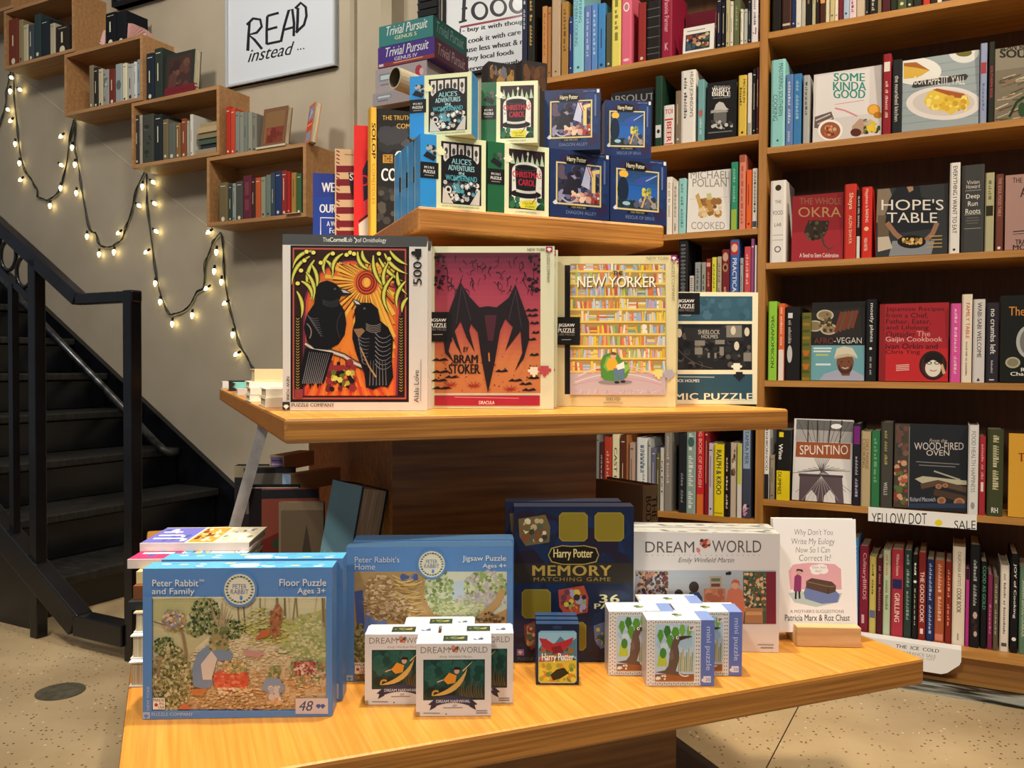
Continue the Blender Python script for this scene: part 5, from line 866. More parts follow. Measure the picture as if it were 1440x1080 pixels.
def s_street(a):
    a.blobs(.13, .23, .83, .79, 60, ['4a4468', '6a6484', '2a2838', '8a86a0', '1f1d2a', '5a4a5a'], .06, 7); a.G([(.52, .5), (.6, .78), (.68, .78), (.66, .45)], 'b4b8d0'); a.R(.70, .4, .76, .72, 'd8c078'); a.G([(.66, .72), (.83, .76), (.83, .70), (.68, .68)], 'd8c078')
    a.G([(.2, .35), (.32, .65), (.45, .55), (.48, .35)], '22202c'); a.blobs(.35, .24, .7, .42, 22, ['a87a74', 'c89a88', '7a4a4a', 'd8b8a0'], .045, 8); a.L(arcpts(.2, .3, .45, .3, -.25), .025, 'a8a4b8'); a.blobs(.68, .24, .83, .42, 14, ['a83a2a', 'd8b048', '5a2a2a', 'd8d0b8'], .035, 9)
    for i in range(4): a.L([(.60+i*.02, .78), (.66+i*.02, .64)], .012, ('d8d0d0', 'a8343a')[i % 2])
def s_night(a):
    vgrad(a, .125, .225, .835, .80, ['1d2a2c', '2a5aa0', '1f58a8', '244878', '24406a'], 10); a.E(.23, .74, .08, .055, 'e0a83a', 18); a.E(.22, .5, .1, .2, '152238', 14)
    a.blobs(.13, .23, .83, .36, 36, ['1c2a24', '35402a', '26303a', '4a5068'], .05, 4); a.G([(.42, .66), (.56, .72), (.80, .76), (.68, .62), (.56, .58), (.44, .58)], '2f4a90'); a.L([(.62, .66), (.82, .76)], .015, '8fa8d0'); a.blobs(.55, .42, .72, .56, 14, ['c8b848', '6a7a3a', 'd8d068'], .035, 5); a.blobs(.5, .24, .82, .44, 20, ['8a8a9a', '5a5a64', 'a89a7a', '2a3448'], .045, 6); a.L([(.55, .25), (.64, .48)], .03, 'b89a6a'); a.L([(.82, .25), (.66, .42)], .03, '9a8a6a'); a.E(.28, .3, .07, .03, '8ab0c8', 12)
BOX = {}
def mini(kind, pxl, pyl, dpl, z, pxr, yaw, pyt, label, group, th=.045, zfix=None):
    col, sd, fn = {'alice': ('d6dcb0', {'l': '2f8fd0', 'r': '3f8cc8', 't': '4a9ad4'}, m_alice), 'carol': ('d8dcb6', {'l': '1d5c38', 'r': 'b8bc98', 't': 'c8ccaa'}, m_carol), 'hpa': ('1b2c58', {}, m_hp('DIAGON ALLEY', s_street)), 'hpb': ('1b2c58', {}, m_hp('RESCUE OF SIRIUS', s_night))}[kind]
    A = hp(pxl, pyl, DY, dpl); A.z = z+.0004; w, h = fit(A, pxr, yaw, pyt)
    if zfix: h = zfix
    return carton(A, w, h, th, yaw, label, 'puzzle box', col, fn, group, sides=sd), A, w, h
gm = 'mini puzzle boxes stacked on the upper shelf'
R_ = math.radians
hs = []
al, A, w, h1 = mini('alice', 591, 287, 1.450, ZT, 683, R_(22), 188, 'front lower mini puzzle box with blue edge, black-and-teal picture', gm)
for i in range(3):
    Bk = mat4(A+DY*(.0465*(i+1))-WX*.001*i, R_(22)); copy_thing(al, Bk, f'blue-edged mini puzzle box lined up behind the front one, {("second", "third", "last")[i]} in its row', 'row of blue-edged mini puzzle boxes')
ca, A, w, h2 = mini('carol', 685.5, 294, 1.450, ZT, 771.5, R_(22), 199, 'lower mini puzzle box with green edge and black top hat', gm, zfix=h1)
copy_thing(ca, mat4(A+DY*.0465, R_(22)), 'green-edged mini puzzle box hidden behind the lower top-hat puzzle', gm)
ha, A, w, h3 = mini('hpa', 773, 300, 1.450, ZT, 856.5, R_(22), 207, 'lower navy mini puzzle box with street picture in gold frame', gm, zfix=h1)
copy_thing(ha, mat4(A+DY*.0465, R_(22)), 'navy mini puzzle box hidden behind the lower street-picture puzzle', gm)
hb, A, w, h4 = mini('hpb', 858, 306, 1.450, ZT, 937, R_(22), 217, 'lower navy mini puzzle box with blue night picture and moon', gm, zfix=h1)
copy_thing(hb, mat4(A+DY*.0465, R_(22)), 'navy mini puzzle box hidden behind the lower night-picture puzzle', gm)
zt2 = ZT+h1+.0008
mini('alice', 576, 190, 1.490, zt2, 663, R_(-14), 108.5, 'upper mini puzzle box with blue edge, turned to show its blue side', gm, .05)
mini('carol', 676.5, 198, 1.478, zt2, 756, R_(-7), 116.5, 'upper mini puzzle box with green edge and black top hat', gm)
mini('hpa', 765.5, 208, 1.478, zt2, 843.5, R_(-9), 128, 'upper navy mini puzzle box with street picture', gm)
mini('hpb', 850, 214, 1.480, zt2, 915.5, R_(3), 141, 'upper navy mini puzzle box with blue night picture', gm)

# ---- lower shelf
def seal(a, x, y, r):
    a.E(x, y, r*1.16, r*1.16, '5b86bd', 36); a.E(x, y, r, r, 'd9d6c2', 36)
    for i in range(26):
        t = 2*math.pi*i/26; a.E(x+r*.84*math.cos(t), y+r*.84*math.sin(t), r*.1, r*.065, ('6a7a4a', '8a8a5a', '4a5a3a')[i % 3], 7, t)
    a.T('PETER', x-r*.45, y-r*.35, x+r*.45, y-r*.05, '6a6e86', .0); a.T('RABBIT', x-r*.58, y+r*.0, x+r*.58, y+r*.30, '6a6e86', .0); a.E(x+r*.1, y+r*.55, r*.1, r*.16, '5b86bd', 10)
def made(a, x0, y0, x1, y1):
    a.R(x0, y1, x1, y0, 'e2dccb'); h = y1-y0; a.T('MADE', x0+3, y0+4, x1-3, y0+h*.32, '7a2a2a', .02); a.T('IN', x0+(x1-x0)*.55, y0+h*.38, x1-8, y0+h*.62, '7a2a2a', .02); a.T('USA', x0+(x1-x0)*.45, y0+h*.68, x1-3, y1-4, '7a2a2a', .02); a.E(x0+(x1-x0)*.28, y0+h*.6, h*.17, h*.17, 'b83a34', 5)
def a_meadow(a):
    rg = random.Random(12)
    x0, y0, x1, y1 = 130, 370, 1040, 960
    vgrad(a, x0, y0, x1, y1, ['cfc9a4', 'c2bd92', 'b9b184', 'c6b48c', 'cbb088', 'c49e6c'], 20)
    a.G([(130, 385), (250, 375), (420, 372), (430, 420), (300, 470), (130, 500)], 'b4b07a'); a.G([(600, 520), (800, 500), (1040, 430), (1040, 640), (820, 620), (660, 600)], 'b0ae62'); a.G([(1040, 430), (1040, 780), (900, 690), (760, 660), (850, 600), (960, 500)], '9aa268')
    a.blobs(840, 470, 1035, 740, 420, ['a8aa72', '8a925a', 'c0bc8c', '98a066', 'b4b47c', 'cac698'], 11, 2, .6, 5)
    for i in range(18):
        x = rg.uniform(560, 1030); a.L([(x, 372), (x+rg.uniform(-14, 14), rg.uniform(470, 560))], (rg.uniform(5, 9), 9), rg.choice(('a89a7a', '8a7c5c', 'b8ac8a', '74684c')))
    a.G([(520, 545), (720, 600), (800, 640), (700, 690), (560, 700), (400, 720), (350, 640), (420, 580)], 'd2c39c')
    for bx0, by0, bx1, by1, n, s in ((335, 378, 480, 560, 60, 1), (135, 585, 250, 670, 34, 3), (430, 490, 610, 590, 40, 4), (310, 500, 400, 570, 24, 5)): a.blobs(bx0, by0, bx1, by1, n*7, ['4c5a34', '66723f', '838a52', '3d4a32', '9a9c68', 'b4b082', '2f3a28'], 8, s, 1, 5)
    for i in range(16): x = rg.uniform(420, 560); a.L([(490, 560), (x, rg.uniform(376, 470))], (9, 2), 'a89470')
    a.blobs(135, 640, 330, 955, 620, ['8a8458', 'a89c68', '6a6a42', 'bdb07c', '777246', '55552e', 'c8bc90'], 9, 6, 1, 5); a.blobs(835, 700, 1035, 830, 300, ['848a5a', 'a8a474', '9a7a5a', 'b88a70', '6a7048', 'c4b494'], 9, 7, 1, 5); a.blobs(350, 600, 840, 760, 300, ['d2c39c', 'cbb890', 'd8cba8', 'c2ae84', 'bfae88'], 12, 27, .4, 5); a.blobs(330, 760, 1035, 955, 420, ['c8a470', 'c29a62', 'd0ae7c', 'b98e58', 'd8ba8c', 'a8804e'], 12, 28, .4, 5); a.blobs(600, 430, 840, 620, 240, ['b0ae62', 'c0b878', '9aa056', 'aaa45c', 'c8c08c'], 11, 29, .4, 5)
    for i in range(80): x = rg.uniform(135, 340); y = rg.uniform(680, 950); a.L([(x, y), (x+rg.uniform(-12, 12), y-rg.uniform(18, 40))], (4, 1), rg.choice(('c0b480', '6a683e', '98904e')))
    a.L([(132, 495), (300, 545)], 5, '6a5a40'); a.L([(205, 455), (290, 560), (310, 680)], 12, '8a7250'); a.L([(172, 675), (160, 780)], 16, '8a7656'); a.L([(132, 690), (185, 690)], 14, '9a8664')
    a.blobs(190, 440, 300, 540, 120, ['c89a70', 'b88a60', '7a86a8', 'd8b48c', '8a7250', '94946a'], 9, 8, 1, 5)
    # plain still scene in place of the book's characters: rocks, toadstools, a cloak on a stump, leaves
    a.G([(345, 835), (340, 740), (365, 665), (420, 620), (490, 620), (550, 660), (545, 700), (470, 700), (440, 770), (450, 830), (400, 850)], '77879c'); a.G([(385, 720), (440, 650), (470, 690), (440, 800), (395, 800)], 'cfc0b0'); a.G([(430, 640), (445, 560), (470, 520), (500, 520), (520, 570), (530, 640)], '9a8458'); a.blobs(425, 520, 530, 650, 40, ['8a8a58', '6e7648', 'a89a68', '5c6440'], 14, 9)
    a.G([(445, 795), (470, 755), (560, 745), (625, 760), (640, 815), (600, 850), (520, 860), (465, 845)], 'c4543a'); a.blobs(455, 755, 630, 850, 110, ['d06a4a', 'b8482e', 'cc5a3e', 'c4543a', 'd88062'], 11, 10, .7, 6); a.blobs(470, 840, 660, 885, 90, ['d8bc90', 'c8a87a', 'e0caa4', 'b8945f'], 9, 11, .6, 6); a.blobs(500, 700, 620, 765, 110, ['c8a070', 'b08a58', 'd8b88c', '9a9a62', '7e8650'], 9, 13, 1, 5)
    a.G([(700, 850), (720, 800), (760, 775), (800, 800), (825, 850), (800, 870), (810, 920), (745, 925), (735, 865)], '7f8ea2'); a.blobs(735, 830, 805, 915, 22, ['d8c4b4', 'c4b4aa', 'a8a4a8'], 14, 14); a.blobs(735, 730, 805, 790, 18, ['8a8a58', '6e7648', 'a89a68'], 13, 15); a.E(770, 920, 45, 14, 'c8a27a', 16)
    a.G([(745, 560), (760, 440), (785, 395), (812, 430), (800, 520), (775, 590)], '9a6644'); a.G([(665, 595), (700, 545), (745, 535), (740, 570)], 'b8623a'); a.blobs(752, 410, 806, 560, 70, ['a87048', '8a5838', 'b88058', '9a6644', '74482c'], 8, 15, 1.6, 5); a.G([(600, 640), (720, 655), (690, 685), (620, 675)], 'b88a80')
    a.blobs(870, 705, 985, 775, 26*4, ['a8544a', 'c08a78', '8a3e38', 'd8b8a4'], 8, 16); a.G([(330, 850), (420, 845), (395, 885), (345, 880)], 'b8743e'); a.G([(260, 955), (300, 920), (345, 955)], 'c06a3c'); a.blobs(340, 885, 870, 955, 160, ['c8a470', 'b88c58', 'd4b888', 'a07c4c'], 9, 17, .5, 5)
    for q in ((82, 1003, 130, 366), (1040, 1003, 1080, 366), (82, 1012, 1080, 960)): a.R(*q, '5b86bd')
    a.R(130, 372, 1040, 369, 'd8d4c0')
    a.T('Peter Rabbit', 132, 277, 372, 312, 'e6e4da', .0); a.T('TM', 376, 276, 402, 288, 'e6e4da', 0); a.T('and Family', 130, 322, 352, 362, 'e6e4da', .0); a.T('Floor Puzzle', 796, 274, 1040, 310, 'e6e4da', .0); a.T('Ages 3+', 890, 320, 1036, 358, 'e6e4da', .0)
    seal(a, 588, 328, 80); a.R(880, 978, 1050, 896, 'c9bcb8'); a.T('48', 898, 910, 972, 962, '3a4a70', .01, .25)
    for x in (1000, 1022): piece(a, x, 936, 9, '3a5a96')
    made(a, 135, 894, 198, 955); a.T('PUZZLE COMPANY', 130, 971, 345, 988, 'b8c2d0', .01); a.T('NEW YORK', 103, 832, 118, 958, 'b8c2d0', .01, 0, 90); a.R(82, 1003, 120, 968, 'a8b4c8'); piece(a, 100, 988, 8, '5b86bd')
def t_blue(a): a.blobs(.05, .1, .95, .9, 26, ['6fb0dc', '8fc4e4', 'd8e4e0', '5a9ad0', 'c8c4a0'], .03, 3, 3); a.E(.52, .4, .08, .3, 'd9e2dc', 20)
def a_burrow(a):
    x0, y0, x1, y1 = 105, 275, 905, 845; vgrad(a, x0, y0, x1, y1, ['a88a5c', 'b8945f', 'ae8858', '9a7a4c'], 10); rg = random.Random(8)
    a.G([(470, 330), (520, 285), (600, 275), (905, 275), (905, 470), (800, 520), (740, 545), (560, 520), (490, 450)], 'c9cab2'); a.G([(590, 330), (690, 320), (680, 430), (640, 500), (610, 420)], 'b4c0c8'); a.blobs(480, 280, 620, 480, 260, ['8a9a5c', 'a8b078', '6e7c4a', 'bcc49a', 'c4c4a8'], 11, 1, 1, 5); a.blobs(690, 280, 900, 420, 360, ['8fa060', 'a8b47c', '74844e', 'b8a8b0', 'c4c8a4'], 11, 2, 1, 5); a.blobs(640, 390, 890, 470, 220, ['b4a4ae', 'a2929c', 'c2b6b4', 'a8b080'], 10, 3, .7, 5); a.blobs(500, 430, 790, 515, 260, ['a8b080', 'c4c294', '8c9a60', 'b4b890'], 10, 4, .7, 5)
    for i in range(60): y = rg.uniform(290, 520); a.L(arcpts(rg.uniform(300, 340), y, rg.uniform(400, 480), y+rg.uniform(-30, 60), .1, 5), rg.uniform(3, 8), rg.choice(('c09a5c', '8e6c3c', 'd0ae72', 'a5803f')))
    a.L([(885, 370), (850, 440), (770, 520)], (30, 44), 'b8925c'); a.L([(470, 320), (460, 420), (510, 500), (560, 540)], (14, 22), 'a88450')
    a.blobs(345, 285, 440, 320, 16, ['6a7aa8', '4a5a8a', 'c8c4b4'], 14, 5); a.G([(108, 380), (150, 370), (160, 560), (120, 560)], '4a5a8e'); a.G([(170, 470), (230, 500), (275, 540), (280, 620), (150, 620)], '6a82b4'); a.blobs(160, 300, 320, 520, 260, ['b89468', 'a07c50', 'c8a87c', '8a683e', 'd0b48c'], 12, 6, .6, 5); a.blobs(280, 400, 400, 540, 140, ['c0a278', 'a88860', 'd0b48c', '8e6c3c'], 11, 7, .6, 5); a.blobs(107, 560, 165, 835, 200, ['6e6a3c', '8e8650', '55552e', 'a49c68'], 9, 8, 1, 5); a.blobs(740, 490, 880, 545, 70, ['8a6a44', '5a4632', 'b89468', 'a07c50'], 10, 9, .7, 5)
    for q in ((60, 860, 105, 268), (905, 860, 945, 268), (60, 866, 945, 845)): a.R(*q, '5b86bd')
    a.T("Peter Rabbit's", 108, 195, 342, 226, 'c8ccd0', .0); a.T('Home', 108, 232, 215, 264, 'c8ccd0', .0); a.T('Jigsaw Puzzle', 672, 190, 900, 226, 'e2e2da', .0); a.T('Ages 4+', 778, 232, 902, 260, 'e2e2da', 0); seal(a, 511, 235, 68); made(a, 108, 750, 165, 808); a.R(64, 845, 98, 816, 'a8b4c8'); piece(a, 80, 832, 7, '5b86bd')
gp = 'blue floor puzzle boxes'
A = hz(201.5, 1011, ZB); w, h = fit(A, 467.5, R_(3), 800.4)
SB = {'t': '58b0dc', 'r': '4a7cb4', 'l': '4a7cb4'}  # top paler than the front: overhead glare painted into its colour
pf = carton(A, w, h, .046, R_(3), 'blue puzzle box with woodland path picture, foremost of its row', 'puzzle box', '5b86bd', a_meadow, sides=SB, pix=(180, 740, 3.725), topart=t_blue)
copy_thing(pf, mat4(A+LV(R_(3), .006, .051), R_(3)), 'blue puzzle box directly behind the woodland path puzzle, slightly to one side')
A = hz(486.7, 958.6, ZB); w, h = fit(A, 720.5, R_(3), 770)
ph_ = carton(A, w, h, .046, R_(3), 'blue puzzle box with burrow and bluebell wood picture', 'puzzle box', '5b86bd', a_burrow, sides={'t': '3f5f80', 'r': '4a7cb4', 'l': '4a7cb4'}, pix=(470, 730, 3.726))  # top darker here: shade under the middle shelf painted into its colour
copy_thing(ph_, mat4(A+LV(R_(3), .004, .049), R_(3)), 'blue puzzle box close behind the burrow picture puzzle')
def a_memory(a):
    a.blobs(75, 100, 728, 915, 60, ['18233c', '201c30', '172a4c', '221a2a', '1a2a4e'], 70, 3)
    def rr(x0, y0, x1, y1, c):
        r = 18; a.G([(x0+r, y0), (x1-r, y0), (x1, y0+r), (x1, y1-r), (x1-r, y1), (x0+r, y1), (x0, y1-r), (x0, y0+r)], c)
    for q in ((332, 118, 488, 275), (525, 118, 685, 275), (130, 535, 288, 693), (428, 712, 480, 868)): rr(*q, '94842c'); rr(q[0]+5, q[1]+5, q[2]-5, q[3]-5, '847424')
    for q, s, cs in (((112, 135, 285, 300), 1, ['6a5a3a', 'b8a070', '3a3a2a', '7a4a2a', 'd0c4a0', '4a5a4a']), ((328, 520, 492, 680), 2, ['a84a3a', '6a3a4a', 'c8b848', '8a9a5a', '9a9ab0', '3a2a2a']), ((142, 712, 212, 865), 3, ['8a3a3a', '5a6a4a', 'c8a070']), ((520, 715, 595, 860), 4, ['5a6a8a', 'b89a4a', '3a4a3a'])):
        x0, y0, x1, y1 = q; a.G([(x0, y0+18), (x0+(x1-x0)*.85, y0-5), (x1, y0+60), (x1-5, y1-20), (x0+40, y1), (x0+6, y1-50)], cs[0]); a.blobs(x0+12, y0+14, x1-10, y1-20, 36, cs, 17, s)
    a.G([(75, 395), (735, 392), (735, 505), (75, 500)], '2e2a24')
    for g_, c in ((0, 'a8924a'), (5, '1b1611')): a.G([(272+g_, 350), (290+g_, 310+g_), (350, 296+g_), (400, 300+g_), (470, 296+g_), (535-g_, 310+g_), (550-g_, 350), (535-g_, 388-g_), (470, 402-g_), (350, 402-g_), (290+g_, 388-g_)], c)
    a.T('Harry Potter', 303, 316, 515, 378, 'd8c888', .045); a.T('MEMORY', 190, 405, 615, 462, 'b09448', .03, 0, 0, 1.1); a.T('MATCHING GAME', 195, 470, 612, 491, '9a8240', .0, 0, 0, 1.2)
    a.T('36', 553, 563, 658, 608, 'd2cda0', .04, 0, 0, 1.1); a.T('PAIRS', 525, 612, 700, 641, 'd2cda0', .04); a.R(104, 894, 142, 860, '9a6a8a'); piece(a, 122, 876, 8, 'd8c8d8'); a.T('PUZZLE', 108, 905, 190, 920, '5a6a8a', 0)
A = hz(722, 932, ZB); w, h = fit(A, 890, R_(2), 713)
mg = carton(A, w, h, .045, R_(2), 'navy memory game box with gold card squares', 'game box', '182440', a_memory, sides={'t': '2a3040', 'r': '2a3a5c'}, pix=(700, 690, 3.859), name='game_box')
copy_thing(mg, mat4(A+LV(R_(2), -.012, .048), R_(2)), 'second navy game box peeking out behind the memory game')
def a_dream(a):
    a.T('DREAM', 270, 206, 545, 268, '5a524c', 0); a.T('WORLD', 645, 200, 922, 268, '5a524c', 0); a.blobs(575, 190, 640, 245, 16, ['c8705a', '5a5a4a', 'd8a890', '3a3a3a', 'a84a3a'], 13, 1); a.blobs(555, 240, 580, 280, 6, ['c87a7a', 'd89a8a'], 9, 2)
    for i in range(22): a.E(280+i*30, 284, 4, 2, '8a827a', 6)
    a.T('Emily Winfield Martin', 455, 296, 770, 332, '4a443e', -.005, .35)
    vgrad(a, 212, 368, 1006, 670, ['aab2b8', 'a4a8ac', 'b09c8c', '9a7a64'], 8)
    a.blobs(215, 372, 400, 660, 260, ['6a2a30', '2a2226', '8a5a44', 'c8a884', '4a3a34', 'b87a60', '56302c'], 11, 3, 1, 6); a.R(820, 668, 950, 375, '4a5a44'); a.blobs(822, 380, 950, 600, 220, ['5a6a4a', 'd8a070', '7a4a3a', 'c8c0a0', '34463a', '46543c'], 10, 4, 1, 6); a.R(950, 668, 1004, 375, '7a2a38'); a.R(600, 668, 720, 470, 'b8785c'); a.blobs(605, 470, 715, 660, 26, ['c88a6a', 'a8644c', 'd0a084'], 20, 5); a.R(632, 470, 700, 400, 'a89a80'); a.R(640, 430, 690, 412, '5a6a5a'); a.R(640, 460, 690, 442, '6a3a34')
    a.E(543, 462, 28, 32, '332822', 20); a.G([(505, 520), (520, 490), (570, 490), (590, 520), (590, 660), (505, 660)], '3a4a6c'); a.E(458, 500, 24, 26, '2e2622', 18)
    a.G([(720, 560), (735, 480), (770, 455), (815, 480), (830, 560), (820, 660), (725, 660)], 'c8765c'); a.E(775, 448, 22, 26, 'cfa088', 18); a.G([(752, 448), (758, 425), (778, 418), (798, 428), (800, 460), (790, 440), (765, 436)], 'b8603e')
    a.R(830, 665, 930, 580, 'a87a54'); a.R(836, 620, 924, 600, 'c89a6a'); a.blobs(720, 378, 755, 395, 4, ['26242a'], 10, 6); a.L([(900, 785), (992, 787)], 6, '9a948e'); a.L([(918, 803), (990, 804)], 7, '8a847e')
A = hz(886, 913.5, ZB); w, h = fit(A, 1095, R_(-3), 748)
dw = carton(A, w, h, .046, R_(-3), 'large white puzzle box picturing children in a bookish room', 'puzzle box', 'd8d1cc', a_dream, sides={'t': 'b8bab4', 'r': 'c4beb8'}, pix=(840, 710, 4), topart=lambda a: a.blobs(.03, .1, .97, .9, 30, ['8a8a84', '6a7a74', 'a89a90', 'b8c4c0', '5a5a58'], .035, 2, 3))
copy_thing(dw, mat4(A+LV(R_(-3), .002, .048), R_(-3)), 'white puzzle box behind the children-in-a-bookish-room puzzle')
def m_narwhal(a):
    a.T('DREAM', .06, .87, .44, .955, '8a7a6c', 0); a.T('WORLD', .56, .87, .95, .955, '8a7a6c', 0); a.blobs(.44, .86, .57, .98, 9, ['b05a44', '6a4a3a', 'c88a70'], .025, 1); a.T('Emily Winfield Martin', .31, .795, .74, .835, '5a4a40', -.01, .35)
    a.R(.095, .22, .915, .78, '173a36'); a.blobs(.1, .4, .91, .78, 40, ['1d4a44', '24564c', '164038', '2a5a50'], .08, 2); a.blobs(.1, .22, .91, .4, 24, ['1c342c', '2a3a2c', '142a26'], .07, 3)
    for i in range(14): x = .6+i*.022; a.L(arcpts(x, .25, x+.02*((i % 3)-1), .42+.03*(i % 4), .1, 4), (.012, .004), ('6a4a34', '7a5a3a', '3a5a3a')[i % 3])
    a.G(arcpts(.22, .28, .68, .66, -.22, 9)+list(reversed(arcpts(.26, .30, .68, .66, -.10, 9))), 'cfa858'); a.L([(.62, .62), (.75, .75)], (.015, .004), 'e0c888'); a.L(arcpts(.22, .28, .30, .34, .4, 5), .025, 'c09848')
    a.G([(.36, .50), (.44, .60), (.54, .56), (.52, .46), (.42, .44)], 'd8902e'); a.E(.54, .62, .035, .04, 'd0a080', 14); a.G([(.49, .64), (.52, .68), (.59, .67), (.60, .64)], '2a1c18'); a.L([(.36, .5), (.28, .47)], .015, 'd0b090')
    p = arcpts(.24, .185, .74, .185, .10, 11); a.L(p, .10, '343750'); a.G([(.24, .23), (.16, .16), (.20, .15), (.18, .08), (.27, .13)], '2a2c42'); a.G([(.74, .23), (.82, .16), (.78, .15), (.80, .08), (.71, .13)], '2a2c42'); a.T('DREAM NARWHAL', .27, .185, .72, .225, 'c8ccd8', .02); a.L([(.36, .115), (.62, .115)], .012, '8a8490'); a.T('20', .48, .13, .54, .16, '6a6470', 0, .2); a.R(0, 0, .05, .06, 'a88a58'); a.L([(.1, .045), (.32, .04)], .015, '9a948c'); a.L([(.8, .07), (.95, .07)], .015, '8a847e'); a.L([(.8, .04), (.95, .04)], .015, '8a847e'); a.E(.4, .03, .008, .012, '3a3a3a', 6)
def t_narwhal(a): a.R(.35, .25, .68, .85, '26352a'); a.blobs(.38, .35, .66, .75, 8, ['5a6a3a', 'a89848'], .04, 1, 1.6); a.blobs(.75, .35, .9, .7, 7, ['4a4e6a', '6a7290'], .03, 2, 2); a.R(.1, .3, .22, .7, 'c4ccd0')
gn = 'small white puzzle boxes with a gold crescent picture'
A = hz(585, 1008, ZB); w, h = fit(A, 690.5, R_(2), 906)
nw = carton(A, w, h, .05, R_(2), 'small white puzzle box with gold crescent picture, foremost of four', 'puzzle box', 'dad6d2', m_narwhal, gn, sides={'t': 'd4e0e4', 'r': 'c8c8c8'}, topart=t_narwhal)
for (x, y), l in (((513, 991.7), 'half-hidden one on the side of the woodland path box'), ((620, 990), 'half-hidden one on the card deck side'), ((568, 976.5), 'rearmost one whose top shows against the blue box')):
    copy_thing(nw, mat4(hz(x, y, ZB), R_(2)), f'small white gold-crescent puzzle box, {l}')
def a_deck(a):
    r = 12; x0, y0, x1, y1 = 220, 760, 428, 1045
    a.G([(x0+r, y0), (x1-r, y0), (x1, y0+r), (x1, y1-r), (x1-r, y1), (x0+r, y1), (x0, y1-r), (x0, y0+r)], '7ab0d0'); a.G([(222, 770), (426, 770), (426, 850), (222, 850)], '8fbcd4'); a.G([(222, 860), (260, 800), (300, 840), (340, 790), (380, 830), (426, 800), (426, 900), (222, 900)], '4a7a8c'); a.blobs(223, 850, 426, 940, 34, ['5a7a3a', '3a5a34', '8a6a3a', 'a8543a'], 14, 1); a.G([(221, 930), (427, 920), (427, 1030), (415, 1043), (232, 1043), (221, 1030)], 'd0b83a'); a.blobs(223, 935, 425, 1040, 34, ['9aa03a', 'd8c848', '6a8a3a', 'c88a3a'], 17, 2)
    a.G([(224, 800), (262, 805), (300, 830), (360, 815), (412, 795), (400, 830), (360, 870), (290, 880), (245, 850)], 'a83038'); a.G([(290, 850), (340, 840), (360, 880), (300, 885)], '7a2430'); a.G([(285, 1000), (320, 970), (360, 960), (385, 990), (340, 1020), (300, 1030)], '22261c'); a.T('Harry Potter', 240, 882, 412, 934, 'f2efe4', .045)
    a.E(322, 742, 26, 10, '2a3a5a', 16)
A = hz(753.5, 963, ZB); w, h = fit(A, 814, R_(0), 878)
dk = carton(A, w, h, .02, 0, 'small navy card deck box with a colourful picture, front of three', 'card deck', '16233e', a_deck, 'small navy card decks', sides={'t': '2a4468'}, pix=(700, 690, 3.859), name='card_deck', part='tuck_flap')
for i in range(2): copy_thing(dk, mat4(A+Vector((0, .0215*(i+1), 0)), 0), f'small navy card deck box behind the front deck, {("middle", "rear")[i]} of three')
def m_bird20(a):
    rg = random.Random(1)
    for j in range(17):
        for i in range(3): 
            for x in (.025+.036*i, ): a.E(x+.0, .03+j*.058+(.02 if i % 2 else 0), .009, .009, '4a4a54', 6)
        for x in (.735, .77): a.E(x, .03+j*.058, .009, .009, '4a4a54', 6)
    for i in range(18):
        for y in (.03, .965): a.E(.13+i*.034, y+(.0 if i % 2 else .008), .009, .009, '4a4a54', 6)
    a.R(.125, .075, .70, .935, 'b8d0e0'); a.blobs(.13, .55, .69, .92, 16, ['c8dce8', 'a8c4d8'], .09, 1)
    for cx, cy, s in ((.2, .8, .07), (.3, .86, .08), (.42, .84, .09), (.52, .88, .07), (.34, .72, .08), (.62, .86, .05)): a.G([(cx, cy-.16), (cx-s*.7, cy-.03), (cx-s*.3, cy+.06), (cx+s*.4, cy+.05), (cx+s*.7, cy-.04)], rg.choice(('5a9a3a', '7ab04a', '3f7a34')))
    a.G([(.15, .3), (.18, .5), (.23, .42), (.24, .6), (.28, .5), (.3, .3)], 'b8c848'); a.E(.24, .5, .05, .08, '4a8a3a', 14)
    for i in range(8): x = .47+i*.028; a.L([(x, .22), (x+.01, .45+.06*(i % 3))], .016, ('a8a03a', '8a9a3a', 'c8a84a')[i % 3])
    a.R(.125, .075, .70, .18, '9a6038'); a.G([(.13, .21), (.27, .24), (.32, .31), (.335, .45), (.35, .57), (.375, .67), (.41, .745), (.455, .77), (.495, .745), (.49, .69), (.46, .61), (.48, .5), (.475, .40), (.45, .30), (.43, .23), (.53, .185), (.46, .16), (.3, .18)], '6b5648'); a.G([(.46, .755), (.49, .69), (.57, .72), (.665, .745), (.665, .76), (.57, .765)], '4a3a34'); a.G([(.33, .5), (.38, .56), (.4, .42), (.35, .38)], '7a665a'); a.E(.45, .735, .022, .025, 'f4f2ea', 12); a.E(.455, .735, .011, .013, '1a1614', 8)
    a.blobs(.13, .09, .29, .18, 22, ['e4e2da', '5a5a54', 'b8b8ae'], .018, 4); a.L(arcpts(.48, .2, .62, .16, -.2, 5), .02, 'dcd8cc'); a.R(.62, .84, .70, .93, 'e8e4e0'); a.blobs(.63, .85, .69, .91, 5, ['a87a6a', '6a5a58'], .018, 5)
    a.R(.80, 0, 1, 1, '6878bc'); a.T('mini puzzle', .855, .24, .955, .9, 'c2cce8', .01, 0, -90); a.R(.84, .055, .95, .15, 'e0e2ea'); a.E(.83, .09, .02, .025, 'e0e2ea', 10); a.T('20', .87, .075, .94, .125, '6878bc', .02)
def t_bird20(a):
    a.R(.79, 0, 1, 1, '7a92cc'); a.blobs(.4, .3, .58, .75, 8, ['5a8a4a', '8a9a70', '4a4a44'], .045, 1, 1.8); a.L([(.15, .5), (.25, .5)], .03, 'a8a8a8')
    for i in range(20): a.E(.05+.037*i, .12, .008, .02, '8a8a94', 6)
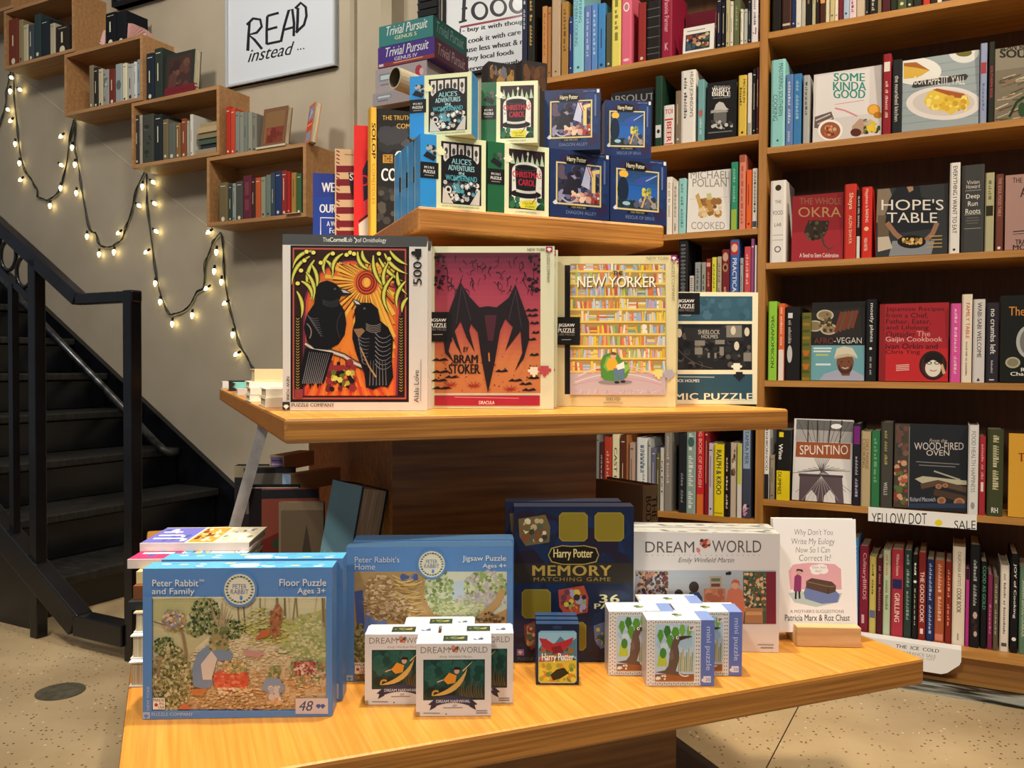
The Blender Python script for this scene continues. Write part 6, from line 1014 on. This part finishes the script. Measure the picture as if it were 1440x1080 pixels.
gb = 'small dotted puzzle boxes with a blue strip'
A = hz(909, 965, ZB); w, h = fit(A, 1004, R_(1), 872.5)
pl = carton(A, w, h, .056, R_(1), 'small dotted puzzle box with blue strip and brown animal, foremost of four', 'puzzle box', 'e4e1da', m_bird20, gb, sides={'t': 'e8ecec', 'r': '6878bc', 'l': 'c4c4c8'}, topart=t_bird20)
for (x, y), l in (((855.5, 950), 'half-hidden on the card deck side'), ((951, 950.5), 'half-hidden on the book stand side'), ((899, 935), 'rearmost with only its top showing')):
    copy_thing(pl, mat4(hz(x, y, ZB), R_(1)), f'small dotted puzzle box with blue strip, {l}')
# book on its pine block
A = hz(1120.5, 909.5, ZB); A.z += .0006; w, h = fit(A, 1211, R_(-3), 881.5)
mb = MB(); dp = .075; i = 0
mb.box(0, w, 0, .022, 0, h); mb.box(0, w, .022, dp, 0, h*.45); mb.box(0, w, .052, dp, h*.45, h)
bs = mb.build('book_stand', 'cream_wood', mw=mat4(A, R_(-3)), bevel=.001); tag(bs, 'pale pine block with a slot holding up the white cartoon book', 'book stand')
def a_eulogy(a, mw):
    a.R(0, 0, 1, 1, 'efecea'); a.view(mw, *V11); I = '5a5450'
    for s, x0, y0, x1, y1 in (("Why Don't You", 182, 92, 390, 135), ('Write My Eulogy', 166, 143, 400, 185), ('Now So I Can', 190, 190, 375, 220), ('Correct It?', 207, 232, 380, 265)): a.T(s, x0, y0, x1, y1, I, -.012, .08)
    a.G([(150, 320), (175, 285), (260, 275), (400, 282), (435, 310), (438, 420), (160, 420)], 'dfa8b0'); a.G([(150, 440), (220, 430), (440, 440), (420, 490), (300, 515), (180, 490)], 'b8c8c4')
    for x, y, rx in ((290, 305, 26), (325, 300, 34), (340, 318, 26), (300, 322, 30)): a.E(x, y, rx, 18, 'efeaea', 16)
    a.T('Ooh, hot', 278, 294, 350, 308, '6a5a5a', -.01); a.T('fat?', 296, 314, 330, 326, '6a5a5a', -.01)
    a.G([(232, 440), (245, 400), (410, 430), (428, 450), (415, 490), (330, 498), (240, 470)], '6f7fb0'); a.G([(245, 375), (275, 358), (385, 378), (408, 400), (405, 432), (365, 445), (245, 412)], '5a463a'); a.L([(250, 378), (370, 405), (405, 402)], 5, '8a6a54'); a.L([(366, 408), (364, 443)], 4, '3a2c24')
    a.G([(178, 430), (182, 350), (200, 335), (220, 350), (218, 432)], '8a3a6a'); a.E(207, 325, 15, 17, 'c8a090', 14); a.G([(190, 322), (196, 308), (225, 312), (230, 326), (205, 318)], '4a2a34'); a.L([(190, 430), (188, 472)], 10, '3a2a30'); a.L([(208, 430), (210, 470)], 10, '3a2a30')
    a.T("A MOTHER'S SUGGESTIONS", 158, 530, 450, 547, '8a8480', .0); a.T('Patricia Marx & Roz Chast', 130, 556, 482, 590, '3a3634', .01)
A2 = A+Vector((-.029, .0275, h*.45+.0008)); w2, h2 = fit(A2, 1206, R_(-3), 734, 1098)
face_book(mat4(A2, R_(-3), tip=5), w2, .018, h2+.004, 'efecea', 'white cartoon-covered hardback standing in a pine block on the lower shelf', None, a_eulogy)
# grey book standing behind the white puzzle box
gb_ = hp(905, 760, DY, 1.46); gb_.z = ZB
mbk = spine_book(mat4(hz(905, 780, ZB) if False else Vector((gb_.x, gb_.y, ZB+.0005)), R_(38), lean=0), .045, hp(920, 684, Vector((0, 1, 0)), gb_.y).z-ZB, .15, '8c8268', 'thick grey-brown book standing behind the large white puzzle box', None, [lambda m: m.T('THE', .52, .68, .86, .90, '26221c', .02, 0, -90), lambda m: m.T('BODY', .14, .60, .48, .90, '26221c', .02, 0, -90)])

# ---- pile and upright books at the stair end of the lower shelf
gl = 'pile of books lying at the stair end of the lower shelf'
def c_pic(a_, b_, c2, seed):
    """printed cover: title block, picture, pale field"""
    def f(a):
        a.R(0, 0, 1, 1, c2); a.R(0, .02, .40, .98, a_); a.R(.42, .04, .66, .96, b_); a.blobs(.02, .1, .38, .9, 26, [a_, 'e0dce8', '4a5aa0'], .03, seed, 3); a.blobs(.43, .1, .65, .9, 30, [b_, 'e8b060', '6a3a2a', 'f0e0c0'], .025, seed+1, 3); a.blobs(.68, .1, .97, .9, 30, [c2, 'd8c8a0', '8a8a94', 'f4f0ea'], .03, seed+2, 3)
        for k in range(3): a.R(.05, .25+k*.2, .33-.05*k, .32+k*.2, 'ece8f0')
    return f
c_top = lambda cs: (lambda a: [a.R(i/len(cs), .0, (i+1)/len(cs), 1, c) for i, c in enumerate(cs)])
zz = ZB+.0005
stack = [(181, 968, .175, .036, 'eeece6', 'thick white book at the very bottom of the pile', None, .13), (181, 931, .17, .034, 'f0eee8', 'thick white book second from the bottom of the pile', None, .14), (183, 888, .165, .030, 'e8e4da', 'white book with tan band low in the pile', lambda a: a.R(.0, .0, 1, .3, 'c8b488'), .14),
         (179, 845, .165, .012, '2c2c2e', 'black book in the middle of the pile', None, .15), (184, 830, .16, .020, '7a4a2c', 'brown book in the middle of the pile', None, .15), (186, 800, .16, .018, 'd8c48a', 'yellow illustrated book near the top of the pile', None, .15)]
y_ = 0
for k, (px, py, wd, t, c, l, fn, dep) in enumerate(stack):
    q = hp(px, py, NY, 0) if False else hz(px, 967, ZB); base = q+DY*(.012*k)+WX*(.002*((k*7) % 3)); base.z = zz
    lying_book(mat4(base, R_(8)), wd, t, dep, c, l+' at the stair end', gl, fn, edge=1 if k < 3 else None); zz += t+.0006
q = hz(189, 967, ZB)+DY*.085; 
for k, (cs, c, t, l, dx, dep) in enumerate(((['b8326a', 'd8c8d4', 'c84a8a', '3a7ab8', '5a9ac8', 'b8c8d4', 'c4c4c8', 'a4a4a8'], 'd8c8c0', .014, 'magenta-and-blue book lying second from the top of the pile', -.012, .15), (['6a6ac0', '7a7ac8', '6868b8', 'd88a3a', 'd8923e', 'c8b8b8', 'e8e0c0', 'ded6b0'], 'e0d6d0', .013, 'purple-and-orange book on top of the pile', .004, .13))):
    b = q+DY*(.05*k)+WX*dx; b.z = zz; lying_book(mat4(b, R_(4)), .17, t, dep, c, l+' at the stair end', gl, c_pic(cs[0], cs[4], cs[6], len(l))); zz += t+.0006
gu = 'books standing behind the woodland path puzzle'
def upr(pxl, pyt, pxr, d, yaw, th, col, label, art=None, side=None, tip=0):
    A = hp(pxl, 800, DY, d); A.z = ZB+.0005; w, h = fit(A, pxr, yaw, pyt); h = hp(pxl, pyt, Vector((0, 1, 0)), A.y).z-A.z
    return face_book(mat4(A, yaw, tip=tip), w, th, h, col, label, gu, art, side=side)
upr(330, 655, 402, 1.88, R_(4), .03, '20202a', 'navy-spined book standing rearmost against the metal brace', lambda a, mw: a.R(0, .9, 1, 1, '8a8468'))
upr(343, 659, 414, 1.82, R_(6), .022, '26242a', 'black book with a misty landscape standing second from the brace', lambda a, mw: (a.R(.04, .62, 1, .96, '6e6c66'), a.R(.04, .05, .3, .18, '8a2a2c')))
upr(350, 683, 420, 1.76, R_(4), .02, '1e1c20', 'black book with a red foot standing third from the brace', lambda a, mw: (a.R(.0, 0, .5, .22, '8a2028'), a.L([(.0, .98), (1, .98)], .02, 'c8c4bc')))
upr(368, 689, 448, 1.70, R_(9), .02, '8a4a3c', 'rust-red illustrated book standing fourth from the brace', lambda a, mw: (a.R(0, .92, 1, 1, '24262c'), a.G([(0, .55), (.3, .62), (.35, .3), (.1, .1), (0, .1)], '6a2a24'), a.blobs(.05, .1, .5, .6, 12, ['a83a2c', '2a4a34', '7a2a24'], .08, 2, .5), a.T('G', .28, .16, .42, .28, W_, .04)))
upr(392, 707, 455, 1.63, R_(4), .018, '8a7a62', 'brown-grey book with dark triangle standing fifth from the brace', lambda a, mw: (a.R(.05, .0, 1, .93, '6e604c'), a.G([(.3, 0), (.62, .8), (.95, 0)], '4a4036')))
A = hp(436, 800, DY, 1.575); A.z = ZB+.0005; ht = hp(455, 684, Vector((0, 1, 0)), A.y).z-ZB
bk_ = face_book(mat4(A+ZV*.013, R_(-52), tip=11), .12, .052, ht, '26303a', 'thick book with teal cover leaning at the end of the standing row', gu, lambda a, mw: (a.R(0, 0, .97, 1, '6f9fb0'), a.E(.45, .3, .2, .09, 'b8c8c8', 12), a.blobs(.1, .1, .8, .5, 8, ['5a8a9c', '8ab0bc'], .1, 3, .5)))
bx = hp(379, 661, DY, 1.86); mb = MB(); mb.box(0, .036, 0, .12, 0, .032, 'c0a478'); mb.canvas((0, 0, 0), *FX, .036, .032); mb.R(.08, .1, .92, .9, '7a6a9a'); mb.R(.15, .35, .85, .45, 'c8a8b0'); mb.R(.15, .6, .85, .7, '4a3a6a')
tag(mb.build('carton', 'paper', mw=mat4(bx, R_(-18))), 'small brown carton with purple end label atop the standing books', 'carton')
bx = hp(397, 691, DY, 1.78); mb = MB(); mb.box(0, .024, 0, .15, 0, .036, 'b89c70'); mb.canvas((0, 0, 0), *FX, .024, .036); mb.R(.0, .0, 1, 1, '9ab8d8'); mb.R(.2, .15, .8, .3, '6a88b0')
tag(mb.build('carton', 'paper', mw=mat4(bx, R_(-30))), 'small brown carton with pale blue end lying atop the standing books', 'carton')
# ---- cream books at the stair end of the middle shelf
gc = 'pale books lying at the stair end of the middle shelf'
def flat(px, py, dz, wd, t, dep, c, l, fn=None, yaw=TB, page='d9ceb0'):
    q = hz(px, py, ZM); q.z = ZM+.0005+dz; return lying_book(mat4(q, yaw), wd, t, dep, c, l, gc, fn)
flat(373, 573.5, 0, .085, .0165, .11, 'e8dcc4', 'cream book at the bottom of the near pile beside the two-bird puzzle')
flat(374, 573.2, .017, .083, .0165, .11, 'ece2cc', 'cream book on the near pile beside the two-bird puzzle', lambda a: a.R(.15, .3, .8, .7, 'a07a60'))
flat(351, 565.5, 0, .085, .0136, .11, 'e9e5da', 'white book at the bottom of the second pale pile')
flat(352, 565.5, .0142, .083, .0134, .11, 'e4ded2', 'white book in the middle of the second pale pile', lambda a: a.R(.1, .1, .5, .5, '9a7a6a'))
flat(350.5, 565.2, .0282, .086, .0134, .11, 'ebe6d8', 'white book under the thick tan book in the second pale pile')
q = hz(358, 565, ZM); q.z = ZM+.0424; lying_book(mat4(q, TB), .08, .026, .10, 'e6cfa4', 'thick tan book topping the second pale pile beside the two-bird puzzle', gc)
flat(334, 556, 0, .10, .016, .09, 'e4e0d8', 'white book at the bottom of the third pale pile')
flat(331, 555, .0165, .10, .014, .09, '8fd8cc', 'mint green book lying on the third pale pile')
flat(322, 550, 0, .09, .03, .07, '2a2a2c', 'black book lying behind the mint green book')
flat(313, 546, 0, .09, .022, .06, 'e8e6e2', 'white book lying farthest back at the stair end of the middle shelf')
# ---- riser, upright books and boxes behind the upper shelf
RZ = ZT
mb = MB(); r0, r1 = .262, .398; mb.box(r0, r1, 1.86, 2.14, RZ-.02, RZ); ro = empty('display_riser', mat4(tw(.33, 2.0, ZM+.001), TB), 'plain oak riser on the middle shelf lifting the upright books', 'riser')
def rp(nm, mb, mt_): o = mb.build(nm, mt_, ro); o.matrix_parent_inverse = ro.matrix_world.inverted(); o.matrix_world = mat4((0, 0, 0), TB)
rp('top_panel', mb, 'oakD')
for nm, x0, x1, y0, y1 in (('side_panel', r0, r0+.015, 1.86, 2.14), ('side_panel', r1-.015, r1, 1.86, 2.14), ('back_panel', r0+.015, r1-.015, 2.125, 2.14)): mb = MB(); mb.box(x0, x1, y0, y1, ZM+.0008, RZ-.02); rp(nm, mb, 'oakD')
ub = 'upright books behind the upper shelf'
def upb(pxl, pyt, pxr, d, yaw, th, col, label, art=None, side=None, tip=0):
    A = hp(pxl, 335, DY, d); A.z = RZ+.0005; w, h = fit(A, pxr, yaw, pyt); h = hp(pxl, pyt, Vector((0, 1, 0)), A.y).z-A.z
    return face_book(mat4(A, yaw, tip=tip), w, th, h, col, label, ub, art, side=side)
def a_we(a, mw): a.R(0, 0, 1, 1, '2846a2'); a.view(mw, 420, 0, 3.176); a.R(65, 880, 260, 770, '2c3f94'); a.T('WE', 104, 816, 160, 858, 'f0f0ee', .04); a.T('OUR', 94, 912, 166, 950, 'f0f0ee', .04); a.L([(98, 1075), (98, 972), (260, 976)], 5, 'e0e4f0'); a.T('A W', 126, 988, 164, 1010, W_, .03); a.T('Fo', 138, 1018, 164, 1042, W_, .03)
upb(440, 243, 486, 2.03, R_(12), .02, '2846a2', 'blue paperback with white capitals at the end of the upright row', a_we)
mb = MB()
def a_flag(a, mw):
    a.R(0, 0, 1, 1, 'd8b48a'); a.view(mw, 420, 0, 3.176)
    for y in (740, 800, 862, 925, 985, 1030): a.R(168, y+30, 300, y, '7a1c26')
    for i in range(22): a.L([(168, 672+i*17), (183, 680+i*17)], 5, '7a1c26')
    a.G([(222, 770), (250, 780), (250, 890), (232, 860)], '2a2026'); a.T('S', 228, 776, 244, 806, W_, .03); a.L([(205, 690), (245, 692)], 5, 'a8885a')
upb(471, 209, 512, 2.00, R_(10), .02, 'd8b48a', 'tan and maroon striped notebook in the upright row', a_flag, side='7a1c26')
def a_red(a, mw):
    a.R(0, 0, 1, 1, 'e02c2a'); a.view(mw, 420, 0, 3.176); a.G([(285, 760), (305, 715), (320, 720), (330, 960), (290, 900)], '2a2038'); a.T('D', 276, 782, 316, 830, 'e02c2a', .04); a.G([(290, 900), (318, 880), (318, 960), (295, 960)], 'd83a4a'); a.L([(268, 990), (322, 950)], 8, '26242a'); a.G([(270, 1060), (268, 1000), (322, 960), (330, 1060)], 'e8dcc8')
upb(497.5, 176, 536, 1.965, R_(8), .022, 'e02c2a', 'tall bright red book in the upright row', a_red, side='2a2c4e')
A = hp(521, 325, DY, 1.90); A.z = RZ+.0005
ht = hp(522, 150, Vector((0, 1, 0)), A.y).z-A.z
spine_book(mat4(A, TB), .0145, ht, .028, 'e0b040', 'narrow yellow book spine with black capitals in the upright row', ub, [vtext('SOLOP', '2a2418', .62, .88, .2, .8, .03), vtext('COMEDDLES', '8a6a20', .28, .58, .25, .7, .0)])
def a_truth(a, mw):
    a.R(0, 0, 1, 1, '1c1d20'); a.view(mw, 420, 0, 3.176); a.blobs(345, 830, 640, 1010, 60, ['3a3a3c', '161618', '4a4844', '2a2a2c'], 18, 3); a.blobs(350, 560, 640, 690, 24, ['3a3c42', '2a2c30', '4a4c52'], 34, 4)
    a.T('THE TRUTH', 374, 516, 500, 536, 'c8a040', .01); a.T('COMPLICATED', 438, 552, 620, 574, 'c8a040', .01); a.R(376, 728, 420, 690, 'b88a34'); a.T('THE', 380, 694, 416, 724, '1c1d20', .02); a.T('CON', 370, 752, 470, 808, W_, .03); a.T('O', 430, 674, 470, 745, W_, .05)
upb(530.5, 152, 640, 1.905, R_(20), .022, '1c1d20', 'large black book with gold and white capitals behind the blue mini puzzles', a_truth)
# tall boxes standing at the back of the upper shelf
for (x0, yt, x1, d, c, cs, l) in ((686, 86, 724, 1.80, '1c1a1c', ['8a6a34', '6e4c22', '5a5a66', '3a2818'], 'tall dark box with a biscuit-coloured picture behind the top row'), (733, 84, 768, 1.83, '24211f', ['4a2e1c', '362418', '5c3c24'], 'tall dark box with a brown picture behind the top-hat puzzle')):
    A = hp(x0, 300, DY, d); A.z = ZT+.0005; w, h = fit(A, x1, TB, yt)
    carton(A, w, h, .05, TB, l, 'box', c, lambda a, cs=cs, s=x0: a.blobs(.05, .84, .95, .985, 40, cs, .1, int(s), .3), name='gift_box', sides={'t': '3a322c'})
# tower behind the table carrying board games
PT = 2.16
u0 = wall_px(531, 100, PT)[0]; u1 = wall_px(609, 100, PT)[0]; zt = wall_px(609, 140, PT)[1]
tw_ = empty('tower_cabinet', WM @ Matrix.Translation((u0+.1, PT+.15, 0)), 'narrow dark cabinet behind the table carrying board games', 'cabinet')
for nm, x0, x1, p0, p1, z0, z1 in (('body', u0+.012, u1-.01, PT+.03, PT+.20, 0, zt-.02), ('top_panel', u0+.004, u1-.002, PT+.02, PT+.21, zt-.02, zt), ('door', u0+.018, u1-.016, PT+.018, PT+.0295, .06, zt-.06)):
    mb = MB(); mb.box(x0, x1, p0, p1, max(z0, ZM+.001), z1); child(mb, nm, 'dark', tw_)
def gbox(pxl, pxr, pyt, pyb, p, dep, col, side, label, fn, fs=None, dz=None, cat='board game'):
    ua, za = wall_px(pxl, pyb, p); ub2 = wall_px(pxr, pyb, p)[0]; z1 = wall_px(pxr, pyt, p)[1]; z0 = wall_px(pxr, pyb, p)[1] if dz is None else dz
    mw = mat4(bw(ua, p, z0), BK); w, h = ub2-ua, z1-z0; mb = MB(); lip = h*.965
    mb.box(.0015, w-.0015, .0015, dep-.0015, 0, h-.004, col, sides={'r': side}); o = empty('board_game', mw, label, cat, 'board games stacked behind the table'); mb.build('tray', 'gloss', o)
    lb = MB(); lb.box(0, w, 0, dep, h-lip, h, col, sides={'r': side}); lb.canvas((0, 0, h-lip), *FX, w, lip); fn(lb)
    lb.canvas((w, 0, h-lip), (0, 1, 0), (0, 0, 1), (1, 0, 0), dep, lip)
    if fs: fs(lb)
    lb.build('lid', 'gloss', o); return z1+.0004
def a_tp(sub, c2, bar=None):
    def f(a):
        if bar: a.R(0, 0, 1, .2, bar)
        a.T('Trivial Pursuit', .14, .48, .9, .93, 'dfe2dc', .02, .3); a.T(sub, .3, .22, .7, .40, c2, .02)
        if bar: a.R(.02, .05, .1, .17, 'c8c8e0'); a.L([(.28, .12), (.8, .14)], .012, 'e8b070')
    return f
def a_grey(a): a.R(.08, .5, .36, .78, '6a8a9a'); a.R(.1, .55, .34, .72, 'c8d0d4'); a.L([(.1, .35), (.3, .35)], .02, '7a7278')
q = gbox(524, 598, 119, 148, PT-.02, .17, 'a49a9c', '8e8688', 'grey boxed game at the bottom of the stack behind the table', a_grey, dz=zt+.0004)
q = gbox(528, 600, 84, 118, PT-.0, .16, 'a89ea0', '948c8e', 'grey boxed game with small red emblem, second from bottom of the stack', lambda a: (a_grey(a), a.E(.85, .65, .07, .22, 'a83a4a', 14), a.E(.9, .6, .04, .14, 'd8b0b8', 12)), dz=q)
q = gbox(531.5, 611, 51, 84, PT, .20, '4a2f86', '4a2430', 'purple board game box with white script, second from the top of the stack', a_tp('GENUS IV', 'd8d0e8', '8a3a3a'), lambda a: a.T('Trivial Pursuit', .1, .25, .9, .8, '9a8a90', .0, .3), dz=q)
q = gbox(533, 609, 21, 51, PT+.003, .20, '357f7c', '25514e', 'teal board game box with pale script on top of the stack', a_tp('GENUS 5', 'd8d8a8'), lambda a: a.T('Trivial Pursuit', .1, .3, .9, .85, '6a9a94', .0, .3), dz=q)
# rolled paper
a = hp(555, 109, NY, PT-.20); b = hp(640, 128, NY, PT-.06)
mb = MB(); R0 = .031; ax = Vector((UX.x, UX.y, 0)); n = 30
ring = lambda c, r: [c-ax.cross(ZV).normalized()*(r*math.cos(t))+ZV*(r*math.sin(t)) for t in [2*math.pi*k/20 for k in range(20)]]
ax = (UX*.34+NY*.90-ZV*.10).normalized(); sd = ax.cross(ZV).normalized(); c0 = a-ax*.0; c1 = c0+ax*.20; NS = sd; 
o1, o2, i1, i2 = ring(c0, R0), ring(c1, R0), ring(c0, R0-.004), ring(c1, R0-.004)
for k in range(20):
    j = (k+1) % 20
    for qd, cc in (((o1[k], o1[j], o2[j], o2[k]), 'cfc2a4'), ((i1[j], i1[k], i2[k], i2[j]), '6a6048'), ((o1[j], o1[k], i1[k], i1[j]), 'd8ccb0'), ((o2[k], o2[j], i2[j], i2[k]), 'd8ccb0')): mb.poly(qd, cc)

o = mb.build('paper_roll', 'paper', mw=Matrix.Translation((0, 0, 0))); tag(o, 'roll of cream paper with open end lying before the grey games', 'paper roll')

# ---------------------------------------------------------------- wall pictures
def wall_rect(x0, y0, x1, y1, p): (ua, zb), (ub_, zt_) = wall_px(x0, y1, p), wall_px(x1, y0, p); return ua, ub_, zb, zt_
def frame_obj(name, ua, ub_, zb, zt_, fw_, col, sheet, art, label, cat, dpt=.03, tilt=0):
    c = empty(name, mat4(bw(ua, PW-dpt-.001, zb), BK, tip=0), label, cat); w, h = ub_-ua, zt_-zb
    mb = MB(); mb.box(0, w, .012, dpt, 0, h, sheet); mb.canvas((0, .012, 0), *FX, w, h); art(mb, c.matrix_world); mb.build('print', 'gloss', c)
    mb = MB()
    for q in ((0, fw_, 0, h), (w-fw_, w, 0, h), (fw_, w-fw_, 0, fw_), (fw_, w-fw_, h-fw_, h)): mb.box(q[0], q[1], 0, dpt, q[2], q[3], col)
    mb.build('frame', 'paper', c)
    return c
ua, zb = wall_px(317, 123, PW-.03); ub_, _ = wall_px(470.5, 98, PW-.03)
def a_read(a, mw):
    a.R(0, 0, 1, 1, 'd5dae0'); a.view(mw, 0, 0, 2); I = '1c1d22'; L = a.L
    L([(702, 62), (699, 100), (697, 143)], (7, 9), I); L([(694, 70), (712, 52), (732, 55), (736, 75), (722, 92), (700, 98), (716, 112), (737, 138)], 7.5, I)
    L([(752, 45), (750, 85), (750, 125)], 7.5, I); L([(752, 45), (784, 36)], 7, I); L([(751, 84), (780, 76)], 7, I); L([(750, 124), (788, 116)], 7, I)
    L([(790, 118), (799, 75), (812, 30), (822, 26), (827, 65), (826, 102)], 7.5, I); L([(798, 84), (827, 76)], 6.5, I)
    L([(838, 22), (837, 60), (835, 92)], 8, I); L([(830, 24), (846, 8), (860, 20), (862, 45), (855, 70), (832, 92)], 7.5, I)
    a.T('instead', 697, 140, 828, 176, I, .015, .4, 0, 1, -24)
    for x in (838, 846, 854): a.E(x, 139-(x-838)*.15, 2.2, 2.2, I, 8)
    L([(640, 240), (640, -60)], 1.5, 'b8bec8')
frame_obj('framed_print', ua, ub_, zb, zb+.62, .010, 'b8bcc0', 'd5dae0', a_read, 'white framed print with hand-lettered black writing on the beige wall', 'picture')
# dark frame cut by the top of the picture
ua, zb = wall_px(157, 10, PW-.05); ub_ = wall_px(229, 0, PW-.05)[0]
frame_obj('framed_print', ua, ub_, zb, zb+.3, .02, '15151a', '26262c', lambda a, mw: a.R(.1, .1, .9, .9, '3a3a40'), 'dark frame cut off above the pink shell bookends', 'picture', .05)
ua, zb = wall_px(622, 112, PW-.02); ub_ = wall_px(790, 80, PW-.02)[0]
def a_food(a, mw):
    a.view(mw, 580, 0, 7.2); K = '1a1a1c'
    a.G([(355, 700), (365, -400), (1240, -400), (1240, 700)], 'd8dbdd')
    a.T('f', 465, -150, 560, 238, K, .04) if False else None
    a.L([(515, 215), (522, 60), (530, -80)], 36, K); a.L([(470, 228), (550, 205)], 22, K); a.L([(500, 95), (555, 80)], 26, K)
    for x, y, rx, ry in ((680, 110, 88, 95), (870, 78, 88, 92), (1062, 48, 88, 92)): a.E(x, y, rx, ry, K, 30); a.E(x+4, y-4, rx-34, ry-26, 'd8dbdd', 26)
    a.L([(1160, 110), (1165, -200)], 36, K); a.L([(482, 276), (1240, 132)], 22, '8a3240')
    for s, x0, y0, x1, y1, dy in (('1- buy it with thought', 480, 300, 1190, 350, -108), ('2- cook it with care', 480, 412, 1095, 455, -108), ('3- use less wheat & meat', 470, 500, 1240, 545, -118), ('4- buy local foods', 470, 595, 1025, 648, -85), ('5- serve just enough', 470, 700, 1078, 750, -90)):
        for ox in (-3, 3):
            vs, fs = glyphs(s, .015); i = len(a.v)
            for gx, gy in vs: a.v.append(tuple(a._p(ox+x0+(x1-x0)*gx, y1-(y1-y0)*1.25*gy+dy*gx)))
            for qf in fs: a.f.append(tuple(i+j for j in qf)); a.c.append(lin(K)); a.m.append(0)
            a.k += 1
frame_obj('framed_print', ua, ub_, zb, zb+.75, .012, '17171a', 'd8dbdd', a_food, 'black framed poster listing advice about food behind the board games', 'picture', .02)

# ---------------------------------------------------------------- string lights
slt = empty('string_lights', mat4(bw(wall_px(200, 330, PW)[0], PW-.01, wall_px(200, 330, PW)[1]), BK), 'dark green string of small warm bulbs looped along the beige wall', 'string lights')
PS = PW-.011
def sl_w(pts): return [Vector((wall_px(x, y, PS)[0], PS, wall_px(x, y, PS)[1])) for x, y in pts]
def smooth(pts, n=4):
    out = []
    for i in range(len(pts)-1):
        p0, p1, p2, p3 = pts[max(i-1, 0)], pts[i], pts[i+1], pts[min(i+2, len(pts)-1)]
        for k in range(n):
            t = k/n; out.append(tuple(.5*((2*p1[j])+(-p0[j]+p2[j])*t+(2*p0[j]-5*p1[j]+4*p2[j]-p3[j])*t*t+(-p0[j]+3*p1[j]-3*p2[j]+p3[j])*t**3) for j in (0, 1)))
    return out+[pts[-1]]
ST = [[(15, 100), (10, 125), (8, 145), (2, 170), (-8, 195)], [(18, 102), (20, 125), (21, 150), (25, 180), (28, 215), (36, 240), (46, 256), (52, 266), (53, 276), (62, 280), (70, 281), (84, 266), (92, 240), (97, 205), (101, 180), (104, 168)], [(106, 168), (105, 200), (109, 228), (114, 255), (118, 285), (127, 322), (136, 330), (142, 346), (158, 346), (170, 338), (177, 322), (185, 295), (194, 262), (203, 243)], [(206, 244), (207, 280), (212, 330), (218, 372), (225, 412), (238, 440), (246, 441), (264, 433), (276, 412), (286, 404), (289, 372), (296, 350), (303, 335), (309, 328)], [(311, 328), (315, 365), (317, 400), (323, 430), (330, 460), (338, 485), (350, 508), (362, 524)], [(24, 100), (104, 166)] if False else [(99, 200), (106, 170)]]
for k, p in enumerate(ST):
    mb = MB(); w3 = sl_w(smooth(p)); mb.tube(w3, .0036, n=6); w4 = [v+Vector((.008*math.sin(i*.9), -.003, .005*math.cos(i*1.1))) for i, v in enumerate(w3)]; mb.tube(w4, .0026, n=5); child(mb, 'wire', 'wire', slt)
BL = [(15, 111, 0), (15, 128, 1), (27, 128, 0), (10, 156, 0), (17, 171, 2), (22, 202, 1), (28, 229, 1), (31, 254, 2), (71, 289, 1), (86, 264, 1), (108, 271, 1), (111, 164, 2), (88, 193, 2), (102, 207, 1), (85, 234, 0), (106, 231, 1), (123, 332, 1), (140, 357, 1), (161, 354, 1), (169, 329, 2), (194, 291, 0), (201, 262, 1), (214, 258, 0), (216, 288, 0), (218, 327, 0), (208, 356, 2), (219, 398, 1), (226, 424, 1), (243, 455, 1), (271, 443, 1), (293, 407, 2), (302, 381, 1), (305, 354, 1), (296, 328, 2), (312, 396, 1), (319, 428, 2), (328, 470, 1), (335, 500, 2)]
def bulb_proto():
    mb = MB(); n = 10; prof = [(0, .0), (.007, .003), (.0094, .010), (.008, .018), (.0045, .026), (.0012, .031)]
    i0 = 0
    for r, z in prof: mb.v += [(r*math.cos(2*math.pi*j/n), r*math.sin(2*math.pi*j/n), -z) for j in range(n)]
    for k in range(len(prof)-1):
        for j in range(n): mb.f.append((k*n+j, (k+1)*n+j, (k+1)*n+(j+1) % n, k*n+(j+1) % n)); mb.c.append((1, 1, 1)); mb.m.append(0)
    mb.f.append(tuple((len(prof)-1)*n+j for j in range(n))); mb.c.append((1, 1, 1)); mb.m.append(0)
    return mb
so = MB(); so.tube([(0, 0, .018), (0, 0, -.001)], .0062, n=8)
bo = None
for k, (x, y, d) in enumerate(BL):
    u, z = wall_px(x, y, PW-.022); rot = {0: -1.0, 1: .15, 2: 1.1}[d]
    Mx = WM @ Matrix.Translation((u, PW-.024, z+.012)) @ Matrix.Rotation(rot, 4, 'Y')
    if bo is None: bo = bulb_proto().build('bulb', 'bulb', smooth=True); o = bo; sk0 = so.build('bulb_socket', 'wire'); sk = sk0
    else:
        o = bo.copy(); COL.objects.link(o); sk = sk0.copy(); COL.objects.link(sk)
    o.parent = slt; o.matrix_parent_inverse = slt.matrix_world.inverted(); o.matrix_world = Mx
    sk.parent = o
